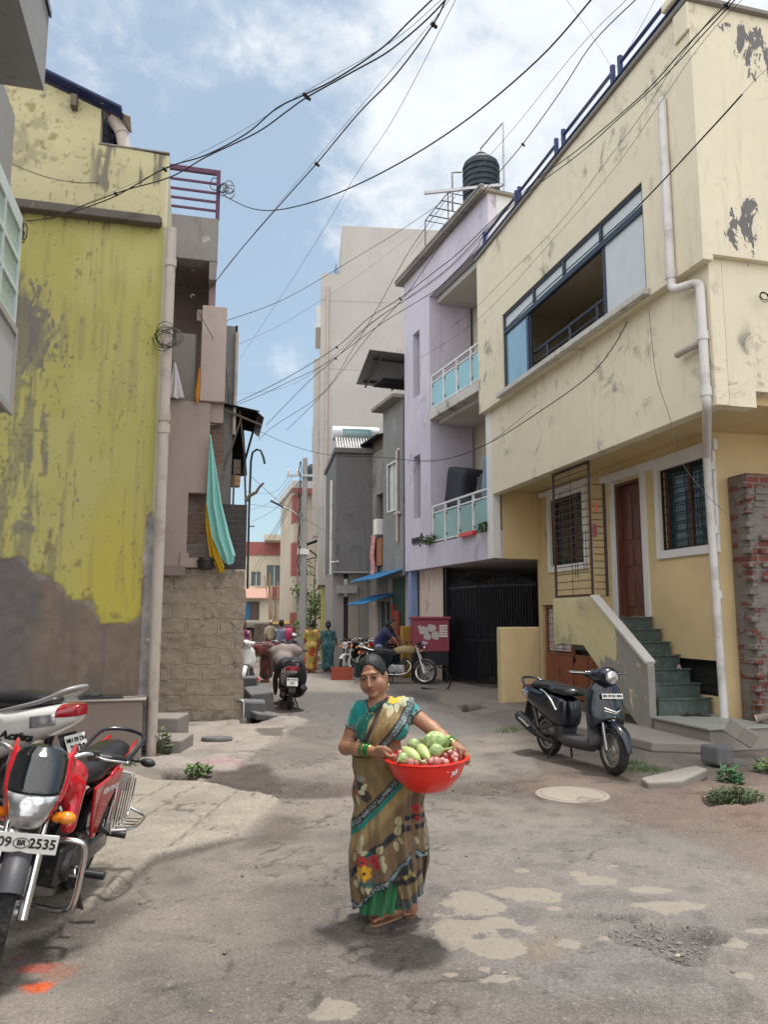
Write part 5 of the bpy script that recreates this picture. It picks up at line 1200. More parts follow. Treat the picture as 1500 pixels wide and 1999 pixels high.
m=MB();Mx=Matrix.Translation((.0,.9,8.02))@Matrix.Rotation(R(90),4,'Y');m.lathe([(.0,-.06),(.24,-.05),(.25,0),(.25,1.5),(.24,1.55),(0,1.56)],24,Mx);m.build('drum',M['whitemetal'],t,40)
m=MB();m.box(.28,1.25,.635,.648,7.92,8.14);bn=m.build('banner',plain('green_blue_banner',(.25,.45,.50),.5),t)
m=MB();lettering(m,'Sudarshan Solar',.12,Matrix.Translation((.77,.63,8.03))@Matrix.Rotation(R(90),4,'X'),ext=.001);m.build('banner_lettering',M['whiteink'],bn)
for k in range(16):m=MB();x=.06+k*.092;m.tube([(x,.75,7.9),(x,-.05,7.25)],.03,8);m.build('tube',M['galv'],t,50)
m=MB();m.bar((0,.9,7.3),(0,.9,7.8),.04);m.bar((1.5,.9,7.3),(1.5,.9,7.8),.04);m.build('stand',M['galv'],t)
TF=Frame(-2.66,31,5.5)
h=fthing('tall_building','tall plain warm grey apartment building rising behind the lane','building',TF)
m=MB();m.wall('x',0,8,3.0,16.2,0,.3);m.box(.85,8,0.001,5,16.2,18.4);m.box(0,8,.3,6,3,16.2);m.build('wall',M['tall'],h)
m=MB();m.box(.35,8,.2,6,-.2,3.0);m.build('ground_wall',M['greywall'],h)
for z in(5.2,8.2,11.2,14.0):
 f=MB();f.box(-.22,0,.5,3.2,z,z+.08);f.box(-.18,0,.6,.7,z+.08,z+1.0);f.box(-.18,0,3.0,3.1,z+.08,z+1.0);f.box(-.18,-.12,.7,3.0,z+.9,z+1.0);w_=f.build('balcony',M['white'],h)
m=MB();m.box(-.3,-.02,.3,4,9.3,9.6);m.box(-.28,-.02,.2,.3,5,12.5);m.build('street_trim',M['tall'],h)
m=MB();m.box(.15,.34,.25,4.0,-.2,2.95);m.build('yellow_wall',plaster('olive_yellow_paint',(.50,.46,.17),None,.3),h)
for z in(6.0,9.0,12.0,15.0):m=MB();m.box(-.012,8,-.012,0.0,z,z+.035);m.build('floor_line',M['tall'],h)
m=MB();m.tube([(.28,-.06,3.2),(.28,-.06,15.6)],.045,8);m.build('down_pipe',M['pvcdirty'],h,60)
m=MB();m.tube([(3.3,-.05,7.4),(3.3,-.05,13.0)],.03,6);m.build('down_pipe',M['pvcdirty'],h,60)
m=MB();m.tube([(.55,.2,16.2),(.62,.2,16.75),(.7,.2,16.2)],.03,5);m.build('roof_hook',M['grille'],h)
BF=Frame(-4.85,42,14.2,-.25)
h=fthing('beige_house','beige house with red stripes behind the electric pole','house',BF)
m=MB();m.wall('x',.05,6,0,9.0,0,.3,[(.9,1.8,6.6,8.0)]);m.box(-.15,.05,-.2,6,0,9.3);m.build('wall',plaster('far_beige_paint',(.52,.45,.36),None,.3),h)
m=MB();m.box(-.3,6,-.4,6,9.0,9.4);m.build('roof_slab',plaster('roof_slab_pale',(.6,.58,.58),None,.2),h)
m=MB();m.box(-.32,6,-.42,-.401,8.7,9.0);m.build('roof_band',plain('brick_red_paint',(.33,.11,.10),.85),h)
for z0,z1 in((.2,2.2),(4.2,6.0),(7.1,8.6)):m=MB();m.box(-.2,-.151,-.22,.6,z0,z1);m.box(-.151,.06,-.24,-.2,z0,z1);m.build('red_stripe',bpy.data.materials['brick_red_paint'],h)
m=MB();m.box(.9,1.8,.25,.28,6.6,8.0);m.build('window',M['darkglass'],h)
t=thing('water_tank','black plastic water tank on the beige house behind the pole','water tank',BF.W(.95,.6,9.4))
m=MB();m.lathe([(.5,0),(.52,.1),(.5,.25),(.52,.35),(.5,.5),(.52,.6),(.5,.85),(.45,.95),(.2,1.08)],20);m.build('tank_body',M['tank'],t,35)
m=MB();m.lathe([(.16,1.04),(.18,1.12),(0,1.15)],14);m.build('lid',M['tank'],t,35)
t=fthing('tin_awning','rusted tin shade on brackets right of the electric pole','awning',Frame(*at(640,1080,36)[:2],14.2))
m=MB();m.grid(lambda u,v:(-1.15+1.2*u,.2*v+1.5*v,5.05+.45*u+.02*math.sin(v*30)),4,30);m.build('sheet',M['tindark'],t,solid=.04)
m=MB();m.tube([(-.1,.1,3.9),(-.4,.1,4.5),(-1.1,.1,5.0)],.04,6);m.tube([(-.05,.1,4.6),(-1.3,.1,4.3)],.03,6);m.build('bracket',M['grille'],t)
RF=Frame(-9.0,58,4,-.4)
h=fthing('red_band_house','cream house with a red top band closing the end of the lane','house',RF)
crm=plaster('far_cream_paint',(.60,.53,.42),None,.3);red=bpy.data.materials['brick_red_paint']
m=MB();m.wall('x',-6,1.55,0,7.0,0,.3,[(.15,1.25,4.45,6.0),(-1.0,-.3,4.45,5.5),(-2.6,-1.5,4.45,5.8)]);m.box(-6,1.55,.3,6,0,6.9);m.build('wall',crm,h)
m=MB();m.box(-6,1.6,-.1,0,6.75,7.75);m.build('red_band',red,h)
m=MB();m.box(.6,1.55,-.08,0,3.4,4.4);m.build('red_panel',red,h)
for x0,x1,z0,z1 in((.15,1.25,4.45,6.0),(-1.0,-.3,4.45,5.5),(-2.6,-1.5,4.45,5.8)):
 f=MB();f.box(x0,x1,.2,.24,z0,z1);w_=f.build('window',M['darkglass'],h);g=MB();g.box((x0+x1)/2-.03,(x0+x1)/2+.03,.15,.2,z0,z1);g.build('frame',M['whitemetal'],w_)
h2=fthing('tiled_shack','old shack with a red tiled roof and blue doors before the cream house','house',Frame(-9.0,54,4,-.4))
m=MB();m.grid(lambda u,v:(-4+5.0*u,-.6+2.4*v,3.4+.85*v+.03*math.sin(u*120)+.02*math.sin(v*40)),80,10);m.build('tile_roof',plain('old_clay_tiles',(.36,.22,.17),.9,scale=8,var=.5),h2,solid=.06)
m=MB();m.wall('x',-4,1.0,0,3.4,0,.2,[(-1.5,.3,1.9,3.2),(-1.5,.3,.1,1.4)]);m.build('wall',crm,h2)
m=MB();m.box(-1.5,-.95,.1,.15,1.9,3.2);m.box(-.35,.3,.1,.15,1.9,3.2);m.build('door',plain('brown_shutter',(.11,.07,.06),.7),h2)
m=MB();m.box(-.95,-.35,.08,.13,1.9,3.2);m.build('blue_door',plain('blue_door_paint',(.03,.14,.26),.6),h2)
m=MB();m.box(-1.5,.3,.12,.15,.1,1.4);m.build('shop_front',M['dark'],h2)
m=MB();m.box(-2.2,.9,-.5,.0,1.55,1.75);m.build('ledge',M['conc'],h2)
h3=fthing('blue_grey_house','narrow blue grey house right of the red banded one','house',Frame(-7.0,56,6,-.4))
m=MB();m.wall('x',-.1,2.5,0,7.4,0,.2,[(.1,.5,3.7,4.4)]);m.build('wall',plaster('blue_grey_paint',(.33,.37,.40),None,.3),h3)
m=MB();m.box(-.3,2.5,-.1,.3,7.4,7.7);m.build('roof_slab',M['conc'],h3)
m=MB();m.box(.1,.5,.1,.15,3.7,4.4);m.build('window',M['dark'],h3)
m=MB();m.box(-1.8,0,.1,2.4,7.7,8.1);m.build('terrace_block',crm,h3)
h4=fthing('far_left_house','pale house continuing the lane beyond the rubble wall','house',Frame(-8.6,34,14.2,-.1))
m=MB();m.wall('y',-14,12,0,4.2,-.6,-.3,[(2,3,0,2.2)]);m.build('wall',crm,h4)
rng=random.Random(8)
for k in range(14):
 px=520+rng.random()*45;x,y,z=at(px,1230,50);m=MB();a=(x,y,-.35);L=rng.uniform(3.2,5);dx=rng.uniform(-.8,.8)*(1.6 if k>9 else .6)
 m.tube([a,(x+dx*.5+.1*rng.random(),y+.5,-.35+L*.5),(x+dx,y+1.2,-.35+L)],.035,5);ob=m.build('bamboo_pole',plain('bamboo',(.26,.17,.10),.8)if 'bamboo' not in bpy.data.materials else bpy.data.materials['bamboo'],None,60)
 tag(ob,'brown bamboo pole leaning against the tiled shack','pole','bamboo poles at the tiled shack')
x,y=gnd(615,1262);m=MB();m.box(-1.0,.9,-.12,.12,0,1.5);ob=m.build('brick_wall',M['brickold'],None);ob.location=(x,36,-.1);tag(ob,'low old brick wall behind the electric pole','wall')
def small_tree(name,label,loc,hgt,rad,n,mat,seed,leaf=.16):
 t=thing(name,label,'tree',loc);rng=random.Random(seed);m=MB();tips=[]
 m.tube([(0,0,-.1),(.04,.02,hgt*.3),(-.03,.05,hgt*.6),(.02,0,hgt*.92)],[.06,.05,.035,.012],7)
 for k in range(9):
  z=hgt*(.3+.6*k/9);a=rng.random()*6.28;L=rad*rng.uniform(.6,1.1);e=(L*math.cos(a),L*math.sin(a),z+L*.5);m.tube([(0,0,z),(e[0]*.5,e[1]*.5,z+L*.3),e],[.025,.018,.006],5);tips.append(e)
 m.build('trunk',M['stem'],t,180);m=MB()
 for k in range(n):
  b=rng.choice(tips);c=Vector(b)+Vector((rng.gauss(0,.28),rng.gauss(0,.28),rng.gauss(0,.22)))*rad;d=Vector((rng.gauss(0,1),rng.gauss(0,1),rng.gauss(-.2,.6))).normalized();L=leaf*rng.uniform(.5,1.2);s_=d.orthogonal().normalized()*L*.3
  m.add([tuple(c),tuple(c+d*L*.5+s_),tuple(c+d*L),tuple(c+d*L*.5-s_)],[(0,1,2,3)])
 m.build('crown',mat,t,180,fix=False);return t
small_tree('small_tree','small leafy green tree growing right of the electric pole',(*at(606,1270,33)[:2],-.1),3.2,.65,900,plain('bright_leaves',(.11,.20,.05),.6,var=.5,scale=4),3)
small_tree('climbing_plant','tall thin climbing plant against the beige wall',(*at(613,1270,38)[:2],-.2),5.6,.45,420,M['leaf2'],5,.14)
x,y=gnd(590,1300);z=gz(y)
t=thing('electric_pole','tapering concrete electric pole with a street lamp arm','pole',(x,y,z))
m=MB();m.loft([[(-.12,-.1,-.2),(.12,-.1,-.2),(.12,.1,-.2),(-.12,.1,-.2)],[(-.08,-.07,7.15),(.08,-.07,7.15),(.08,.07,7.15),(-.08,.07,7.15)]]);m.build('shaft',plaster('pole_concrete',(.37,.36,.35),(.15,.14,.13),.6,streak=.4),t,bev=.015)
m=MB();m.box(-.62,.35,-.13,-.082,6.46,6.54);m.build('cross_arm',M['galv'],t)
for q in(-.58,-.25):m=MB();m.lathe([(.03,6.54),(.05,6.58),(.03,6.62),(.05,6.66),(.02,6.72)],8,Matrix.Translation((q,-.1,0)));m.build('insulator',M['plate'],t,60)
m=MB();m.tube([(.0,-.1,4.95),(-.4,-.15,5.25),(-.78,-.2,5.42)],.03,7);la=m.build('lamp_arm',M['galv'],t,60)
m=MB();m.bar((-.72,-.2,5.39),(-1.15,-.24,5.60),.12,.07);m.build('lamp_head',M['greyplastic'],la,bev=.02)
for k in range(5):m=MB();zz=3.0+k*.8;m.tube([(-.16,-.15,zz),(-.12,-.17,zz+.2),(-.2,-.15,zz+.45),(-.14,-.16,zz+.8)],.018,6);m.tube([(-.1,-.14,zz),(-.15,-.15,zz+.3),(-.1,-.16,zz+.5),(-.13,-.14,zz+.8)],.014,5);m.build('cable_bundle',M['wire'],t,60)
m=MB();m.box(-.2,.2,-.16,-.1,3.75,3.95);m.build('fuse_box',M['plate'],t)
def catmull(P,k=6):
 out=[]
 for i in range(len(P)-1):
  p0,p1,p2,p3=P[max(i-1,0)],P[i],P[i+1],P[min(i+2,len(P)-1)]
  for j in range(k):
   t=j/k;out.append(tuple(.5*(2*b+(c-a)*t+(2*a-5*b+4*c-d)*t*t+(3*b-a-3*c+d)*t**3)for a,b,c,d in zip(p0,p1,p2,p3)))
 out.append(P[-1]);return out
def cable(label,pts,d0,d1,r=.009,mat='wire',knots=(),group='overhead cables',name='overhead_cable'):
 L=[0]
 for a,b in zip(pts,pts[1:]):L.append(L[-1]+math.dist(a,b))
 P=[at(p[0],p[1],1/((1-l/L[-1])/d0+(l/L[-1])/d1))for p,l in zip(pts,L)]
 r*=.78;m=MB();m.tube(catmull(P),r,6)
 for k in knots:
  p=P[k];m.ball(p,r*3.2,8,6);m.ball((p[0]+r*3,p[1],p[2]-r*3),r*2.4,8,6)
 o=m.build(name,M[mat],None,60);return tag(o,label,'cable',group)
cable('upper thick cable of the pair sweeping from the yellow house to the top',[(50,432),(105,424),(215,388),(320,330),(400,304),(480,262),(540,212),(595,185),(660,152),(745,95),(800,42),(850,-6)],9.4,5.2,.0085,knots=(3,7))
cable('lower thick cable of the pair sweeping from the yellow house to the top',[(100,427),(225,378),(330,347),(402,307),(500,260),(560,218),(600,190),(690,140),(760,100),(830,42),(876,-6)],9.4,5.2,.0085,knots=(1,6))
cable('thin steel wire running beside the thick cable pair',[(150,405),(400,295),(595,180),(760,85),(862,0)],9.4,5.2,.003,'wiregrey')
cable('dark cable rising from the pink house past two knots to the top',[(400,575),(425,545),(475,482),(560,385),(618,320),(700,222),(770,150),(846,48),(872,-4)],13,5.4,.009,knots=(4,7))
cable('thin wire beside the knotted cable above the pink house',[(430,535),(620,308),(848,38),(870,0)],13,5.4,.003,'wiregrey')
cable('thin straight wire climbing steeply across the blue sky',[(468,702),(600,500),(690,350),(770,230),(892,-4)],20,6,.004,'wiregrey')
cable('single sagging cable from the maroon railing to the top right',[(442,385),(490,407),(545,410),(640,385),(760,330),(900,243),(1050,118),(1160,-6)],12.9,6,.011)
cable('thin cable drooping over the yellow wall to the pink house',[(-5,308),(80,343),(150,357),(240,365),(290,440),(345,530),(385,605),(430,690),(443,740),(446,800)],8.6,14.5,.007)
cable('long cable from the pink pillar up to the tank stand',[(438,628),(560,582),(700,500),(790,445),(885,380)],14,17.5,.009)
cable('thinner long wire just below the one to the tank stand',[(460,675),(560,628),(700,538),(800,462),(890,385)],15,17.5,.005,'wiregrey')
cable('twisted cable passing the lilac corner with two knots',[(1005,388),(900,490),(850,530),(781,583),(717,624),(657,678),(560,738),(455,790)],14.6,24,.012,knots=(3,5))
cable('slack wavy cable crossing before the tall grey building',[(985,410),(880,520),(800,580),(725,632),(655,700),(600,748),(520,830)],14.6,24,.011,knots=(4,))
cable('cable running from the lilac roof corner to the lane end',[(935,480),(860,560),(745,632),(640,708),(560,748),(500,776),(430,803)],14.8,26,.010)
cable('steep straight cable crossing the others before the tall building',[(868,395),(800,490),(735,606),(690,680),(630,768),(535,832),(505,860)],17,26,.010)
cable('thin cable fanning lowest toward the lane end',[(940,465),(850,548),(720,634),(620,722),(545,760),(460,770)],14.8,27,.007,'wiregrey')
cable('thick cable knot line running along the cream facade top',[(1430,-4),(1418,10),(1340,92),(1250,190),(1130,292),(1050,350),(1010,388)],6.6,14.6,.010,knots=(1,))
cable('second cable lying close under the thick one on the cream facade',[(1436,0),(1390,50),(1290,158),(1200,240),(1130,302),(1020,385),(950,452),(935,480)],6.6,14.8,.0085)
cable('thin wire crossing the cream facade below the cables',[(1405,18),(1330,110),(1250,230),(1185,315),(1090,440),(1000,530),(930,600),(880,640)],6.6,15,.004)
cable('lowest thin wire crossing the cream facade',[(1450,0),(1360,100),(1200,330),(1070,480),(970,590),(900,650),(820,700)],6.6,17,.0035)
cable('wavy double cable joining at a knot over the roof tank',[(1246,-4),(1160,82),(1095,180),(1021,282),(960,355),(860,480),(790,580),(717,660),(640,760),(560,840)],8,25,.009,knots=(3,))
cable('thin wire above the knotted pair over the roof tank',[(1228,-4),(1130,95),(1000,255),(900,370),(800,500)],8,19,.005,'wiregrey')
cable('thin straight wire behind the blue roof railing',[(1282,-4),(1215,115),(1120,240),(1050,330)],9,15,.004,'wiregrey')
cable('faint wire crossing the white cloud above the roof railing',[(1104,-4),(1150,60),(1192,128)],9,11,.003,'wiregrey')
cable('thick black cable ending in the air before the cream corner',[(1450,185),(1380,262),(1255,395),(1170,472),(1050,580),(985,645)],7.2,14,.012)
cable('thin tail wire continuing up from the thick black cable',[(1510,125),(1480,152),(1450,185)],6.8,7.2,.003)
cable('looping black service wire below the long window',[(1226,628),(1195,682),(1150,735),(1060,800),(950,868),(850,900),(740,893),(640,888),(570,870),(505,842)],9.6,22,.009)
cable('thin wire hanging from the window sill to the drain pipe',[(1268,608),(1275,680),(1285,745),(1310,820),(1325,890),(1370,955),(1418,1003)],9.2,10.6,.005,'wiregrey')
cable('thin cable looping across the lower lilac balcony',[(1050,790),(960,862),(900,890),(860,896),(800,903),(760,915),(700,945)],14,23,.006,'wiregrey')
for k,(x0,y0,x1,y1,s_)in enumerate(((500,1085,585,935,3),(492,1120,584,940,2),(520,1060,586,940,2),(485,1150,583,950,1),(470,1000,572,930,8),(480,960,565,930,9),(490,1020,580,945,5),(535,1050,588,945,1))):
 cable('thin service wire fanning down from the electric pole',[(x1,y1),((x0+x1)/2+s_,(y0+y1)/2+s_*2),(x0,y0)],26.5,30+k,.009,'wiregrey',group='service wires fanning from the electric pole')
cable('slack wire between the hooked pole and the electric pole',[(490,930),(540,975),(585,1005),(640,1040),(735,1085)],16,25,.006,'wiregrey')
cable('level wire from the electric pole to the left house',[(487,985),(560,993),(640,992),(740,985)],20,25,.006,'wiregrey')
cable('tangled wire hanging on the dark house face',[(640,1000),(665,1030),(690,1055),(715,1070),(735,1095),(742,1110)],26,25,.01,'wiregrey')
cable('white plastic cable sagging to the dark house face',[(800,850),(745,885),(700,905),(668,918)],22,26.6,.012,'galv')
def coil(name,label,c,r,n,wob,seed,tilt=(1,0),rt=.005,mat='wire'):
 rng=random.Random(seed);m=MB()
 for k in range(n):
  ax=rng.uniform(.75,1.1)*r;az=rng.uniform(.75,1.15)*r;ox,oz=rng.gauss(0,wob),rng.gauss(0,wob);ph=rng.random()
  m.tube([(c[0]+ox+ax*tilt[0]*math.cos(a),c[1]-.03*rng.random()+ax*tilt[1]*math.sin(a+ph),c[2]+oz+az*math.sin(a))for a in[2*PI*q/18 for q in range(18)]],rt,5,True)
 return tag(m.build(name,M[mat],None,60),label,'cable',None)
coil('wire_coil','round coil of wire tied to the tall white pipe',(px_+.03,py_-.1,at(342,662,9.7)[2]),.15,7,.03,3,(1,.2))
coil('wire_tangle','tangled wire bunch tied to the maroon railing post',at(438,372,12.9),.14,7,.07,4,(.6,.5),.008)
coil('wire_coil','bunched black cable coil hanging at the left edge of the yellow wall',at(37,452,8.9),.13,9,.03,6,(.35,.3),.008)
coil('wire_coil','small loop of wire on the cream side wall',at(1492,580,9.6),.07,3,.01,7,(1,.3),.005)
T=Matrix.Translation
def RY(a):return Matrix.Rotation(a,4,'Y')
def RZ(a):return Matrix.Rotation(a,4,'Z')
def RX(a):return Matrix.Rotation(a,4,'X')
def xf(mb,Mx):mb.v=[tuple(Mx@Vector(p))for p in mb.v];return mb
def place(o,Mx):
 o.data.transform(Mx);return o
def wheel(parent,c,r,w,kind,Mx=None,rimmat='chrome',tread=True):
 """tyre, rim and hub on an axle along Y at c"""
 base=T(c)@RX(PI/2)
 if Mx is not None:base=Mx@base
 rr=r-w*.85
 prof=[]
 for k in range(13):
  a=-PI*.62+PI*1.24*k/12;prof.append((r-w*.52+w*.52*math.cos(a),w*.5*math.sin(a)))
 prof=[(rr,-w*.36)]+prof+[(rr,w*.36)]
 tm=MB();tm.lathe(prof,48,base,cap=False)
 ty=tm.build('wheel',M['rubber'],parent,50)
 if tread:
  m=MB();n=44
  for k in range(n):
   a=2*PI*k/n
   for s in(-1,1):
    q=base@RZ(a+(.5 if s>0 else 0)*2*PI/n)@T((r-.003,0,s*w*.2))@RX(s*.5)
    m.box(-.006,.006,-.011,.011,-w*.15,w*.15,q)
  m.build('tread',M['rubber'],ty)
 m=MB();m.lathe([(rr-.012,-w*.36),(rr+.008,-w*.42),(rr+.004,-w*.3),(rr-.018,-w*.12),(rr-.018,w*.12),(rr+.004,w*.3),(rr+.008,w*.42),(rr-.012,w*.36)],40,base,cap=False)
 m.build('rim',M[rimmat],ty,50)
 m=MB()
 if kind=='spoke':
  n=18
  for k in range(n):
   a=2*PI*k/n
   for s in(-1,1):
    b=a+s*.55
    m.tube([tuple(base@Vector((.045*math.cos(b),.045*math.sin(b),s*.03))),tuple(base@Vector(((rr-.01)*math.cos(a),(rr-.01)*math.sin(a),0)))],.0028,4)
 elif kind=='alloy':
  for k in range(5):
   a=2*PI*k/5;q=base@RZ(a)
   m.prism([(.03,-.035),(rr-.01,-.022),(rr-.01,.022),(.03,.035)],-.018,.018,q)
 else:
  m.lathe([(.05,.03),(.10,.035),(rr-.035,.02),(rr-.01,.022),(rr-.01,.0),(.05,.0)],32,base,cap=False)
  m.lathe([(.05,-.03),(.10,-.035),(rr-.035,-.02),(rr-.01,-.022),(rr-.01,.0),(.05,.0)],32,base,cap=False)
 if kind=='disc':
  for k in range(5):
   a=2*PI*k/5;m.lathe([(.0,-.045),(.014,-.045),(.014,.045),(0,.045)],10,base@T((.105*math.cos(a),.105*math.sin(a),0)))
 if kind=='spoke':m.build('spokes',M[rimmat],ty,60)
 else:m.build('wheel_disc',M[rimmat],ty,40)
 m=MB();m.lathe([(0,-.06),(.022,-.06),(.024,-.045),(.06,-.04),(.07,-.02),(.07,.02),(.06,.04),(.024,.045),(.022,.06),(0,.06)],24,base);m.build('hub',M['alu'],ty,40)
 return ty
def arc_fender(mb,c,r,w,a0,a1,th=.004,n=20,side=.035,Mx=None,taper=None):
 """mudguard strip round an axle along Y; angles from +X towards +Z"""
 rings=[]
 for k in range(n+1):
  u=k/n;a=a0+(a1-a0)*u;ww=w*(taper(u)if taper else 1)
  ca,sa=math.cos(a),math.sin(a);sec=[(-ww,-side),(-ww*.92,-side*.35),(-ww*.6,.004),(0,.012),(ww*.6,.004),(ww*.92,-side*.35),(ww,-side)]
  sec=sec+[(y*.97,h-th)for y,h in reversed(sec)]
  rings.append([(c[0]+(r+h)*ca,c[1]+y,c[2]+(r+h)*sa)for y,h in sec])
 mb.loft(rings,True,True,Mx);return mb
def smooth_pts(p,k=5):return catmull(p,k)
def motorcycle(label,loc,heading,lean=0.0,steer=0.0,style=None,group='motorcycles parked in the lane'):
 s=dict(paint='blackpaint',tank='blackpaint',fair=False,spoke=True,cover=False,guard=False,fenderf='blackpaint',rim='chromeold',seat='seat',plate=None,tread=False,name=None)
 s.update(style or{})
 th=math.atan2(heading[1],heading[0])
 t=thing('motorcycle',label,'motorcycle',loc,0,group,(0,0,0))
 t.rotation_mode='XYZ';t.rotation_euler=(Matrix.Rotation(th,3,'Z')@Matrix.Rotation(lean,3,'X')).to_euler()
 WB=1.24;Rr=.295
 St=T((1.06,0,0))@RZ(steer)@T((-1.06,0,0))
 wheel(t,(0,0,Rr),Rr,.085,'spoke' if s['spoke']else 'alloy',None,s['rim'],s['tread'])
 wheel(t,(WB,0,Rr),Rr,.078,'spoke' if s['spoke']else 'alloy',St,s['rim'],s['tread'])
 m=MB();arc_fender(m,(WB,0,Rr),Rr+.025,.062,R(36),R(165),side=.05,Mx=St,n=26);m.build('front_mudguard',M[s['fenderf']],t,60)
 m=MB()
 for y in(-.085,.085):
  m.tube([(WB,y,Rr-.03),(WB-.10,y,.56)],.026,12);m.tube([(WB-.10,y,.56),(WB-.215,y,.90)],.017,12)
 xf(m,St);m.build('fork',M[s.get('fork','chromeold')],t,50)
 m=MB();m.tube(smooth_pts([(WB-.37,.37,.985),(WB-.32,.30,1.0),(WB-.27,.2,1.01),(WB-.22,.08,.965),(WB-.22,-.08,.965),(WB-.27,-.2,1.01),(WB-.32,-.30,1.0),(WB-.37,-.37,.985)]),.012,8);m.cbox((WB-.21,0,.92),(.08,.24,.05));xf(m,St);hb=m.build('handlebar',M['chromeold'],t,50)
 for y in(-1,1):
  m=MB();m.tube([(WB-.395,y*.40,.98),(WB-.32,y*.285,1.0)],.019,10);m.cbox((WB-.305,y*.25,1.0),(.05,.06,.05));xf(m,St);m.build('grip',M['blackplastic'],hb,50)
  m=MB();m.tube([(WB-.27,y*.26,1.005),(WB-.24,y*.31,1.0),(WB-.30,y*.43,.985)],.0065,6);m.ball((WB-.30,y*.43,.985),.01,8,6);xf(m,St);m.build('lever',M['chrome'],hb,60)
 if s.get('mirrors'):
  for y in(-1,1):
   m=MB();m.tube([(WB-.28,y*.24,1.02),(WB-.27,y*.3,1.12),(WB-.27,y*.33,1.16)],.006,6);m.ball((WB-.27,y*.36,1.19),(.018,.06,.04),12,8);xf(m,St);m.build('mirror',M['blackplastic'],hb,60)
 if s['fair']:
  zz=(.685,.715,.765,.85,.87,.93,1.01,1.06);ww=(.055,.08,.10,.125,.13,.138,.13,.085);xx=(.02,.075,.10,.085,.06,-.005,-.09,-.165)
  def G(u,z,o=0.0):
   w_,xf_=float(np.interp(z,zz,ww)),float(np.interp(z,zz,xx));return(WB+xf_+o-.115*abs(u)**2.4,(w_+o*.5)*math.sin(u*1.35)/math.sin(1.35),z)
  m=MB();m.grid(lambda u,v:G(2*u-1,.685+.20*v,-.012),24,20);xf(m,St);sh=m.build('headlamp_fairing',M['blackpaint'],t,180,solid=.02)
  for y in(-1,1):
   m=MB();m.grid(lambda u,v:tuple(np.array(G(y*(.80+.2*min(1,2.2*u)),.73+.29*v,.004))+np.array((-.22*max(0,u-.45),y*.02*u,.02*u))),10,14);xf(m,St);m.build('red_flank',M['redpaint'],sh,180,solid=.014)
  m=MB();m.grid(lambda u,v:G((2*u-1)*.80,.872+.188*v-.03*abs(2*u-1)**3*v,.012),22,14);xf(m,St);m.build('visor',M['visor'],sh,180,solid=.006)
  m=MB();m.grid(lambda u,v:G((2*u-1)*(.70+.10*v),.712+.152*v-.010*(1-abs(2*u-1))*(1-v),.008),20,14);xf(m,St);lz=m.build('headlamp',M['clearlens'],sh,180,solid=.006)
  m=MB()
  for k in range(3):m.tube(smooth_pts([(WB-.22,.05-.04*k,.98),(WB+.0,.09+.02*k,.86-.02*k),(WB-.02,.11-.03*k,.70),(WB-.10,.07,.55)]),.0045,6)
  xf(m,St);m.build('control_cable',M['wire'],t,60)
  for y in(-1,1):
   m=MB();m.tube([(WB-.02,y*.10,.75),(WB-.015,y*.145,.75)],[.016,.03],10);m.ball((WB-.01,y*.18,.752),(.036,.045,.031),14,10);xf(m,St);m.build('indicator',M['amber'],sh,60)
  p=MB();p.box(-.004,.004,-.165,.165,-.045,.045,T((WB+.085,0,.648))@RY(R(-6)));xf(p,St);pl=p.build('number_plate',M['plate'],t,bev=.01)
  m=MB();Q=St@T((WB+.0915,0,.649))@RY(R(-6))@Matrix(((0,0,1,0),(1,0,0,0),(0,1,0,0),(0,0,0,1)))
  lettering(m,'09',.062,Q@T((-.075,0,0)),bold=.001);lettering(m,'BR',.034,Q@T((-.0,0,0)),bold=.0012);lettering(m,'2535',.062,Q@T((.095,0,0)),bold=.0015);lettering(m,'MH',.05,Q@T((-.133,0,0)),bold=.001)
  m.tube([tuple(Q@Vector((.036*math.cos(a),.022*math.sin(a),.001)))for a in[2*PI*k/24 for k in range(24)]],.0022,4,True)
  for q in(-.05,.049):m.lathe([(0,.003),(.006,.002),(.006,0)],10,Q@T((q,0,0)))
  m.build('plate_lettering',M['ink'],pl)
 else:
  m=MB();m.lathe([(0,-.08),(.06,-.075),(.088,-.03),(.092,.01),(.085,.02)],24,T((WB-.02,0,.84))@RY(PI/2));xf(m,St);hl=m.build('headlamp',M['blackpaint']if not s.get('lampred')else M['redpaint'],t,50)
  m=MB();m.lathe([(.085,.02),(.06,.035),(0,.042)],24,T((WB-.02,0,.84))@RY(PI/2));xf(m,St);m.build('lens',M['clearlens'],hl,60)
  m=MB();m.lathe([(.085,.012),(.096,.012),(.096,.028),(.085,.028)],24,T((WB-.02,0,.84))@RY(PI/2));xf(m,St);m.build('lamp_ring',M['chrome'],hl,60)
  m=MB();m.lathe([(0,-.03),(.04,-.03),(.045,.02),(.03,.03)],16,T((WB-.14,.06,.98))@RY(R(-40)));m.lathe([(0,-.03),(.04,-.03),(.045,.02),(.03,.03)],16,T((WB-.14,-.06,.98))@RY(R(-40)));xf(m,St);m.build('instrument',M['blackplastic'],t,50)
  for y in(-1,1):
   m=MB();m.ball((WB-.04,y*.19,.80),(.035,.045,.032),12,8);m.tube([(WB-.06,y*.1,.8),(WB-.05,y*.16,.8)],.01,6);xf(m,St);m.build('indicator',M['amber'],t,60)
 m=MB();m.tube(smooth_pts([(1.0,0,.86),(.92,0,.62),(.84,0,.36),(.70,0,.26)]),.024,8);m.tube(smooth_pts([(1.0,0,.88),(.7,0,.80),(.45,0,.72),(.3,0,.55),(.28,0,.36)]),.02,8)
 for y in(-.11,.11):m.tube([(.5,y*.8,.70),(.1,y,.74),(-.28,y*.8,.76)],.013,6);m.tube([(0,y,Rr),(.36,y*.9,.36)],.02,8)
 m.build('frame',M['steeldark'],t,50)
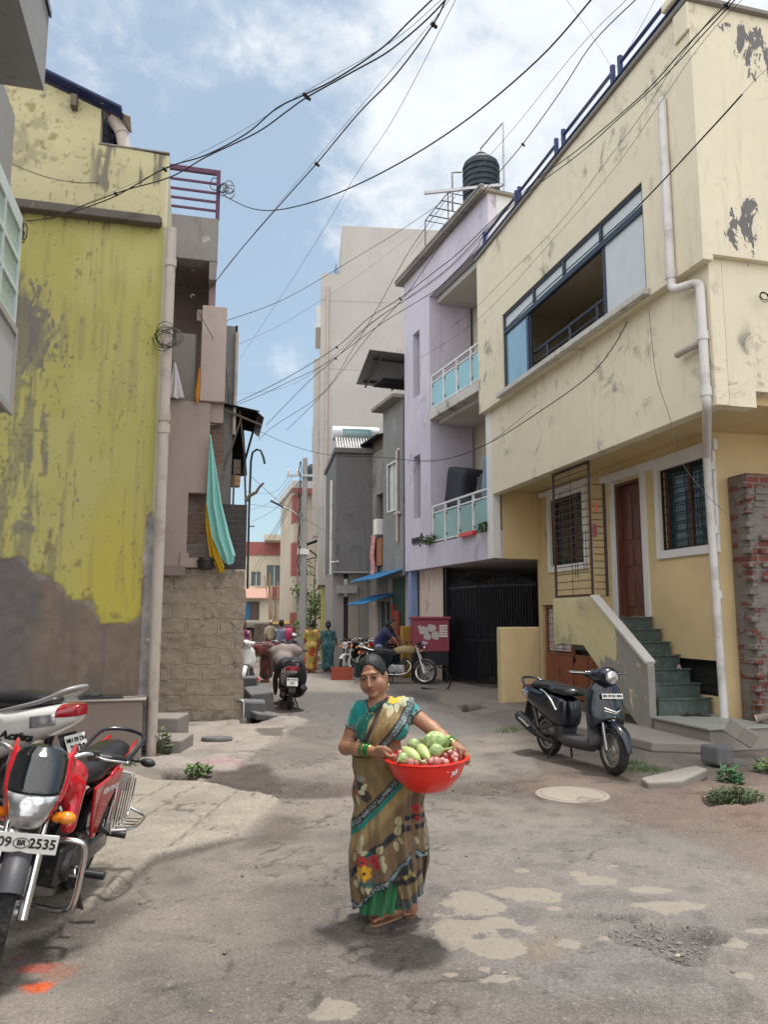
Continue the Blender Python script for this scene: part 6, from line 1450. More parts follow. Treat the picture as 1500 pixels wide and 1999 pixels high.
 m=MB();m.box(.36,.74,-.12,.12,.24,.46);m.lathe([(.0,-.14),(.10,-.14),(.115,-.11),(.115,.11),(.10,.14),(0,.14)],24,T((.44,0,.36))@RX(PI/2));m.lathe([(.0,-.15),(.08,-.15),(.09,-.11),(.09,.11),(.08,.14),(0,.14)],24,T((.62,0,.34))@RX(PI/2));m.build('engine_case',M['alu' if not s['fair']else 'steeldark'],t,bev=.02)
 m=MB();Q=T((.66,0,.46))@RY(R(38))
 for k in range(7):m.box(-.075,.075,-.08,.08,.0+.026*k,.012+.026*k,Q)
 m.box(-.05,.05,-.055,.055,0,.22,Q);m.build('cylinder_fins',M['steeldark'],t)
 m=MB();m.tube(smooth_pts([(.80,-.07,.56),(.90,-.10,.44),(.80,-.13,.27),(.55,-.15,.22),(.2,-.16,.24)]),.02,8);m.tube([(.22,-.16,.24),(.1,-.17,.27),(-.3,-.19,.35)],[.03,.045,.045],12);m.build('exhaust',M['chromeold'],t,50)
 m=MB()
 for y in(-1,1):m.tube([(.0,y*.12,Rr+.03),(-.06,y*.125,.70)],.022,10);m.tube([(.0-.012*3,y*.122,.44),(-.055,y*.124,.66)],.032,10)
 m.build('shock_absorber',M['chromeold'],t,50)
 m=MB();m.box(-.03,.42,.115,.145,.26,.38);m.build('chain_case',M['blackpaint'],t,bev=.03)
 D=SDF((.35,-.22,.6),(1.12,.22,1.05),.009);D.ell((.74,0,.81),(.25,.135,.10),.04);D.ell((.86,0,.82),(.14,.145,.105),.05);D.cap((.5,0,.78),(.62,0,.80),.08,.09,.06);D.bx((.75,0,.69),(.3,.05,.06),.02,.03,'sub')
 if s['fair']:D.cap((.80,.125,.80),(.92,.165,.64),.05,.04,.05);D.cap((.80,-.125,.80),(.92,-.165,.64),.05,.04,.05)
 D.build('fuel_tank',M['beigecover' if s['cover']else s['tank']],t)
 m=MB();m.lathe([(.035,0),(.035,.02),(.0,.022)],16,T((.72,0,.905)));m.build('fuel_cap',M['chrome'],t,40)
 D=SDF((-.42,-.2,.66),(.62,.2,.95),.009);D.ell((.34,0,.775),(.25,.125,.075),.03);D.ell((.02,0,.80),(.28,.135,.078),.06);D.ell((-.2,0,.82),(.16,.11,.06),.05);D.bx((.05,0,.69),(.6,.3,.045),.01,.02,'sub')
 D.build('seat',M[s['seat']],t)
 for y in(-1,1):
  m=MB();pp=[(.50,.74),(.44,.57),(.36,.42),(.30,.40),(.22,.52),(.06,.66),(-.04,.70),(.0,.765)];m.yprism(pp,y*.128,y*.150)if y>0 else m.yprism(pp,-.150,-.128);m.build('side_panel',M[s['paint']],t,bev=.012,seg=3)
  m=MB();m.grid(lambda u,v:(-.40+.62*u,y*(.095+.045*u-.02*(1-v)*(1-u)),.715+.085*(1-u)+(.07-.02*u)*v),12,4);m.build('tail_panel',M[s['paint']],t,180,solid=.016)
 m=MB();m.tube(smooth_pts([(-.02,.15,.80),(-.25,.16,.86),(-.40,.13,.90),(-.45,0,.915),(-.40,-.13,.90),(-.25,-.16,.86),(-.02,-.15,.80)]),.014,8);m.build('grab_rail',M['chrome' if not s['fair']else 'blackpaint'],t,60)
 m=MB();m.ball((-.40,0,.765),(.05,.08,.04),14,10);m.build('tail_lamp',M['redlens'],t,60)
 m=MB();arc_fender(m,(0,0,Rr),Rr+.07,.085,R(70),R(172),side=.05,n=18);m.build('rear_mudguard',M['blackplastic'],t,60)
 m=MB();m.box(-.475,-.465,-.10,.10,.50,.63);pl2=m.build('rear_plate',M['plate'],t,bev=.006)
 for y in(-1,1):m=MB();m.ball((-.38,y*.21,.735),(.035,.055,.03),12,8);m.tube([(-.36,y*.08,.74),(-.37,y*.18,.736)],.01,6);m.build('indicator',M['blackplastic' if s['fair']else 'amber'],t,60)
 for y in(-1,1):
  m=MB();m.tube([(.5,y*.10,.27),(.5,y*.2,.27)],.014,6);m.tube([(.5,y*.2,.27),(.5,y*.31,.275)],.022,10);m.build('footpeg',M['blackplastic'],t,50)
  m=MB();m.tube([(.30,y*.13,.45),(.14,y*.17,.40)],.012,6);m.tube([(.14,y*.17,.40),(.13,y*.29,.40)],.022,10);m.build('rear_footpeg',M['blackplastic'],t,50)
 m=MB();m.tube(smooth_pts([(.52,.15,.30),(.64,.17,.34),(.70,.2,.30)]),.009,6);gl_=m.build('gear_lever',M['chrome'],t,60);m=MB();m.tube([(.70,.17,.31),(.70,.25,.31)],.013,8);m.build('pedal',M['blackplastic'],gl_,60)
 if s.get('stand',True):
  m=MB()
  for y in(-1,1):m.tube([(.42,y*.10,.24),(.37,y*.2,.0)],.015,8);m.cbox((.37,y*.205,.008),(.06,.05,.014))
  m.tube([(.42,-.1,.2),(.42,.1,.2)],.014,8);m.build('centre_stand',M['grille'],t,50)
 if s['guard']:
  m=MB();q=.04
  for y in(-1,1):
   m.tube(smooth_pts([(.96,0,.56),(.97,y*.12,.575),(.96,y*.24,.585),(.94,y*.285,.55),(.90,y*.285,.40),(.86,y*.27,.24),(.84,y*.22,.19),(.83,y*.1,.18),(.83,0,.18)],6),.016,10)
  m.build('crash_guard',M['chrome'],t,60)
  m=MB();lp=smooth_pts([(.20,.19,.70),(.22,.20,.52),(.18,.205,.41),(.05,.21,.41),(-.12,.205,.42),(-.20,.20,.48),(-.22,.19,.66)],5);m.tube(lp,.007,6)
  for k in range(6):x=.17-.06*k;m.tube([(x,.195,.70),(x+.02,.20,.43)],.005,5)
  m.tube(smooth_pts([(.16,.20,.42),(.10,.30,.43),(-.05,.33,.44),(-.16,.31,.45),(-.2,.2,.47)]),.008,6)
  for k in range(4):x=.08-.07*k;m.tube([(x,.20,.42),(x,.31,.437)],.004,5)
  m.build('saree_guard',M['chrome'],t,60)
 if s['name']:
  m=MB();lettering(m,s['name'],.044,T((.19,.1525,.672))@Matrix(((-1,0,0,0),(0,0,1,0),(0,1,0,0),(0,0,0,1)))@RZ(R(-4)),ext=.001,bold=.0006);m.build('side_lettering',M['whiteink'],t)
 return t
M['beigecover']=plain('beige_furry_cover',(.33,.25,.13),.95,bump=.8,scale=14)
x,y=-1.70,4.83
motorcycle('red and black motorcycle with smoked visor and chrome crash guard in the left foreground',(-1.985,5.16,.03),(.03,-.999),R(-11),R(19),dict(paint='redpaint',tank='redpaint',fair=True,spoke=False,guard=True,rim='blackpaint',tread=True,name='HERO HONDA',fenderf='greyplastic',fork='chrome'))
def scooter(label,loc,heading,steer=0.0,lean=0.0,col='blackpaint',dark='greyplastic',text=None,plate=None,front_plate=None,seat='seat',name='scooter',group='scooters parked in the lane',rack=None,chevron=True,h=.011,accent='chrome'):
 th=math.atan2(heading[1],heading[0])
 t=thing(name,label,'scooter',loc,0,group);t.rotation_euler=(Matrix.Rotation(th,3,'Z')@Matrix.Rotation(lean,3,'X')).to_euler()
 WB=1.24;r1,r2=.25,.215+.035
 St=T((1.10,0,0))@RZ(steer)@T((-1.10,0,0))
 wheel(t,(0,0,r2),r2,.10,'disc',None,'alu',False);wheel(t,(WB,0,r1),r1,.10,'disc',St,'alu',False)
 st_=[(.50,.40,.69,.10),(.46,.37,.72,.145),(.38,.36,.738,.178),(.24,.37,.748,.195),(.05,.45,.758,.197),(-.13,.53,.775,.188),(-.28,.595,.79,.168),(-.38,.64,.80,.138),(-.45,.675,.803,.095),(-.485,.705,.798,.05)]
 def ring(x,zl,zh,hw,z0=-9.,k=1.0,n=28):
  out=[]
  for i in range(n):
   a=2*PI*i/n;ca,sa=math.cos(a),math.sin(a);e=.62
   out.append((x,k*hw*math.copysign(abs(ca)**e,ca)*(1-.10*(sa<0)*abs(sa)),max(z0,(zl+zh)/2+k*(zh-zl)/2*math.copysign(abs(sa)**e,sa))))
  return out
 m=MB();m.loft([ring(*q)for q in st_])
 bd=m.build('rear_body',M[col],t,50,sub=1)
 D=SDF((-.38,-.2,.70),(.66,.2,.92),h);D.ell((.34,0,.785),(.26,.15,.07),.03);D.ell((-.04,0,.815),(.28,.14,.065),.07);D.ell((.50,0,.76),(.10,.14,.06),.05);D.bx((.1,0,.70),(.6,.3,.04),.01,.02,'sub')
 D.build('seat',M[seat],t)
 D=SDF((.38,-.24,.18),(1.18,.24,1.0),h);D.bx((.74,0,.275),(.27,.165,.035),.03,.02);D.bx((.40,0,.45),(.045,.12,.20),.04,.03,rot=Matrix.Rotation(R(14),3,'Y'));D.bx((1.0,0,.56),(.022,.185,.30),.02,.02,rot=Matrix.Rotation(R(-9),3,'Y'));D.ell((1.0,0,.34),(.1,.15,.08),.04);D.cap((.5,.10,.22),(.95,.08,.24),.05,k=.06);D.cap((.5,-.10,.22),(.95,-.08,.24),.05,k=.06)
 D.build('floor_panel',M[dark],t)
 D=SDF((.9,-.28,.28),(1.36,.28,1.02),h);D.ell((1.09,0,.64),(.10,.235,.30),.03,rot=Matrix.Rotation(R(-10),3,'Y'));D.ell((1.07,0,.78),(.10,.20,.17),.05);D.ell((1.05,0,.84),(.085,.155,.12),.06);D.ell((1.16,0,.60),(.075,.10,.20),.07,rot=Matrix.Rotation(R(-16),3,'Y'));D.ell((1.14,0,.46),(.06,.13,.07),.06)
 D.ell((WB+.03,0,r1+.03),(.30,.3,.285),.02,'sub');D.bx((.96,0,.6),(.055,.3,.4),.01,.02,'sub',rot=Matrix.Rotation(R(-8),3,'Y'))
 ap=D.build('apron',M[col],t)
 m=MB();arc_fender(m,(WB,0,r1),r1+.035,.075,R(2),R(150),side=.06,n=24,Mx=St,taper=lambda u:.55+.45*min(1,u*4));m.build('front_mudguard',M[col],t,60)
 m=MB()
 for y in(-.085,.085):m.tube([(WB,y,r1),(WB-.08,y,.52)],.02,10)
 m.tube([(WB-.08,0,.5),(WB-.19,0,.9)],.03,8);xf(m,St);m.build('fork',M['alu'],t,50)
 D=SDF((.82,-.24,.86),(1.30,.24,1.16),h);D.ell((1.03,0,1.0),(.18,.14,.085),.04);D.ell((1.14,0,1.005),(.105,.118,.10),.05);D.cap((.97,-.17,1.02),(.97,.17,1.02),.035,k=.05);hd=D.build('handlebar_cowl',M[col],t);place(hd,St)
 m=MB();m.lathe([(.068,-.02),(.072,.0),(.058,.018),(.034,.026),(0,.03)],24,T((1.222,0,.995))@RY(R(92))@Matrix.Diagonal((1.0,1.05,1,1)));xf(m,St);m.build('headlamp',M['clearlens'],hd,60)
 for y in(-1,1):
  m=MB();m.tube([(.97,y*.17,1.025),(.90,y*.34,1.03)],.019,10);xf(m,St);m.build('grip',M['blackplastic'],hd,50)
  m=MB();m.tube([(1.0,y*.19,1.03),(1.0,y*.25,1.03),(.94,y*.35,1.03)],.006,6);xf(m,St);m.build('lever',M['alu'],hd,60)
  m=MB();m.grid(lambda u,v:(1.185-.06*u-.07*v+.02*math.sin(3*v),y*(.085+.085*u+.02*math.sin(3*v)),.58+.26*v+.02*u),6,10)
  sg=m.build('indicator',M['clearlens'],ap,180,solid=.012)
 if chevron:
  for k in range(3):
   m=MB();z=.62-.035*k;pts=[(1.235-.015*k-.055*abs(q)**1.5*1.0+.02,.10*q*(1-.1*k),z+.03*abs(q))for q in(-1,-.5,0,.5,1)];m.tube(pts,.007,6);m.build('grille_bar',M[accent],ap,60)
  m=MB();m.tube(smooth_pts([(1.205,.105,.68),(1.25,.05,.655),(1.262,0,.64),(1.25,-.05,.655),(1.205,-.105,.68)]),.011,8);m.build('chrome_trim',M['chrome'],ap,60)
 if front_plate:
  m=MB();Q=T((1.205,0,.80))@RY(R(-14));m.box(-.004,.004,-.135,.135,-.028,.028,Q);pl=m.build('number_plate',M['plate'],t,bev=.004)
  m=MB();lettering(m,front_plate,.038,Q@T((.005,0,0))@Matrix(((0,0,1,0),(1,0,0,0),(0,1,0,0),(0,0,0,1))),bold=.0008);m.build('plate_lettering',M['ink'],pl)
 m=MB();m.loft([ring(x-.006,zl,zh,hw,.725,1.03)for x,zl,zh,hw in st_[7:]]);m.build('tail_lamp',M['redlens'],bd,50)
 for y in(-1,1):m=MB();m.grid(lambda u,v:(-.385+.17*u,y*(.139+.036*u),.675+.075*v-.02*u),6,5);m.build('rear_indicator',M['clearlens'],bd,180,solid=.012)
 m=MB()
 zl=-.035 if rack=='greyrail' else-.06;gr=smooth_pts([(.10,.165,.745),(-.10,.19,.80+zl*.4),(-.30,.165,.87+zl),(-.43,.11,.93+zl),(-.47,0,.945+zl),(-.43,-.11,.93+zl),(-.30,-.165,.87+zl),(-.10,-.19,.80+zl*.4),(.10,-.165,.745)],5);m.tube(gr,[.010+.006*math.sin(PI*k/(len(gr)-1))for k in range(len(gr))],8);m.build('grab_rail',M[rack or 'silver'],t,60)
 m=MB();m.grid(lambda u,v:(-.37-.11*v,.085*(2*u-1)*(1-.2*v),.60-.28*v),6,6);m.build('rear_flap',M['blackplastic'],t,180,solid=.012)
 if plate:
  Q=T((-.455,0,.525))@RY(R(20));m=MB();m.box(-.004,.004,-.10,.10,-.075,.075,Q);pl=m.build('rear_plate',M['plate'],t,bev=.006)
  m=MB();F_=Q@T((-.006,0,0))@Matrix(((0,0,-1,0),(-1,0,0,0),(0,1,0,0),(0,0,0,1)))
  lettering(m,plate[0],.042,F_@T((0,.038,0)),bold=.0006);lettering(m,plate[1],.075,F_@T((0,-.025,0)),bold=.0016);m.build('plate_lettering',M['ink'],pl)
 m=MB();m.tube([(.34,-.15,.2),(.14,-.17,.22),(.02,-.185,.27)],[.022,.025,.045],10);m.tube([(.02,-.185,.27),(-.10,-.19,.32),(-.34,-.205,.42),(-.38,-.206,.435)],[.05,.068,.066,.045],16);m.build('exhaust',M['blackplastic'],t,50)
 m=MB();m.tube([(-.02,-.262,.33),(-.24,-.268,.415)],.03,8,sq=.3);m.build('heat_shield',M['steeldark'],t,50)
 D=SDF((-.2,-.22,.1),(.5,.24,.5),.014);D.cap((.30,.06,.25),(.0,.13,.25),.09,.07,.05);D.bx((.28,0,.30),(.10,.10,.10),.03,.05);D.cap((.2,-.1,.3),(.05,-.12,.26),.06,k=.04);D.build('engine_case',M['steeldark'],t)
 m=MB();m.tube([(-.02,-.13,.26),(-.12,-.14,.56)],.03,10);m.build('shock_absorber',M['steeldark'],t,50)
 m=MB()
 for y in(-1,1):m.tube([(.3,y*.09,.2),(.22,y*.17,.01)],.013,6)
 m.build('centre_stand',M['steeldark'],t,50)
 if text:
  m=MB();lettering(m,text,.105,T((-.12,.186,.60))@Matrix(((-1,0,0,0),(0,0,1,0),(0,1,0,0),(0,0,0,1)))@RZ(R(-3))@Matrix(((1,.3,0,0),(0,.75,0,0),(0,0,1,0),(0,0,0,1))),ext=.012,bold=.0012);m.build('side_lettering',M['ink'],bd)
  m=MB();m.lathe([(0,.012),(.014,.012),(.016,0)],14,T((-.06,.170,.645))@RX(-PI/2));m.build('lock',M['chrome'],bd,50)
 else:
  for y in(-1,1):
   m=MB();m.tube(smooth_pts([(.02,y*.135,.775),(.18,y*.168,.74),(.32,y*.178,.66),(.40,y*.172,.57)]),[.012]*1+[.014]*14+[.02]*1,8);m.build('chrome_strip',M['chrome'],bd,60)
 return t
bs_=scooter('glossy black scooter parked in front of the cream house stairs',(2.08,9.98,.0),(.36,-.93),R(-6),R(-2),'blackpaint','greyplastic',None,None,'MH 09 BU 4804',h=.009,rack='blackpaint')
bs_.scale=(1.05,1.05,1.05)
scooter('white scooter with a red tail lamp behind the red motorcycle at the far left',(-2.50,5.5,.34),(-.95,.30),0,R(-2),'whitepaint','greyplastic','Activa',('MH 09 DH','3430'),None,rack='greyrail',chevron=False,h=.009)
cx,cy=gnd(566,1384)
cs=scooter('silver scooter under a black cover and brown cloth seen from behind',(cx,cy-.05,gz(cy)),(-.17,.985),R(8),R(2),'silver','blackplastic',None,('MH 09 BX','31'),None,rack='blackpaint',chevron=False)
wx,wy=at(476,1290,17.6)[:2]
scooter('white scooter half hidden behind the rubble wall corner',(wx-.15,wy+1.2,gz(19)),(.15,-.99),R(-5),0,'whitepaint','greyplastic',chevron=False)
bx_,by_=gnd(830,1336);rx_,ry_=gnd(748,1328)
motorcycle('old black motorcycle with a beige fur cover on its tank',(bx_-1.20,by_+.28,gz(18.5)),(.97,-.22),R(-3),R(-4),dict(cover=True,rim='chrome',fenderf='greyplastic',fork='chrome'))
mx_,my_=at(676,1310,21.4)[:2]
motorcycle('black motorcycle with a white front mudguard beside the red crate',(mx_+.55,my_+1.25,gz(22)),(-.42,-.91),R(4),R(-8),dict(fenderf='whitepaint',rim='chrome',fork='whitepaint',lampred=True,tank='blackpaint',paint='blackpaint'))
motorcycle('red motorcycle standing behind the woman in blue',(mx_+1.0,my_+1.0,gz(22)),(-.40,-.92),R(4),R(-6),dict(fenderf='blackpaint',rim='chrome',tank='redpaint',paint='redpaint',lampred=True))
def cover(name,label,mat,c,th,ells,cat='cover'):
 lo=(-.75,-.6,.15);hi=(1.75,.6,1.4);D=SDF(lo,hi,.018)
 for e in ells:D.ell(*e)
 X,Y,Z=D.coords();D.D=(D.D+.013*np.sin(9*X+14*Y+3*np.sin(5*Z))*np.sin(7*Y-4*X)+.007*np.sin(30*Y+8*X)).astype(np.float32)
 o=D.build(name,mat,None);o.location=c;o.rotation_euler=(0,0,th);tag(o,label,cat);return o
th_=math.atan2(.985,-.17)
cover('scooter_cover','black cover draped over the rear seat of the silver scooter',M['blackcloth'],(cx,cy-.05,gz(cy)),th_,[((.12,0,.80),(.42,.22,.14),.03),((-.10,-.10,.70),(.34,.17,.24),.08),((-.02,-.20,.56),(.30,.10,.24),.06),((.35,.1,.7),(.2,.16,.2),.05)])
cover('scooter_cover','brown grey cloth thrown over the handlebar of the silver scooter',M['vehicle_cover'],(cx,cy-.05,gz(cy)),th_,[((.98,.05,1.0),(.20,.34,.16),.03),((.95,.08,.80),(.16,.27,.28),.08),((.80,.1,.82),(.2,.2,.2),.06)])
cover('scooter_cover','dark cloth hanging down the left side of the silver scooter',M['blackcloth'],(cx,cy-.05,gz(cy)),th_,[((.75,.24,.52),(.20,.05,.36),.02),((.85,.2,.8),(.15,.1,.1),.05)])
def crate(name,label,loc,rz,mat,sz=(.52,.34,.28)):
 t=thing(name,label,'crate',loc,rz);a,b,c=sz
 m=MB();m.box(-a/2,a/2,-b/2,b/2,0,.02)
 for k in range(4):z=.02+k*c/4;
 m.build('base',mat,t)
 for nm,x0,x1,y0,y1 in(('side_panel',-a/2,a/2,-b/2,-b/2+.015),('side_panel',-a/2,a/2,b/2-.015,b/2),('end_panel',-a/2,-a/2+.015,-b/2+.0155,b/2-.0155),('end_panel',a/2-.015,a/2,-b/2+.0155,b/2-.0155)):
  m=MB()
  for k in range(5):
   z=.021+k*(c-.05)/4;m.box(x0,x1,y0,y1,z,z+.035)
  L=max(x1-x0,y1-y0);n=6
  for k in range(n+1):
   if x1-x0>y1-y0:x=x0+(L-.03)*k/n;m.box(x,x+.03,y0-.004,y1+.004,.022,c)
   else:y=y0+(L-.03)*k/n;m.box(x0-.004,x1+.004,y,y+.03,.022,c)
  m.build(nm,mat,t)
 m=MB();m.box(-a/2-.015,a/2+.015,-b/2-.015,-b/2+.004,c,c+.025);m.box(-a/2-.015,a/2+.015,b/2-.004,b/2+.015,c,c+.025);m.box(-a/2-.015,-a/2+.004,-b/2+.004,b/2-.004,c,c+.025);m.box(a/2-.004,a/2+.015,-b/2+.004,b/2-.004,c,c+.025);m.build('rim',mat,t)
 return t
x,y=at(668,1314,20.3)[:2];crate('plastic_crate','orange red slatted plastic crate beside the woman in teal',(x,y,gz(y)),R(8),M['cratered'])
x,y=gnd(702,1322);crate('plastic_crate','small dark green crate behind the woman with the basin',(x+.1,y,gz(y)),R(15),plain('dark_green_plastic',(.01,.06,.05),.5),(.4,.3,.36))
x,y=gnd(770,1300);crate('plastic_crate','upper black crate stacked left of the maroon cabinet',(*PF.W(-.3,4.95)[:2],.62),R(20),M['blackplastic'],(.7,.4,.34));crate('plastic_crate','lower blue crate stacked left of the maroon cabinet',(*PF.W(-.3,4.95)[:2],gz(20)),R(20),plain('dark_blue_plastic',(.01,.04,.10),.5),(.7,.42,.48))
o=MB();o.box(-.22,.22,-.1,.1,0,1.35);ob=o.build('yellow_bin',plain('ochre_metal_paint',(.36,.20,.03),.6),None,bev=.02);ob.location=(*PF.W(-.15,4.45)[:2],gz(20));ob.rotation_euler=(0,0,R(20));tag(ob,'narrow ochre metal bin squeezed beside the maroon cabinet','bin')
o=MB();o.lathe([(.14,0),(.16,.03),(.17,.42),(.155,.46),(.06,.48)],18);ob=o.build('blue_drum',plain('blue_plastic_drum',(.02,.10,.30),.45),None,40);x,y=gnd(806,1318);ob.location=(x+.05,y+.4,gz(y));tag(ob,'small blue plastic drum behind the old motorcycle','drum')
o=MB();c=CF.W(-1.9,7.2,0);o.tube(smooth_pts([(c[0]-.3,c[1],.5),(c[0]-.1,c[1]-.1,.6),(c[0]+.15,c[1]-.1,.4),(c[0]+.1,c[1],.1),(c[0]-.2,c[1]+.05,.08),(c[0]-.5,c[1],.12)]),.02,6);ob=o.build('hose',M['blackplastic'],None,60);tag(ob,'black hose looped under the maroon cabinet','hose')
o=MB();o.prism([(-3.6,4.7),(-2.02,4.95),(-2.15,5.75),(-2.6,7.4),(-4.2,7.6)],-.05,.33);ob=o.build('concrete_ramp',M['slab'],None,bev=.03);tag(ob,'raised concrete plinth under the white scooter at the left','plinth')
x,y=gnd(385,1515);leafclump('small_weed','leafy weed growing at the open drain on the left',(x+.0,y+.06,.0),(.13,.09,.13),190,M['leaf'],.05,seed=11)
x,y=gnd(300,1478);leafclump('small_weed','pale weed at the foot of the tall white pipe',(x+.03,y+.06,.0),(.12,.10,.38),90,plain('pale_leaves',(.13,.16,.08),.7,var=.4),.11,seed=12)
x,y=gnd(1440,1570);leafclump('bushy_weed','bushy green weed beside the open drain on the right',(x,y+.02,-.02),(.24,.18,.20),1300,M['leaf2'],.03,seed=13)
x,y=gnd(1432,1535);leafclump('fern_plant','bright ferny plant above the open drain on the right',(x,y+.05,.0),(.10,.08,.22),150,plain('fern_green',(.04,.14,.05),.6),.06,seed=14)
x,y=gnd(1490,1515);leafclump('small_weed','light green leafy weed at the right edge by the brick pier',(x+.1,y+.1,.02),(.12,.10,.14),110,plain('light_leaf',(.14,.24,.07),.6),.06,seed=15)
rng=random.Random(17);m=MB()
for(px,py,n,s)in((1260,1505,160,.28),(1320,1520,160,.26),(1240,1492,90,.15),(1000,1425,60,.2),(60,1770,60,.10),(30,1790,40,.08),(990,1430,50,.2),(250,1495,40,.1)):
 x,y=gnd(px,py)
 for k in range(n):
  a,b=x+rng.gauss(0,s*.5),y+rng.gauss(0,s*.25);L=rng.uniform(.03,.09);d=(rng.gauss(0,.4),rng.gauss(0,.4));w_=.004
  m.add([(a-w_,b,-.005),(a+w_,b,-.005),(a+d[0]*L,b+d[1]*L,L)],[(0,1,2)])
o=m.build('grass',M['leaf'],None,fix=False);tag(o,'short green grass tufts along the slab edges',None,None,'stuff')
m=MB()
for k in range(420):
 z=rng.random()
 if k<150:x,y=gnd(rng.gauss(1290,75),rng.gauss(1845,22))
 elif k<260:x,y=gnd(rng.uniform(420,1060),rng.gauss(1543,9))
 else:x,y=rng.uniform(-3,4),rng.uniform(3,11)
 r_=rng.uniform(.003,.011)*(1.5 if k%9==0 else 1);m.ball((x,y,r_*.2),(r_*rng.uniform(.8,1.5),r_,r_*.7),6,4)
o=m.build('gravel',plain('grit_stones',(.17,.155,.14),.9,scale=40,var=.5),None,60,fix=False);tag(o,'loose grit and pebbles scattered on the road',None,None,'stuff')
m=MB();rng=random.Random(44)
for k in range(46):
 x,y=rng.uniform(-2.2,3.6),rng.uniform(3.2,12);r_=rng.uniform(.006,.022);a=rng.random()*6;m.add([(x+r_*math.cos(a+q)*rng.uniform(.5,1),y+r_*math.sin(a+q)*rng.uniform(.5,1),.004+gz(y)+.008*rng.random())for q in(0,1.4,2.9,4.4)],[(0,1,2,3)])
o=m.build('litter',plain('paper_and_leaf_litter',(.30,.25,.17),.9,scale=5,var=.9),None,fix=False,solid=.001);tag(o,'bits of paper and dry leaf littering the road',None,None,'stuff')
def rickshaw(loc,rz):
 t=thing('auto_rickshaw','black and yellow auto rickshaw beyond the electric pole','rickshaw',loc,rz)
 D=SDF((-1.4,-.75,.1),(1.4,.75,1.3),.03);D.bx((-.25,0,.58),(.85,.60,.30),.1,.05);D.cap((.85,0,.5),(1.05,0,.85),.3,.22,.1);D.bx((.5,0,.40),(.5,.55,.12),.05,.05);D.build('body',M['blackpaint'],t)
 D=SDF((-1.3,-.75,1.1),(1.3,.75,1.85),.03);D.bx((-.1,0,1.55),(.95,.60,.14),.12,.05);D.bx((-.95,0,1.35),(.1,.58,.3),.06,.05);D.build('canopy',plain('rickshaw_yellow',(.55,.36,.04),.5),t)
 m=MB();m.box(-1.08,-.9,-.5,.5,.84,1.0);m.build('yellow_band',bpy.data.materials['rickshaw_yellow'],t)
 m=MB();m.box(.70,.73,-.55,.55,.85,1.5);m.build('windscreen',M['darkglass'],t)
 m=MB();m.box(-1.07,-1.05,-.42,.42,1.1,1.42);m.build('rear_window',M['frost'],t)
 for c in((-.7,-.52),(-.7,.52),(1.05,0)):wheel(t,(c[0],c[1],.21),.21,.1,'disc',None,'greyplastic',False)
rickshaw((*at(563,1270,44)[:2],gz(44)),R(75))
def proj(V):
 V=np.asarray(V,float);x,y,z=V[...,0],V[...,1],V[...,2]-H
 f=_c*y+_s*z;u=-_s*y+_c*z
 return 750+1500*x/f,1000-1500*u/f
WY=4.60
def P(px,py,d=0.0):return np.array(at(px,py,WY+d))
WB_=np.array((0.02,4.66,0.0))
SKIN=np.array((.33,.17,.105))
HM=Matrix.Rotation(R(-15),3,'Z')@Matrix.Rotation(R(-8),3,'Y')@Matrix.Rotation(R(8),3,'X')
HC=P(728,1319,.0);HS=1.04
def hp(x,y,z):return tuple(HC+HS*np.array(HM@Vector((x,y,z))))
J=dict(neck=P(743,1378,.03),sR=P(703,1390,.03),sL=P(796,1386,.03),eR=P(676,1459,.02),wR=P(727,1467,-.17),eL=P(845,1424,-.04),wL=P(886,1455,-.16),ch=P(746,1415,.02),be=P(745,1478,.03),hi=P(755,1545,.05))
def torso(D,skin=True):
 k=.05
 D.ell(J['ch'],(.155,.105,.135),k);D.ell(P(720,1424,-.055),(.07,.062,.068),.04);D.ell(P(772,1424,-.055),(.07,.062,.068),.04)
 D.ell(J['be'],(.142,.115,.12),k);D.ell(J['hi'],(.165,.13,.15),k);D.cap(P(706,1388,.03),P(792,1384,.03),.052,k=.05)
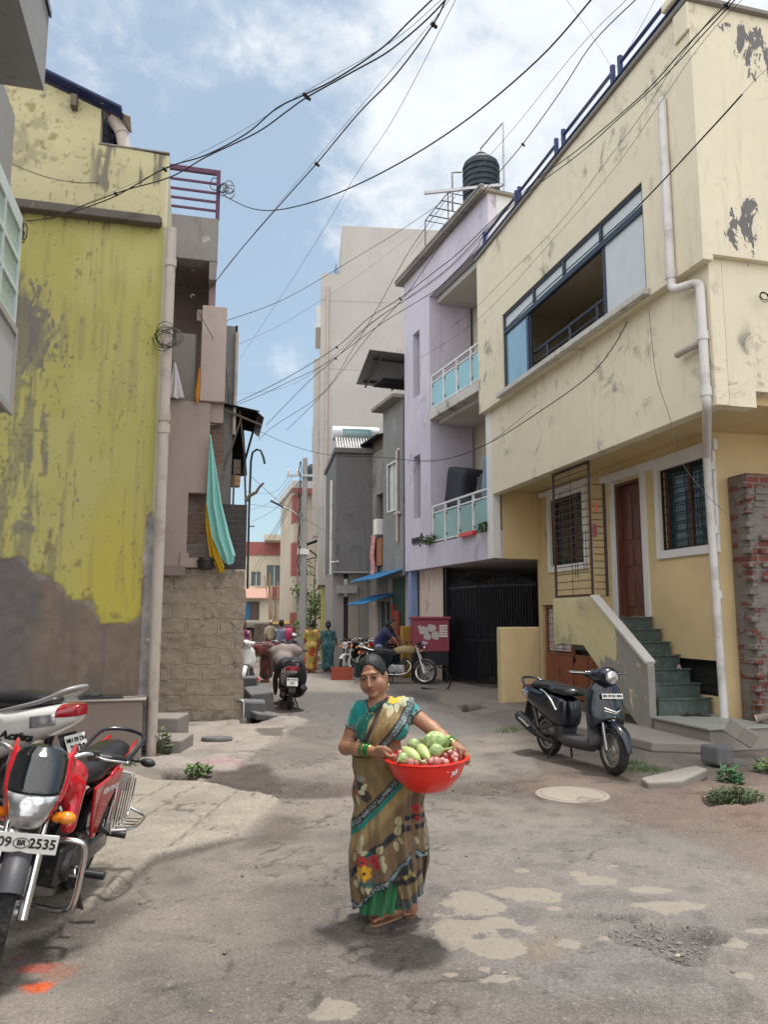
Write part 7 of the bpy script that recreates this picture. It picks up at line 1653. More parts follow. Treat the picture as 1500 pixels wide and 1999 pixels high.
def main_woman():
 t=thing('person','woman in a brown and teal flowered saree walking forward holding a red tub','person',tuple(WB_))
 off=-WB_
 lo=(-.36,3.98,-.01);hi=(.60,4.98,1.56);h=.0042
 D=SDF(lo,hi,h)
 D.ell(J['ch'],(.145,.095,.13),.05);D.ell(J['be'],(.132,.105,.12),.05);D.ell(J['hi'],(.15,.12,.14),.05);D.cap(P(708,1389,.03),P(790,1385,.03),.045,k=.05)
 D.cap(J['neck']+(0,0,-.05),hp(0,.028,-.06),.056,.050,.04)
 E=lambda c,r,k=.012,op='add':D.ell(hp(*c),tuple(HS*q for q in r),k,op,HM)
 E((0,.015,.030),(.071,.090,.082),.01);E((0,-.018,-.038),(.060,.066,.074),.03);E((0,-.056,-.094),(.024,.022,.018),.025)
 for s in(-1,1):
  E((s*.036,-.056,-.036),(.028,.022,.026),.02);E((s*.050,-.01,-.055),(.018,.035,.03),.03);E((s*.0735,.012,-.012),(.009,.017,.030),.006);E((s*.0745,.010,-.042),(.006,.008,.010),.006)
 E((0,-.076,.024),(.046,.012,.012),.012)
 for s in(-1,1):E((s*.030,-.0915,.003),(.017,.012,.010),.010,'sub');E((s*.030,-.0725,.001),(.0135,.0125,.0115),.003);E((s*.030,-.0805,.0095),(.0165,.007,.0035),.003);E((s*.030,-.081,-.0085),(.015,.006,.003),.004)
 D.cap(hp(0,-.085,.010),hp(0,-.1035,-.034),.0085,.0115,.012);E((0,-.1035,-.037),(.0115,.0095,.009),.006)
 for s in(-1,1):E((s*.0125,-.093,-.041),(.0085,.009,.0075),.005)
 E((0,-.0855,-.0620),(.024,.0085,.0052),.006);E((0,-.0850,-.0735),(.021,.0085,.0058),.006);E((0,-.0985,-.0672),(.019,.010,.0013),.003,'sub');[D.cap(hp(s*.014,-.094,-.0675),hp(s*.026,-.084,-.0715),.0014,.0012,.004,'sub')for s in(-1,1)];E((0,-.080,-.086),(.018,.006,.003),.006,'sub')
 for s in(-1,1):D.cap(hp(s*.020,-.090,-.043),hp(s*.033,-.080,-.064),.0022,.0022,.006,'sub')
 D.cap(hp(.004,-.0905,.022),hp(.003,-.0905,.034),.0016,.001,.003,'sub');D.cap(hp(-.004,-.0905,.022),hp(-.005,-.0905,.032),.0014,.001,.003,'sub')
 D.cap(J['sR'],J['eR'],.049,.041,.04);D.cap(J['eR'],P(700,1462,-.085),.042,.037,.02);D.cap(P(700,1462,-.085),J['wR'],.037,.025,.02)
 D.cap(J['sL'],J['eL'],.048,.040,.04);D.cap(J['eL'],P(862,1438,-.095),.040,.035,.02);D.cap(P(862,1438,-.095),J['wL'],.035,.024,.02)
 kn=[P(750,1467,-.275),P(752,1472,-.255),P(752,1477,-.232),P(750,1481,-.208)]
 pc=J['wR']*.96+kn[1]*.04
 for q in kn:D.cap(J['wR']*.75+q*.25,q,.0165,.0125,.012)
 D.cap(J['wR'],kn[1],.022,.017,.015)
 for q,l,r_ in zip(kn,(1.0,1.12,1.05,.82),(.0088,.009,.0086,.0076)):
  a=q+np.array((.020,-.012,-.020))*l;b=a+np.array((.022,.006,-.008))*l;c=b+np.array((.016,.014,.006))*l
  D.cap(q,a,r_*1.12,r_*1.03,.004);D.cap(a,b,r_*1.03,r_*.95,.003);D.cap(b,c,r_*.95,r_*.8,.003)
 th0=P(738,1462,-.235);th1=P(752,1461,-.275);th2=P(760,1466,-.275);th3=P(766,1472,-.265)
 D.cap(th0,th1,.017,.012,.01);D.cap(th1,th2,.0115,.0105,.003);D.cap(th2,th3,.0105,.0085,.003)
 kn=[P(897,1462,-.275),P(903,1465,-.262),P(908,1468,-.240),P(910,1470,-.215)]
 for q in kn:D.cap(J['wL']*.75+q*.25,q,.0165,.012,.012)
 D.cap(J['wL'],kn[1],.022,.017,.015)
 for i,(q,l,r_)in enumerate(zip(kn,(.95,1.1,1.02,.8),(.0088,.009,.0086,.0076))):
  a=q+np.array((.016-.008*(i==0),-.006,-.024))*l;b=a+np.array((.006-.008*(i==0),.002,-.026))*l;c=b+np.array((-.012,.006,-.016))*l
  D.cap(q,a,r_*1.12,r_*1.03,.004);D.cap(a,b,r_*1.03,r_*.95,.003);D.cap(b,c,r_*.95,r_*.8,.003)
 D.cap(P(889,1458,-.2),P(890,1467,-.265),.015,.011,.01);D.cap(P(890,1467,-.265),P(891,1476,-.27),.0108,.009,.003)
 kR,kL=P(738,1660,.0),P(785,1650,-.03);aR,aL=P(770,1775,.09),P(802,1768,.10)
 D.cap(P(735,1560,.05),kR,.085,.06,.05);D.cap(kR,aR,.058,.036,.03);D.cap(P(775,1560,.05),kL,.085,.06,.05);D.cap(kL,aL,.058,.036,.03)
 def foot(heel,ball,toes,up):
  heel,ball=np.array(heel),np.array(ball);d=ball-heel;d=d/np.linalg.norm(d);sd=np.cross(d,(0,0,1));sd=sd/np.linalg.norm(sd)
  D.ell(heel,(.034,.034,.030),.02);D.cap(heel,ball,.030,.026,.03);D.cap(ball-sd*.022,ball+sd*.022,.022,.021,.02)
  for i in range(5):
   o=(-2+i)*.0145*toes;r_=.0115 if(i==0)else .0085;L=(.034,.036,.032,.028,.022)[i]
   b=ball+sd*o+d*.014;D.cap(b,b+d*L+np.array((0,0,-.008)),r_,r_*.88,.003)
  return d,sd
 fR=(gnd(778,1793),gnd(738,1806));fL=(gnd(804,1772),gnd(801,1794))
 hR,bR=np.array((fR[0][0],fR[0][1],.058)),np.array((fR[1][0],fR[1][1],.049));hL,bL=np.array((fL[0][0]+.0,fL[0][1]+.03,.098)),np.array((fL[1][0],fL[1][1]+.02,.052))
 D.cap(aR,hR,.036,.032,.03);D.cap(aL,hL,.036,.032,.03)
 foot(hR,bR,1,0);foot(hL,bL,-1,1)
 def skincol(V):
  n=fbm(V[:,0]*18,V[:,1]*18,V[:,2]*18,3,5)
  n5=fbm(V[:,0]*90,V[:,1]*90,V[:,2]*90,3,7);c=SKIN[None]*(1+.22*(n-.5)+.20*(n5-.5))[:,None]
  q=(V-HC)@np.array(HM)/HS;x,y,z=q[:,0],q[:,1],q[:,2]
  def mk(m,col,a=1.0):c[:]=c*(1-(m*a)[:,None])+np.array(col)[None]*(m*a)[:,None]
  fr=sstep(-.035,-.05,y)
  mk(sstep(1.5,.4,((np.abs(x)-.036)/.022)**2+((z+.036)/.02)**2)*fr,(.32,.15,.095),.35)
  mk(fr*sstep(1.25,.8,(np.abs(x)/.0235)**2+((z+.0685+3*x*x)/.0125)**2),(.24,.075,.06),.8)
  mk(fr*sstep(1.2,.6,(np.abs(x)/.024)**2+((z+.0670+5.5*x*x)/.0017)**2),(.07,.025,.02),.9)
  ex=np.abs(x)-.030
  mk(fr*sstep(1.7,.6,(ex/.021)**2+((z-.001)/.0125)**2),(.13,.06,.04),.6)
  eye=fr*sstep(1.1,.9,(ex/.0135)**2+((z+.0003)/.0042)**2);mk(eye,(.24,.205,.18))
  iris=eye*sstep(1.15,.85,((x-np.sign(x)*.030-.002)/.0070)**2+((z+.0005)/.0070)**2);mk(iris,(.012,.007,.005))
  lid=z-(.0062-14*ex**2);mk(fr*sstep(.0022,.0008,np.abs(lid))*sstep(.0165,.0145,np.abs(ex)),(.015,.008,.006),.95)
  br=z-np.interp(np.abs(x),[.008,.018,.034,.054],[.0135,.0185,.0225,.0155]);mk(fr*sstep(.0046,.0024,np.abs(br))*sstep(.010,.0135,np.abs(x))*sstep(.054,.049,np.abs(x)),(.014,.009,.008),.88)
  mk(fr*sstep(1.2,.85,(x/.0034)**2+((z-.0235)/.0034)**2),(.03,.004,.006))
  mk(fr*sstep(1.2,.6,((np.abs(x)-.0075)/.0042)**2+((z+.0465)/.0022)**2),(.05,.02,.015),.8)
  mk(fr*sstep(1.4,.5,(x/.007)**2+((z-.05)/.016)**2),(.30,.085,.04),.35)
  for q_ in(np.array(kn[0]),):pass
  return c
 D.build('body',M['skin'],t,skincol,off)
 D=SDF(tuple(HC-.18),tuple(HC+.2),.004)
 E=lambda c,r,k=.012,op='add':D.ell(hp(*c),tuple(HS*q for q in r),k,op,HM)
 E((0,.017,.034),(.0742,.0935,.0855),.005);E((0,.03,-.012),(.0742,.082,.075),.02);E((.0,.115,-.03),(.048,.042,.046),.02)
 for s in(-1,1):E((s*.066,.0,.016),(.010,.03,.035),.012)
 E((0,-.096,-.028),(.066,.083,.093),.012,'sub');E((.0,-.105,.045),(.044,.056,.036),.014,'sub')
 for s in(-1,1):E((s*.086,-.016,-.044),(.03,.046,.056),.010,'sub')
 X,Y,Z=D.coords();q=np.stack(np.broadcast_arrays(X,Y,Z),-1)-HC;q=q@np.array(HM);D.D=(D.D+.0007*np.sin(q[...,0]*260+30*np.sin(q[...,1]*20)*.2)*(q[...,1]<.09)+.0005*np.sin(q[...,0]*900+q[...,2]*200)).astype(np.float32)
 D.build('hair',M['hair'],t,None,off)
 m=MB();rg=random.Random(3)
 for k in range(26):
  sx=rg.choice((-1,1));a=rg.uniform(.2,1.25);p0=(sx*.058*math.sin(a),-.066-.018*math.cos(a),.062+.03*math.cos(a)-.02*math.sin(a));L=rg.uniform(.012,.035);m.tube([tuple(np.array(hp(*p0))+off),tuple(np.array(hp(p0[0]+sx*L*.5,p0[1]-.004,p0[2]-L*.6))+off),tuple(np.array(hp(p0[0]+sx*L*.7,p0[1]+.004,p0[2]-L*1.3))+off)],.0006,3)
 m.build('loose_hair',M['hair'],t,60)
 m=MB();e=np.array(hp(.078,.008,-.058))+off;m.tube([tuple(e+np.array((.004*math.sin(a),.012*math.cos(a),-.012+.013*math.sin(a))))for a in[2*PI*k/16 for k in range(16)]],.0024,6,True);m.ball(tuple(e+(0,0,-.03)),.005,10,8);m.build('earring',M['gold'],t,60)
 m=MB();nk=[P(px,py,d)+off for px,py,d in((716,1366,-.01),(717,1374,-.055),(720,1383,-.072),(726,1391,-.082),(735,1386,-.082),(746,1376,-.065),(757,1364,-.03))]
 for q in catmull([tuple(k)for k in nk],5):m.ball(q,.0042,7,5)
 m.build('bead_necklace',M['ink'],t,60);m=MB();m.ball(tuple(P(727,1393,-.088)+off),.006,10,8);m.build('pendant',M['gold'],t,60)
 for nm,a,b,ra in(('R',P(706,1463,-.10),P(725,1467,-.163),.0365),('L',P(876,1447,-.13),P(886,1455,-.16),.034)):
  d=Vector(b-a);
  n=8 if nm=='R' else 6
  for k in range(n):
   c=a+(b-a)*(k/(n-1));rr=ra-.006*k/n;Q=frame_of(tuple(c+off),tuple(c+off+(b-a)))
   g=k in(0,3,n-1);m=MB();m.tube([tuple(Q@Vector((rr*math.cos(u),rr*math.sin(u),0)))for u in[2*PI*v/26 for v in range(26)]],.0032 if g else .0042,6,True);m.build('bangle',M['gold']if g else M['bangle'],t,60)
 m=MB();q=P(915,1474,-.262)+off;m.tube([tuple(q+np.array((.009*math.cos(u),.009*math.sin(u),.002)))for u in[2*PI*v/14 for v in range(14)]],.002,5,True);m.build('ring',M['gold'],t,60)
 TEAL,TEALD=np.array((.0,.185,.175)),np.array((.02,.055,.06))
 D=SDF((-.32,4.3,1.0),(.34,4.95,1.36),.005);torso(D);X,Y,Z=D.coords();px,py=proj(np.stack(np.broadcast_arrays(X,Y,Z),-1))
 B=D.D-.004+.0018*np.sin(X*90+Z*60)*np.sin(Z*45)
 zb=float(P(745,1441)[2]);B=np.maximum(B,zb-Z)
 nk_=P(735,1372,-.06);dn=np.sqrt(((X-nk_[0])/.064)**2+((Y-(nk_[1]+.05))/.14)**2+((Z-nk_[2])/.075)**2)-1
 B=np.maximum(B,-dn*.06)
 for s,e,f in((J['sR'],J['eR'],.50),(J['sL'],J['eL'],.40)):
  D2=SDF((-.32,4.3,1.0),(.34,4.95,1.36),.005);D2.cap(s+(s-e)*.02,s+(e-s)*(f+.2),.054,.052,0);ax=(e-s)/np.linalg.norm(e-s);cut=(X-s[0])*ax[0]+(Y-s[1])*ax[1]+(Z-s[2])*ax[2]-np.linalg.norm(e-s)*f
  S2=np.maximum(D2.D,cut);hh=np.clip(.5+.5*(B-S2)/.03,0,1);B=B*(1-hh)+S2*hh-.03*hh*(1-hh);B=np.maximum(B,np.where(D2.D<.02,cut,-1))
 D.D=B.astype(np.float32)
 def bcol(V):
  n=fbm(V[:,0]*40,V[:,1]*40,V[:,2]*40,3,8);c=TEAL[None]*(.85+.5*n)[:,None]
  for s,e,f in((J['sR'],J['eR'],.50),(J['sL'],J['eL'],.40)):
   ax=(e-s)/np.linalg.norm(e-s);tt=((V-s)@ax)/np.linalg.norm(e-s);r_=np.linalg.norm(V-s-tt[:,None]*(e-s),axis=1);m=sstep(f-.14,f-.125,tt)*(r_<.09)*(tt<f+.06)
   w=(vnoise(V[:,0]*150,V[:,1]*150,V[:,2]*90,4)>.58);bc=np.where(w[:,None],np.array((.20,.24,.23)),TEALD);c=c*(1-m[:,None])+bc*m[:,None]
   m=sstep(f-.02,f-.01,tt)*(r_<.09)*(tt<f+.06);c=c*(1-m[:,None])+np.array((.01,.012,.014))*m[:,None]
  return c
 D.build('blouse',M['cloth'],t,bcol,off)
 def xz(pts):return[(P(a,b,-.05)[0],P(a,b,-.05)[2])for a,b in pts]
 pal=[(777,1346),(760,1356),(717,1387),(700,1410),(692,1440),(686,1482),(742,1492),(758,1456),(780,1430),(797,1405),(811,1376),(806,1352)]
 D=SDF((-.30,4.25,.96),(.36,4.98,1.40),.0045);torso(D);D.cap(J['sL']+(.0,0,0),J['sL']+(J['eL']-J['sL'])*.15,.056,.05,.03);X,Y,Z=D.coords()
 A2,B2=P(770,1350,-.05),P(712,1462,-.05);ax=np.array((A2[0]-B2[0],A2[2]-B2[2]));ax/=np.linalg.norm(ax);nx_=np.array((ax[1],-ax[0]))
 w=(X-B2[0])*nx_[0]+(Z-B2[2])*nx_[1];l=(X-B2[0])*ax[0]+(Z-B2[2])*ax[1]
 fold=.0045*np.sin(w*95+.7*np.sin(l*14))+.0025*np.sin(w*210+l*8)
 XX,ZZ=np.broadcast_arrays(X,Z);g=poly_sd(XX[:,0,:],ZZ[:,0,:],xz(pal))[:,None,:]
 D.D=np.maximum(D.D-.013+fold,g+0*Y).astype(np.float32)
 TAN,TAN2,BRN,GRN,DK,GREY=(np.array(q)for q in((.225,.155,.06),(.16,.105,.042),(.04,.022,.022),(.0,.10,.07),(.012,.014,.018),(.19,.23,.23)))
 def leafmark(px,py,cx,cy,a,L,Wd):
  u=(px-cx)*math.cos(a)+(py-cy)*math.sin(a);v=-(px-cx)*math.sin(a)+(py-cy)*math.cos(a)
  return sstep(1.1,.9,(u/L)**2+(v/(Wd*(1.1-.3*np.clip(u/L,-1,1))))**2),np.abs(v)
 def pcol(V):
  px,py=proj(V);n=fbm(px*.12,py*.12,None,3,4);s=fbm(px*.5,py*.08,None,2,6)
  c=TAN[None]*(.75+.5*s)[:,None]*np.ones((len(V),1))
  e=-(poly_sd(px,py,pal));L=[(777,1340),(760,1354),(717,1385),(699,1409),(690,1440),(680,1490),(500,1490),(500,1340)];dl=poly_sd(px,py,L)
  def mk(m,col,a=1.0):c[:]=c*(1-(m*a)[:,None])+np.array(col)[None]*(m*a)[:,None]
  xl=np.interp(py,[1340,1354,1387,1410,1440,1480],[777,760,717,700,692,686]);d=(px-xl)*.72
  mk(sstep(16,14,d+(n-.5)*3),GRN);mk(sstep(1,.6,vnoise(px*.45,py*.45,seed=2))*sstep(16,14,d)*(vnoise(px*.3,py*.3,seed=5)>.86),(.3,.4,.36),.7)
  mk(sstep(14,16,d)*sstep(25,23,d),(.30,.23,.10));xs_=np.interp(py,[1340,1373,1441,1490],[768,747,717,702]);mk(sstep(5.5,4,np.abs(px-xs_))*sstep(1352,1362,py),BRN)
  xr=np.interp(py,[1350,1376,1405,1430,1456,1495],[812,811,797,780,758,742]);dr_=(xr-px)*.8
  mk(sstep(17,15,dr_),DK);mk(sstep(13,12,dr_),(.05,.075,.08));mk(sstep(12,11,dr_)*(vnoise(px*.55,py*.55,seed=9)>.5),GREY);mk(sstep(1.6,.8,dr_),DK)
  for fx,fy,r_,col in((768,1360,10,(.30,.02,.012)),(780,1356,7,(.36,.03,.015)),(770,1367,12,(.60,.36,.015)),(777,1361,8,(.62,.40,.02))):mk(sstep(1.15,.85,((px-fx)/r_)**2+((py-fy)/(r_*.7))**2+.5*(n-.5)+.25*np.sin(6*np.arctan2(py-fy,px-fx))),col)
  for fx,fy in((757,1377),(767,1379),(776,1376)):mk(sstep(1.2,.8,((px-fx)/6)**2+((py-fy)/4)**2),(.0,.11,.13))
  for lx,ly,a,L_,W_ in((754,1379,.6,7,4),(764,1385,1.3,9,4.5),(775,1382,1.6,9,4.5),(787,1372,.9,9,6),(760,1392,1.7,9,4.5),(791,1363,.4,8,5)):
   m,v=leafmark(px,py,lx,ly,a,L_,W_);mk(m,(.44,.42,.27));mk(m*sstep(.9,.4,v),(.2,.19,.09),.5)
  return c
 D.build('saree_pallu',M['cloth'],t,pcol,off)
 def drape(name,rows,hem,colf,thick,nth=260,nv=170,foldk=1.0,ry=(.155,.165),seed=0,dy=.05,mat='cloth'):
  pys=[r[0]for r in rows];th=np.linspace(0,2*PI,nth,endpoint=False);V=np.zeros((nv+1,nth,3))
  for i in range(nv+1):
   v=i/nv
   mid=np.interp(pys[0]+v*(pys[-1]-pys[0]),pys,[(r[1]+r[2])/2 for r in rows]);half=np.interp(pys[0]+v*(pys[-1]-pys[0]),pys,[(r[2]-r[1])/2 for r in rows])
   pxs=mid+half*np.cos(th);hm=hem(pxs,th);py=pys[0]+v*(hm-pys[0])
   midp=np.interp(py,pys,[(r[1]+r[2])/2 for r in rows]);hp_=np.interp(py,pys,[(r[2]-r[1])/2 for r in rows]);depth=ry[0]+(ry[1]-ry[0])*v
   pxs=midp+hp_*np.sign(np.cos(th))*np.abs(np.cos(th))**.92
   cen=WY+dy;y=cen+depth*np.sin(th)
   amp=foldk*(.004+.016*v);ph=th*7+2.2*np.sin(v*3+seed)+6*v*np.cos(th)
   f=amp*(np.sin(ph)+.5*np.sin(2.3*ph+1.3)+.25*np.sin(5*th+9*v))+foldk*.010*(fbm(th*2.2+3*v+seed,v*7-th*.9,None,4,60+seed)-.5)+foldk*.007*np.sin(26*(v*1.1-.28*np.cos(th))+3*np.sin(th*2))*sstep(.0,.15,v)*sstep(.75,.3,v)
   x0=(pxs-750)/1500*(WY*_c)
   fdist=WY/np.array([ray(750,q)[1]for q in py]);x0=(pxs-750)/1500*fdist;z0=np.array([at(750,q,WY)[2]for q in py])
   V[i,:,0]=x0+f*np.cos(th);V[i,:,1]=y+f*np.sin(th);V[i,:,2]=z0
  q=V.reshape(-1,3);i,j=np.meshgrid(np.arange(nv),np.arange(nth),indexing='ij');a=(i*nth+j).ravel();b=(i*nth+(j+1)%nth).ravel()
  F=np.stack([a,b,b+nth,a+nth],1);c=colf(*proj(np.stack([q[:,0],np.full(len(q),WY),q[:,2]],1)),q)
  o=np_mesh(name,q+off,F,M[mat],t,c);m_=o.modifiers.new('t','SOLIDIFY');m_.thickness=thick;m_.offset=0
  return o
 drape('petticoat',[(1640,712,788),(1710,708,786),(1790,704,780)],lambda p,th:1782-10*(p-702)/78+2*np.sin(p*.3),lambda px,py,q:np.array((.018,.145,.05))[None]*(.8+.4*fbm(px*.06,py*.01,None,3,3))[:,None],.004,160,60,.9,(.09,.115),3,.035)
 def lowcol(px,py,q):
  n=fbm(px*.1,py*.1,None,3,14);s=fbm(px*.6,py*.07,None,2,16);c=np.ones((len(px),3))*np.array((.165,.112,.048))[None]*(.88+.24*s)[:,None]
  def mk(m,col,a=1.0):c[:]=c*(1-(m*a)[:,None])+np.array(col)[None]*(m*a)[:,None]
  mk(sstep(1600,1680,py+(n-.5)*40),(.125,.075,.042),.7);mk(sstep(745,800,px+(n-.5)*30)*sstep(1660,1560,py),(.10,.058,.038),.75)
  yl=np.interp(px,[660,695,779,840],[1650,1613,1523,1460])
  d=(py-yl)*.72
  mk(sstep(2,14,d)*sstep(40,22,d),(.31,.22,.09),.8)
  mk(sstep(0,1.5,d)*sstep(12,8,d+(n-.5)*4),(.0,.17,.14));mk(sstep(-15,-13,d)*sstep(1,-.5,d),DK);mk(sstep(-11,-10,d)*sstep(-2,-3,d)*(vnoise(px*.5,py*.5,seed=19)>.47),GREY)
  up=sstep(-13,-16,d);mk(up,(.19,.135,.055));mk(up*sstep(.5,.62,s),(.17,.115,.05),.6)
  for fx,fy,rx,ry_,col in((700,1535,11,16,DK),(716,1552,10,12,DK),(697,1550,5,12,(.30,.03,.02)),(693,1525,4,9,(.27,.03,.02)),(706,1518,8,5,(.2,.22,.2))):mk(sstep(1.2,.8,((px-fx)/rx)**2+((py-fy)/ry_)**2+(n-.5)),col,.9)
  for lx,ly,a,L_,W_ in((712,1533,-.9,8,4),(707,1543,.3,7,4),(700,1560,1.2,9,3.5)):m,v=leafmark(px,py,lx,ly,a,L_,W_);mk(m,(.40,.38,.26))
  yb=np.interp(px,[680,688,722,747,788,826,840],[1712,1704,1659,1640,1606,1604,1604]);db=py-yb
  mk(sstep(9,7,np.abs(db)),DK);mk(sstep(787,790,px)*sstep(8,6,np.abs(db+9)),(.16,.10,.055));mk(sstep(787,790,px)*sstep(5,4,np.abs(db+16)),DK)
  mk(sstep(1.2,.7,((px-720)/14)**2+((py-1664)/10)**2),(.0,.09,.09),.8)
  for lx,ly,a,L_,W_ in((742,1648,-1.1,10,5),(745,1667,-1.2,10,5),(707,1634,-1.4,11,4),(702,1652,-1.2,10,4),(712,1657,-.2,7,4),(777,1612,-1.1,11,6),(774,1643,1.4,10,5),(782,1630,.9,7,3),(750,1680,1.5,9,4),(697,1722,1.2,8,4),(722,1726,1.4,10,5),(711,1727,1.7,9,4),(701,1708,1.0,8,3),(778,1594,-1.3,9,6),(813,1634,1.2,8,3),(694,1672,-1.3,9,3)):
   m,v=leafmark(px,py,lx,ly,a,L_,W_);mk(m,(.40,.36,.22));mk(m*sstep(.9,.3,v),(.15,.12,.06),.6)
  for fx,fy,r_,col in((708,1674,11,(.34,.018,.018)),(731,1671,11,(.36,.02,.03)),(737,1682,7,(.30,.015,.02)),(812,1575,9,(.30,.02,.02)),(815,1592,6,(.26,.02,.02)),(712,1695,14,(.55,.29,.012))):
   a=np.arctan2(py-fy,px-fx);rr=np.hypot(px-fx,py-fy)/r_;mk(sstep(1.05,.9,rr+.16*np.cos(6*a)),col);mk(sstep(1.0,.8,rr)*sstep(.85,1,np.cos(6*a+PI)),tuple(np.array(col)*.5),.5);mk(sstep(.28,.18,rr),(.05,.015,.01))
  for k in range(9):mk(sstep(1.2,.7,((px-705-3.2*k)/3.5)**2+((py-1716+3*math.sin(k*2))/5)**2),(.0,.09,.10),.7)
  hm=hemf(px,None);dh=np.where(q[:,1]<WY+.09,hm-py,60.);mk(sstep(17,15,dh),DK);mk(sstep(13,12,dh)*sstep(2.5,3.5,dh)*(vnoise(px*.5,py*.5,seed=23)>.45),GREY);mk(sstep(13,12,dh)*sstep(5.5,6.5,dh)*(vnoise(px*.25,py*.25,seed=25)>.62),(.12,.2,.22))
  return c
 hemf=lambda p,th:np.interp(p,[680,701,729,765,799,812,825,836],[1768,1772,1737,1711,1670,1664,1676,1668])if th is None else np.where(np.sin(th)<.25,np.interp(p,[680,701,729,765,799,812,825,836],[1768,1772,1737,1711,1670,1664,1676,1668]),1745.0)
 def pleatcol(px,py,q):
  s=fbm(px*.6,py*.07,None,2,26);c=np.ones((len(px),3))*np.array((.20,.135,.055))[None]*(.7+.55*s)[:,None]
  def mk(m,col,a=1.0):c[:]=c*(1-(m*a)[:,None])+np.array(col)[None]*(m*a)[:,None]
  mk(sstep(1712,1690,py),(.11,.065,.04),.8);db=py-np.interp(px,[770,800,822],[1716,1712,1698]);mk(sstep(7,5,np.abs(db)),DK)
  for lx,ly,a in((796,1692,-.3),(804,1698,.6),(788,1700,1.0)):m,v=leafmark(px,py,lx,ly,a,7,4);mk(m,(.36,.29,.09))
  hm=np.interp(px,[770,792,813,824],[1758,1767,1751,1738]);mk(sstep(17,14,hm-py),(.055,.075,.075));mk(sstep(20,18,hm-py)*sstep(15,17,hm-py),DK)
  return c
 drape('saree_pleats',[(1600,752,822),(1690,762,822),(1768,774,820)],lambda p,th:np.interp(p,[770,792,813,824],[1758,1767,1751,1738]),pleatcol,.004,130,90,.75,(.10,.105),1,.02)
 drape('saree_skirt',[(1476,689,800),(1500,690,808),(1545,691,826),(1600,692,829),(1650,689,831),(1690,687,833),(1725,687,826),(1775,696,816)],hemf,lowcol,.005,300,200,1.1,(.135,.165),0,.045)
 for heel,ball,s in((hR,bR,1),(hL,bL,-1)):
  d=ball-heel;L=np.linalg.norm(d);d=d/L;sd=np.cross(d,(0,0,1));sd/=np.linalg.norm(sd);up=np.cross(sd,d)
  m=MB();rings=[]
  for k in range(13):
   u=k/12;c=heel-d*.035+d*(L+.095)*u-up*(.036-.006*u)+off;w_=.036*(.75+.35*math.sin(PI*min(1,u*1.05)))*(1 if u<.93 else .75)
   if k in(0,12):w_*=.55
   rings.append([tuple(c-sd*w_),tuple(c+sd*w_),tuple(c+sd*w_-up*.010),tuple(c-sd*w_-up*.010)])
  m.loft(rings);so=m.build('sandal',M['sandal'],t,40)
  b=ball+off;m=MB();post=b+d*.022-sd*.010*s+up*.016
  for q in(-1,1):m.tube(catmull([tuple(heel+off+d*.035+sd*q*.036-up*.01),tuple(heel*.45+ball*.55+off+sd*q*.033+up*.018),tuple(b+sd*q*.012+up*.027),tuple(post)],5),.0055,6)
  m.tube([tuple(post),tuple(post-up*.03)],.003,6);m.build('strap',M['sandalstrap'],so,60)
 return t
t_=NT('black_hair');n=t_.noise(9,5,.6,t_.pos(30,4,4));M['hair']=t_.bsdf(t_.mix(n,(.009,.009,.011),(.011,.011,.013)),.58,bump=n,bs=.5,bd=.004)
M['gold']=metal('gold',(.75,.48,.14),.3);M['bangle']=plain('green_glass_bangle',(.01,.16,.04),.15,coat=.6)
M['sandal']=plain('tan_sandal',(.30,.16,.09),.7);M['sandalstrap']=plain('pale_sandal_strap',(.5,.42,.34),.5)
main_woman()
TC=P(833,1479,-.24)
t=thing('plastic_tub','red plastic tub of vegetables carried by the woman in front','tub',tuple(TC))
t.rotation_euler=(R(2),R(-1.5),0)
m=MB();m.lathe([(0,-.165),(.105,-.165),(.125,-.155),(.185,-.09),(.213,-.03),(.221,-.006),(.232,-.004),(.236,.002),(.232,.008),(.218,.006),(.206,-.02),(.178,-.085),(.12,-.148),(0,-.15)],64)
m.build('tub_body',M['redplastic'],t,50)
m=MB();rng=random.Random(2)
for k in range(26):
 a=R(-62)+rng.gauss(0,.10)+0;zz=-.045+rng.gauss(0,.010);a=-PI/2+.78+rng.gauss(0,.075);rr=.2105+(zz+.03)*.25;L=.010
 c=Vector((rr*math.cos(a),rr*math.sin(a),zz));d=Vector((-math.sin(a),math.cos(a),rng.gauss(0,1))).normalized()*L*rng.random()
 m.tube([tuple(c-d),tuple(c+d)],.0022,4)
m.build('white_scuff',M['whiteink'],t,60)
def veg(name,label,cat,c,r,rot,mat,stem=None,bend=0.0,group=None,off=0.0):
 t=thing(name,label,cat,c,0,group,rot);m=MB();rings=[];n=22
 for k in range(n+1):
  u=k/n;z=(u-.5)*2*r[2];w=max(.02,math.sin(PI*min(.999,max(.001,u))**(1+off))**.62)
  rings.append([(r[0]*w*math.cos(a)+bend*z*z,r[1]*w*math.sin(a),z)for a in[2*PI*q/24 for q in range(24)]])
 m.loft(rings);m.build('flesh',mat,t,180)
 if stem:m=MB();m.tube([(bend*r[2]**2,0,r[2]*.93),(bend*r[2]**2+.004,0,r[2]+stem*.5),(bend*r[2]**2+.012,.004,r[2]+stem)],[.010,.0065,.007],8);m.lathe([(r[0]*.5,r[2]*.78),(r[0]*.35,r[2]*.95),(.009,r[2]+.004)],10,T((bend*r[2]**2,0,0)),cap=False);m.build('stalk',M['stalk'],t,60)
 return t
t_=NT('pale_green_skin');n=t_.noise(3,5,.7,t_.pos(50,50,3));n2=t_.noise(30,5,.6);M['gourd']=t_.bsdf(t_.mix(t_.ramp(n,.35,.7),(.40,.47,.17),t_.mix(n2,(.30,.40,.11),(.5,.55,.26))),.42,coat=.1)
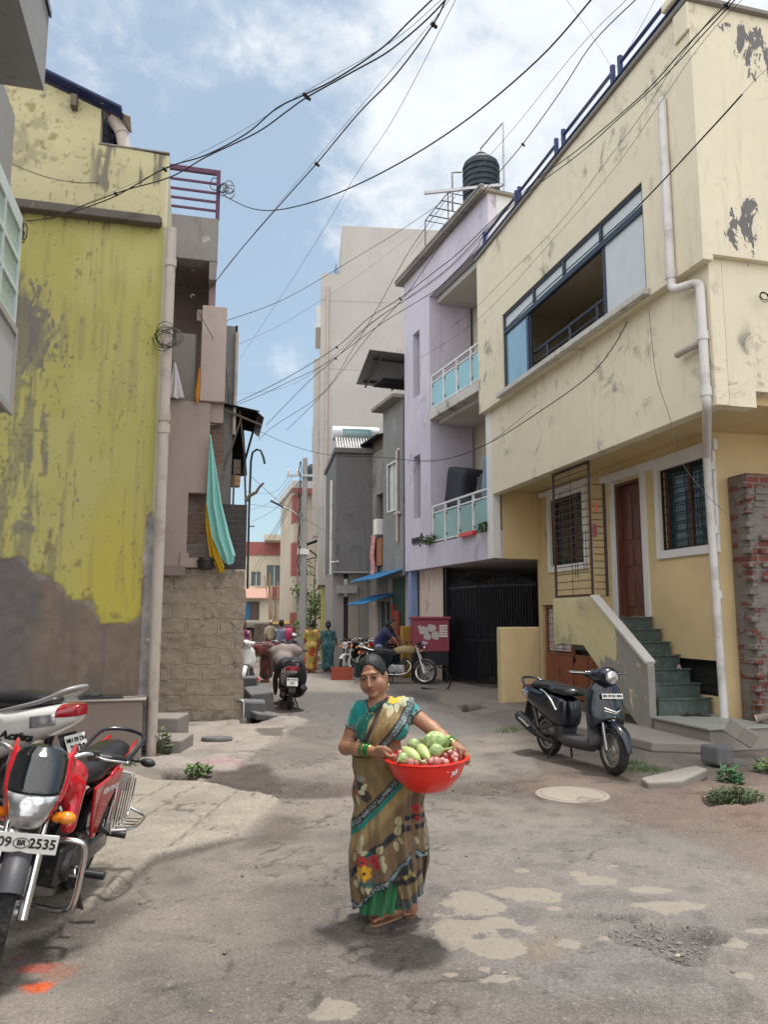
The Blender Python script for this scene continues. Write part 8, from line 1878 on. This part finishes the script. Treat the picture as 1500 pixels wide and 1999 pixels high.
t_=NT('striped_green_skin');n=t_.noise(3,5,.7,t_.pos(40,40,2));M['brinjal']=t_.bsdf(t_.mix(t_.ramp(n,.42,.62),(.19,.30,.075),(.45,.52,.30)),.35,coat=.15)
M['stalk']=plain('green_stalk',(.22,.30,.09),.6);M['onion']=None
t_=NT('pink_onion_skin');n=t_.noise(3,5,.7,t_.pos(60,60,6));n2=t_.noise(18,5,.6);M['onion']=t_.bsdf(t_.mix(n2,t_.mix(n,(.33,.09,.11),(.52,.24,.24)),(.50,.29,.23)),.38,coat=.1)
t_=NT('dark_red_onion_skin');n=t_.noise(3,5,.7,t_.pos(60,60,6));n2=t_.noise(18,5,.6);M['onion2']=t_.bsdf(t_.mix(n2,t_.mix(n,(.20,.025,.055),(.42,.10,.13)),(.45,.22,.17)),.35,coat=.15)
V3=lambda px,py,d=-.24:tuple(P(px,py,d))
def veg2(name,label,cat,a,b,r,mat,stem=None,bend=0.0,off=0.0):
 a,b=np.array(a),np.array(b);c=(a+b)/2;Q=frame_of(tuple(a),tuple(b)).to_3x3().to_euler();veg(name,label,cat,tuple(c),(r,r,np.linalg.norm(b-a)/2),tuple(Q),mat,stem,bend,None,off)
veg2('bottle_gourd','long pale green gourd lying at the front of the tub','gourd',V3(783,1459,-.30),V3(819,1486,-.42),.034,M['gourd'],.03,.6,.25)
veg2('bottle_gourd','pale green gourd with a cut end beside the long one','gourd',V3(817,1455,-.27),V3(838,1484,-.40),.031,M['gourd'],None,.3,-.15)
veg2('green_brinjal','round striped green brinjal at the back of the tub','brinjal',V3(797,1452,-.22),V3(818,1458,-.19),.038,M['brinjal'])
veg2('green_brinjal','oval green brinjal with a long stalk under the cabbage','brinjal',V3(838,1467,-.35),V3(866,1464,-.32),.037,M['brinjal'],.06)
veg2('green_brinjal','small dark striped brinjal at the left end of the tub','brinjal',V3(796,1477,-.36),V3(779,1484,-.41),.029,M['brinjal'],.02)
CC=V3(850,1450,-.20)
t=thing('cabbage','pale green cabbage with loose leaves on top of the vegetables','cabbage',CC)
m=MB()
def cab(u,v):
 a=2*PI*u;b=-PI/2+PI*v;k=1+.035*math.sin(5*a+3*b)+.02*math.sin(11*a-4*b);r_=.063*k;return(r_*1.08*math.cos(b)*math.cos(a),r_*math.cos(b)*math.sin(a),r_*.95*math.sin(b))
m.grid(cab,40,24);t_=NT('cabbage_leaf');v=t_.voro(26,None,'DISTANCE_TO_EDGE');n=t_.noise(16,5,.6);M['cab']=t_.bsdf(t_.mix(t_.ramp(v,.0,.10),(.46,.55,.28),t_.mix(n,(.22,.36,.11),(.36,.48,.20))),.5,bump=v,bs=.4,bd=.006)
t_=NT('dark_cabbage_leaf');v=t_.voro(26,None,'DISTANCE_TO_EDGE');n=t_.noise(16,5,.6);M['cab2']=t_.bsdf(t_.mix(t_.ramp(v,.0,.08),(.30,.42,.16),t_.mix(n,(.08,.20,.045),(.18,.32,.09))),.5,bump=v,bs=.4,bd=.006)
m.build('head',M['cab'],t,180)
for(a0,a1,b0,b1,lift,mt)in((-2.9,-.6,-1.0,.75,.010,'cab'),(-1.2,.9,-1.2,.55,.014,'cab2'),(-2.4,-.9,-1.3,.1,.012,'cab2'),(.5,2.4,-1,.6,.01,'cab')):
 m=MB()
 def lf(u,v):a=a0+(a1-a0)*u;b=b0+(b1-b0)*v*(1-.35*(2*u-1)**2);r_=.064+.004+lift*(v**3)*1.4+.0035*math.sin(13*a)*v+.002*math.sin(31*a)*v*v;return(r_*1.08*math.cos(b)*math.cos(a),r_*math.cos(b)*math.sin(a),r_*.95*math.sin(b))
 m.grid(lf,26,16);m.build('outer_leaf',M[mt],t,180,solid=.0018)
rng=random.Random(21)
on=[(773,1470,-.36),(768,1480,-.34),(771,1488,-.33),(798,1488,-.42),(812,1487,-.42),(828,1488,-.43),(842,1484,-.42),(853,1486,-.42),(864,1482,-.39),(873,1487,-.40),(884,1477,-.34),(889,1474,-.28),(892,1483,-.34),(869,1473,-.27),(879,1468,-.22),(800,1466,-.17),(826,1462,-.15),(785,1472,-.2),(846,1478,-.22),(858,1472,-.16),(838,1486,-.36),(820,1482,-.3),(790,1484,-.3),(775,1478,-.22)]
proto=None
for k,(px,py,d)in enumerate(on):
 c=P(px,py,d);q=c-TC;rr=math.hypot(q[0],q[1])
 if rr>.178:c=TC+np.array((q[0]*.178/rr,q[1]*.178/rr,q[2]))
 if proto is None:
  proto=MB();proto.lathe([(0,-.0215),(.010,-.02),(.020,-.012),(.0235,0),(.0205,.011),(.012,.018),(.005,.022),(.003,.030),(.0,.031)],16);o=proto.build('onion',M['onion'],None,180);proto=o;o2=o.copy();o2.data=o.data.copy();o2.data.materials[0]=M['onion2'];spare=o2
 else:o=(spare if k%3==1 else proto).copy();COL.objects.link(o)
 s=rng.uniform(.62,1.22);o.location=tuple(c+(0,0,-.006));o.scale=(s*rng.uniform(.85,1.1),s,s*rng.uniform(.85,1.15));o.rotation_euler=(rng.uniform(-1.4,1.4),rng.uniform(-1.4,1.4),rng.uniform(0,6));tag(o,'small pink onion lying among the vegetables in the red tub','onion','onions in the red tub')
def figure(label,base,face,parts,skin,hair,group=None,clothes=(),h=.013,skincol=(.20,.10,.065),size=((-.55,-.6,-.02),(.6,.6,1.75)),name='person'):
 """parts are given in the figure's own frame: x to its left seen from behind, y forward"""
 t=thing(name,label,'person',base,0,group);th=math.atan2(face[1],face[0])-PI/2;t.rotation_euler=(0,0,th)
 def run(lst,hh):
  D=SDF(*size,hh)
  for q in lst:
   if q[0]=='c':D.cap(*q[1:])
   elif q[0]=='e':D.ell(*q[1:])
   elif q[0]=='s':D.ell(q[1],q[2],q[3],'sub')
  return D
 D=run(skin,h*.8);D.build('body',M['skin'],t,lambda V:np.array(skincol)[None]*(.85+.3*fbm(V[:,0]*20,V[:,1]*20,V[:,2]*20,2,3))[:,None])
 if hair:run(hair,h*.8).build('hair',M['hair'],t)
 for nm,lst,colf,fold in clothes:
  D=run(lst,h)
  if fold:
   X,Y,Z=D.coords();a=np.arctan2(Y,X);D.D=(D.D+fold*(np.sin(a*9+3*np.sin(Z*4))*np.clip((1.0-Z)*1.2,.15,1)+.4*np.sin(X*40+Z*25))).astype(np.float32)
  D.build(nm,M['cloth'],t,colf)
 return t
def headparts(c,fwd=(0,1,0),s=1.0):
 c=np.array(c);f=np.array(fwd,float);f/=np.linalg.norm(f);sd=np.cross(f,(0,0,1));n=np.linalg.norm(sd);sd=sd/n if n>.1 else np.array((1.,0,0))
 p=lambda a,b,z:tuple(c+sd*a*s+f*b*s+np.array((0,0,z*s)))
 return[('e',p(0,0,.02),(.072*s,.085*s,.09*s),.01),('e',p(0,.035,-.045),(.055*s,.055*s,.065*s),.03),('e',p(0,.093,-.02),(.012*s,.014*s,.02*s),.01),('e',p(0,.07,-.085),(.022*s,.02*s,.018*s),.02),('e',p(.074,-.005,-.01),(.012*s,.02*s,.03*s),.008),('e',p(-.074,-.005,-.01),(.012*s,.02*s,.03*s),.008)]
def hairparts(c,fwd=(0,1,0),bun=True,s=1.0):
 c=np.array(c);f=np.array(fwd,float);f/=np.linalg.norm(f);p=lambda b,z:tuple(c+f*b*s+np.array((0,0,z*s)))
 r=[('e',p(-.02,.035),(.08*s,.088*s,.092*s),.01),('e',p(-.04,-.02),(.076*s,.06*s,.075*s),.03)]
 if bun:r.append(('e',p(-.11,-.03),(.055*s,.045*s,.055*s),.02))
 r.append(('s',p(.12,-.05),(.09*s,.10*s,.11*s),.01));return r
def pattern(base,spots,sc,seed,hem=None):
 def f(V):
  n=fbm(V[:,0]*6,V[:,1]*6,V[:,2]*4,3,seed);c=np.ones((len(V),3))*np.array(base)[None]*(.75+.5*n)[:,None]
  for i,(col,th_,z0,z1)in enumerate(spots):
   m=sstep(th_,th_+.05,fbm(V[:,0]*sc+i*9,V[:,1]*sc,V[:,2]*sc*.8,3,seed+3+i))*(V[:,2]>z0)*(V[:,2]<z1);c=c*(1-m[:,None])+np.array(col)[None]*m[:,None]
  if hem:m=(V[:,2]<.09).astype(float);c=c*(1-m[:,None])+np.array(hem)[None]*m[:,None]
  return c
 return f
def saree_back(label,px,py,hpx,base,spots,sc,seed,hem,heading,armR=None,group='women seen from behind in the lane',h=1.5):
 x,y=gnd(px,py);s=h/1.5
 sk=headparts((0,0,1.38*s))+[('c',(0,-.01,1.2*s),(0,0,1.33*s),.05,.048,.03),('c',(-.17,0,1.17*s),(-.21,.02,.93*s),.045,.04,.02),('c',(-.21,.02,.93*s),(-.19,.10,.74*s),.038,.028,.02),('e',(-.19,.11,.67*s),(.025,.035,.05),.02)]
 sk+=[('c',(0,0,1.16*s),(0,0,.8),.10,.11,.03),('c',(-.07,0,.8),(-.07,0,.28),.08,.05,.03),('c',(.07,0,.8),(.07,0,.28),.08,.05,.03)]
 if armR:sk+=[('c',(.17,0,1.17*s),armR[0],.045,.04,.02),('c',armR[0],armR[1],.038,.026,.02),('e',armR[1],(.03,.03,.045),.02)]
 else:sk+=[('c',(.17,0,1.17*s),(.21,.0,.93*s),.045,.04,.02),('c',(.21,0,.93*s),(.2,.05,.72*s),.038,.028,.02),('e',(.2,.06,.65*s),(.025,.035,.05),.02)]
 sk+=[('c',(-.07,.0,.3),(-.08,0,.06),.05,.04,.02),('c',(-.08,-.03,.035),(-.09,.11,.025),.032,.025,.02),('c',(.07,.0,.3),(.08,-.1,.08),.05,.04,.02),('c',(.08,-.13,.06),(.09,.0,.025),.032,.025,.02)]
 cl=[('e',(0,0,1.10*s),(.185,.125,.14),.05),('e',(0,.01,.92*s),(.165,.125,.16),.05),('e',(0,-.02,.76*s),(.20,.16,.17),.06),('c',(0,0,.72*s),(0,.01,.20),.185,.17,.05),('e',(0,.0,.14),(.19,.17,.07),.05),('c',(-.17,0,1.16*s),(-.20,.01,1.0*s),.058,.054,.03),('c',(.17,0,1.16*s),(.20,0,1.0*s),.058,.054,.03)]
 return figure(label,(x,y,gz(y)),heading,None,sk,hairparts((0,0,1.38*s)),group,[('saree',cl,pattern(base,spots,sc,seed,hem),.010)])
saree_back('woman in a yellow saree with red flowers walking away holding a bag',608,1314,0,(.40,.29,.075),[((.36,.045,.02),.55,0,1.3),((.30,.06,.03),.46,0,.45),((.30,.26,.05),.6,0,1.3)],7,5,(.30,.03,.025),(.1,1),h=1.54)
saree_back('woman in a plain teal saree standing beside the orange red crate',640,1312,0,(.035,.12,.13),[((.10,.22,.22),.6,0,1.25),((.015,.06,.08),.58,0,1.2)],22,9,(.07,.16,.17),(-.15,1),((.24,.1,.95),(.27,.26,.78)),h=1.5)
x,y=gnd(601,1306);m=MB();m.lathe([(.02,.30),(.07,.27),(.10,.14),(.085,.02),(0,.0)],14,Matrix.Scale(.5,4,(0,1,0)));m.tube([(-.06,0,.27),(-.03,0,.42),(.03,0,.42),(.06,0,.27)],.008,5)
ob=m.build('shopping_bag',plain('red_white_bag',(.45,.13,.12),.7,var=.5,scale=9),None,60);ob.location=(x-.06,y,gz(y)+.12);tag(ob,'red and white bag hanging from the yellow saree woman hand','bag')
x,y=at(738,1300,20.6)[:2]
hd=(.20,.36,1.22)
sk=headparts(hd,(.3,1,-.5))+[('c',(0,-.03,.8),(0,.17,1.08),.11,.11,.03),('c',(-.09,-.03,.74),(-.08,0,.1),.07,.04,.03),('c',(.09,-.03,.74),(.08,0,.1),.07,.04,.03),('c',(.0,.2,1.12),(.12,.30,1.2),.048,.046,.03),('c',(.15,.18,1.06),(.22,.42,.88),.042,.036,.02),('c',(.22,.42,.88),(.25,.55,.68),.034,.024,.02),('e',(.25,.58,.62),(.025,.03,.045),.02),('c',(-.12,.2,1.06),(-.06,.44,.88),.042,.036,.02),('c',(-.06,.44,.88),(.05,.55,.68),.034,.024,.02),('e',(.06,.57,.63),(.025,.03,.045),.02),('c',(-.08,0,.2),(-.08,0,.05),.045,.04,.02),('c',(.08,0,.2),(.08,0,.05),.045,.04,.02),('c',(-.08,-.02,.035),(-.08,.14,.025),.03,.024,.02),('c',(.08,-.02,.035),(.08,.14,.025),.03,.024,.02)]
top=[('c',(0,-.02,.86),(0,.16,1.06),.15,.14,.05),('e',(0,-.05,.74),(.17,.14,.17),.06),('c',(.14,.18,1.07),(.19,.32,.95),.055,.05,.03),('c',(-.12,.18,1.07),(-.09,.32,.95),.055,.05,.03)]
leg=[('c',(-.09,-.03,.72),(-.09,0,.12),.10,.075,.04),('c',(.09,-.03,.72),(.09,0,.12),.10,.075,.04)]
dup=[('c',(-.10,.05,1.08),(-.12,-.12,.80),.085,.07,.03),('c',(-.12,-.12,.80),(-.12,-.16,.40),.07,.06,.03)]
hr=hairparts(hd,(.3,1,-.5),False)+[('c',(.16,.28,1.27),(.0,.12,1.20),.065,.05,.03),('c',(.0,.12,1.20),(-.10,-.12,.95),.045,.028,.03),('c',(-.10,-.12,.95),(-.12,-.2,.75),.026,.012,.02)]
wb_=figure('woman in a dark blue top with long hair leaning over the motorcycles',(x+.1,y,gz(y)),(.93,-.35),None,sk,hr,None,[('top',top,pattern((.012,.016,.07),[],9,3),.005),('trousers',leg,pattern((.22,.27,.36),[],9,4),.005),('shawl',dup,pattern((.04,.07,.26),[((.42,.46,.58),.50,0,2)],16,6),.008)])
wb_.scale=(1.13,1.13,1.15)
x,y=at(512,1300,19.6)[:2];g=gz(y)
hd=(0,.78,.72)
sk=headparts(hd,(0,.6,-.8))+[('c',(0,0,.82),(0,.55,.80),.11,.10,.03),('c',(-.09,0,.78),(-.09,-.01,.1),.08,.04,.03),('c',(.09,0,.78),(.09,-.01,.1),.08,.04,.03),('c',(0,.55,.80),(0,.72,.76),.05,.048,.03),('c',(-.14,.5,.78),(-.15,.56,.48),.042,.036,.02),('c',(-.15,.56,.48),(-.12,.66,.24),.034,.025,.02),('e',(-.12,.68,.18),(.028,.04,.03),.02),('c',(.14,.5,.78),(.15,.54,.48),.042,.036,.02),('c',(.15,.54,.48),(.12,.64,.24),.034,.025,.02),('e',(.12,.66,.18),(.028,.04,.03),.02),('c',(-.09,-.02,.03),(-.09,.13,.025),.032,.025,.02),('c',(.09,-.02,.03),(.09,.13,.025),.032,.025,.02),('c',(.09,0,.2),(.09,-.02,.04),.045,.036,.02),('c',(-.09,0,.2),(-.09,-.02,.04),.045,.036,.02)]
cl=[('c',(0,.0,.84),(0,.50,.82),.155,.135,.06),('e',(0,-.03,.76),(.19,.18,.18),.08),('c',(0,.0,.68),(0,.02,.22),.18,.15,.06),('e',(0,.02,.16),(.17,.15,.07),.05),('c',(-.14,.5,.79),(-.15,.55,.62),.055,.05,.03),('c',(.14,.5,.79),(.15,.54,.62),.055,.05,.03)]
figure('woman in a dark red brown saree stooping low over a red bowl',(x+.12,y,g),(-.9,-.25),None,sk,hairparts(hd,(0,.6,-.8)),None,[('saree',cl,pattern((.13,.035,.028),[((.30,.10,.07),.55,.5,2),((.03,.015,.015),.58,0,2)],9,15,(.2,.06,.04)),.010)],size=((-.55,-.5,-.02),(.55,1.1,1.2)))
m=MB();m.lathe([(0,0),(.11,.0),(.17,.10),(.18,.105),(.165,.105),(.105,.015),(0,.015)],24);ob=m.build('red_bowl',M['redplastic'],None,50);bx0,by0=at(494,1294,18.9)[:2];ob.location=(bx0,by0,gz(by0)+.02);ob.rotation_euler=(R(14),0,0);tag(ob,'red plastic bowl on the ground before the stooping woman','bowl')
x,y=at(474,1290,22)[:2]
sk=headparts((0,0,1.42))+[('c',(0,0,1.16),(0,0,.8),.10,.11,.03),('c',(-.08,0,.8),(-.08,0,.1),.07,.04,.03),('c',(.08,0,.8),(.08,0,.1),.07,.04,.03),('c',(0,-.01,1.22),(0,0,1.36),.05,.048,.03),('c',(.17,0,1.19),(.2,.08,.95),.045,.04,.02),('c',(.2,.08,.95),(.16,.25,.85),.036,.026,.02),('c',(-.17,0,1.19),(-.2,.08,.95),.045,.04,.02),('c',(-.2,.08,.95),(-.16,.25,.85),.036,.026,.02),('c',(-.08,-.03,.035),(-.09,.11,.025),.032,.025,.02),('c',(.08,-.03,.035),(.09,.11,.025),.032,.025,.02),('c',(.08,0,.25),(.08,-.02,.04),.05,.04,.02),('c',(-.08,0,.25),(-.08,-.02,.04),.05,.04,.02)]
cl=[('e',(0,0,1.13),(.185,.125,.14),.05),('e',(0,.01,.95),(.165,.125,.16),.05),('e',(0,-.02,.78),(.20,.16,.17),.06),('c',(0,0,.74),(0,.01,.20),.185,.17,.05),('e',(0,.0,.14),(.19,.17,.07),.05),('e',(0,-.04,1.40),(.10,.10,.13),.03)]
figure('woman in a magenta patterned saree standing at the rubble wall edge',(x,y,gz(y)),(.3,-1),None,sk,hairparts((0,0,1.42)),None,[('saree',cl[:-1],pattern((.24,.02,.16),[((.42,.22,.36),.58,0,2),((.12,.01,.09),.58,0,2)],16,19,(.2,.02,.02)),.010)])
x,y=at(546,1290,24.5)[:2];g=gz(y)
sc_=scooter('grey scooter with a seated rider beyond the stooping woman',(x,y,g),(.25,.97),0,0,'silver','greyplastic',None,None,None,chevron=False,h=.016)
sk=headparts((0,.02,1.42))+[('c',(0,0,.9),(0,0,1.2),.11,.11,.03),('c',(-.1,0,.86),(-.15,.34,.72),.08,.06,.03),('c',(.1,0,.86),(.15,.34,.72),.08,.06,.03),('c',(-.15,.34,.72),(-.15,.36,.5),.06,.05,.03),('c',(.15,.34,.72),(.15,.36,.5),.06,.05,.03),('c',(0,0,1.24),(0,.02,1.36),.05,.048,.03),('c',(-.18,0,1.2),(-.22,.15,1.0),.045,.04,.02),('c',(-.22,.15,1.0),(-.24,.42,1.0),.036,.026,.02),('e',(-.24,.46,1.0),(.03,.04,.03),.02),('c',(.18,0,1.2),(.22,.15,1.0),.045,.04,.02),('c',(.22,.15,1.0),(.24,.42,1.0),.036,.026,.02),('e',(.24,.46,1.0),(.03,.04,.03),.02),('c',(-.15,.35,.5),(-.15,.42,.3),.05,.04,.02),('c',(.15,.35,.5),(.15,.42,.3),.05,.04,.02)]
cl=[('c',(0,0,.88),(0,.02,1.15),.15,.15,.06),('c',(-.17,0,1.18),(-.21,.12,1.02),.058,.052,.03),('c',(.17,0,1.18),(.21,.12,1.02),.058,.052,.03)]
lg=[('c',(-.1,.0,.86),(-.16,.34,.78),.10,.075,.05),('c',(-.16,.34,.78),(-.15,.42,.36),.075,.055,.03),('c',(.1,.0,.86),(.16,.34,.78),.10,.075,.05),('c',(.16,.34,.78),(.15,.42,.36),.075,.055,.03)]
figure('rider in a grey blue shirt sitting on the grey scooter seen from behind',(x+.02,y+.1,g),(.25,.97),None,sk,hairparts((0,.02,1.42),(0,1,0),False),None,[('shirt',cl,pattern((.16,.20,.30),[((.28,.32,.42),.56,0,2)],9,29),.006),('trousers',lg,pattern((.30,.30,.36),[],9,30),.004)])
m=MB();m.ball((0,0,0),(.13,.1,.2),14,10);m.tube([(-.1,.05,.1),(-.08,.1,.25),(.08,.1,.25),(.1,.05,.1)],.015,6);ob=m.build('pink_bag',plain('pink_cloth_bag',(.45,.05,.14),.8),None,60);ob.location=(x+.26,y+.05,g+1.08);tag(ob,'pink bag slung at the right side of the seated rider','bag')
x,y=at(527,1280,33)[:2];g=gz(y)
sk=headparts((0,0,1.50))+[('c',(0,0,1.16),(0,0,.8),.10,.11,.03),('c',(-.08,0,.8),(-.08,0,.1),.07,.04,.03),('c',(.08,0,.8),(.08,0,.1),.07,.04,.03),('c',(0,-.01,1.3),(0,0,1.44),.05,.048,.03),('c',(.19,0,1.27),(.24,.05,1.0),.045,.04,.02),('c',(.24,.05,1.0),(.22,.2,.8),.036,.026,.02),('c',(-.19,0,1.27),(-.24,.05,1.0),.045,.04,.02),('c',(-.24,.05,1.0),(-.22,.2,.8),.036,.026,.02),('c',(-.09,-.02,.035),(-.1,.13,.025),.035,.028,.02),('c',(.09,-.02,.035),(.1,.13,.025),.035,.028,.02)]
figure('man in a beige shirt and white cap farther down the lane',(x,y,g),(.3,-1),None,sk,None,None,[('shirt',[('c',(0,0,.9),(0,0,1.24),.165,.165,.06),('c',(-.18,0,1.26),(-.23,.03,1.05),.06,.055,.03),('c',(.18,0,1.26),(.23,.03,1.05),.06,.055,.03)],pattern((.42,.36,.26),[],9,33),.006),('trousers',[('c',(-.1,0,.88),(-.1,0,.08),.11,.07,.04),('c',(.1,0,.88),(.1,0,.08),.11,.07,.04)],pattern((.05,.05,.06),[],9,34),.004),('cap',[('e',(0,0,1.56),(.085,.095,.07),.01),('e',(0,.1,1.53),(.06,.07,.012),.01)],pattern((.6,.58,.54),[],9,35),0)],h=.02)
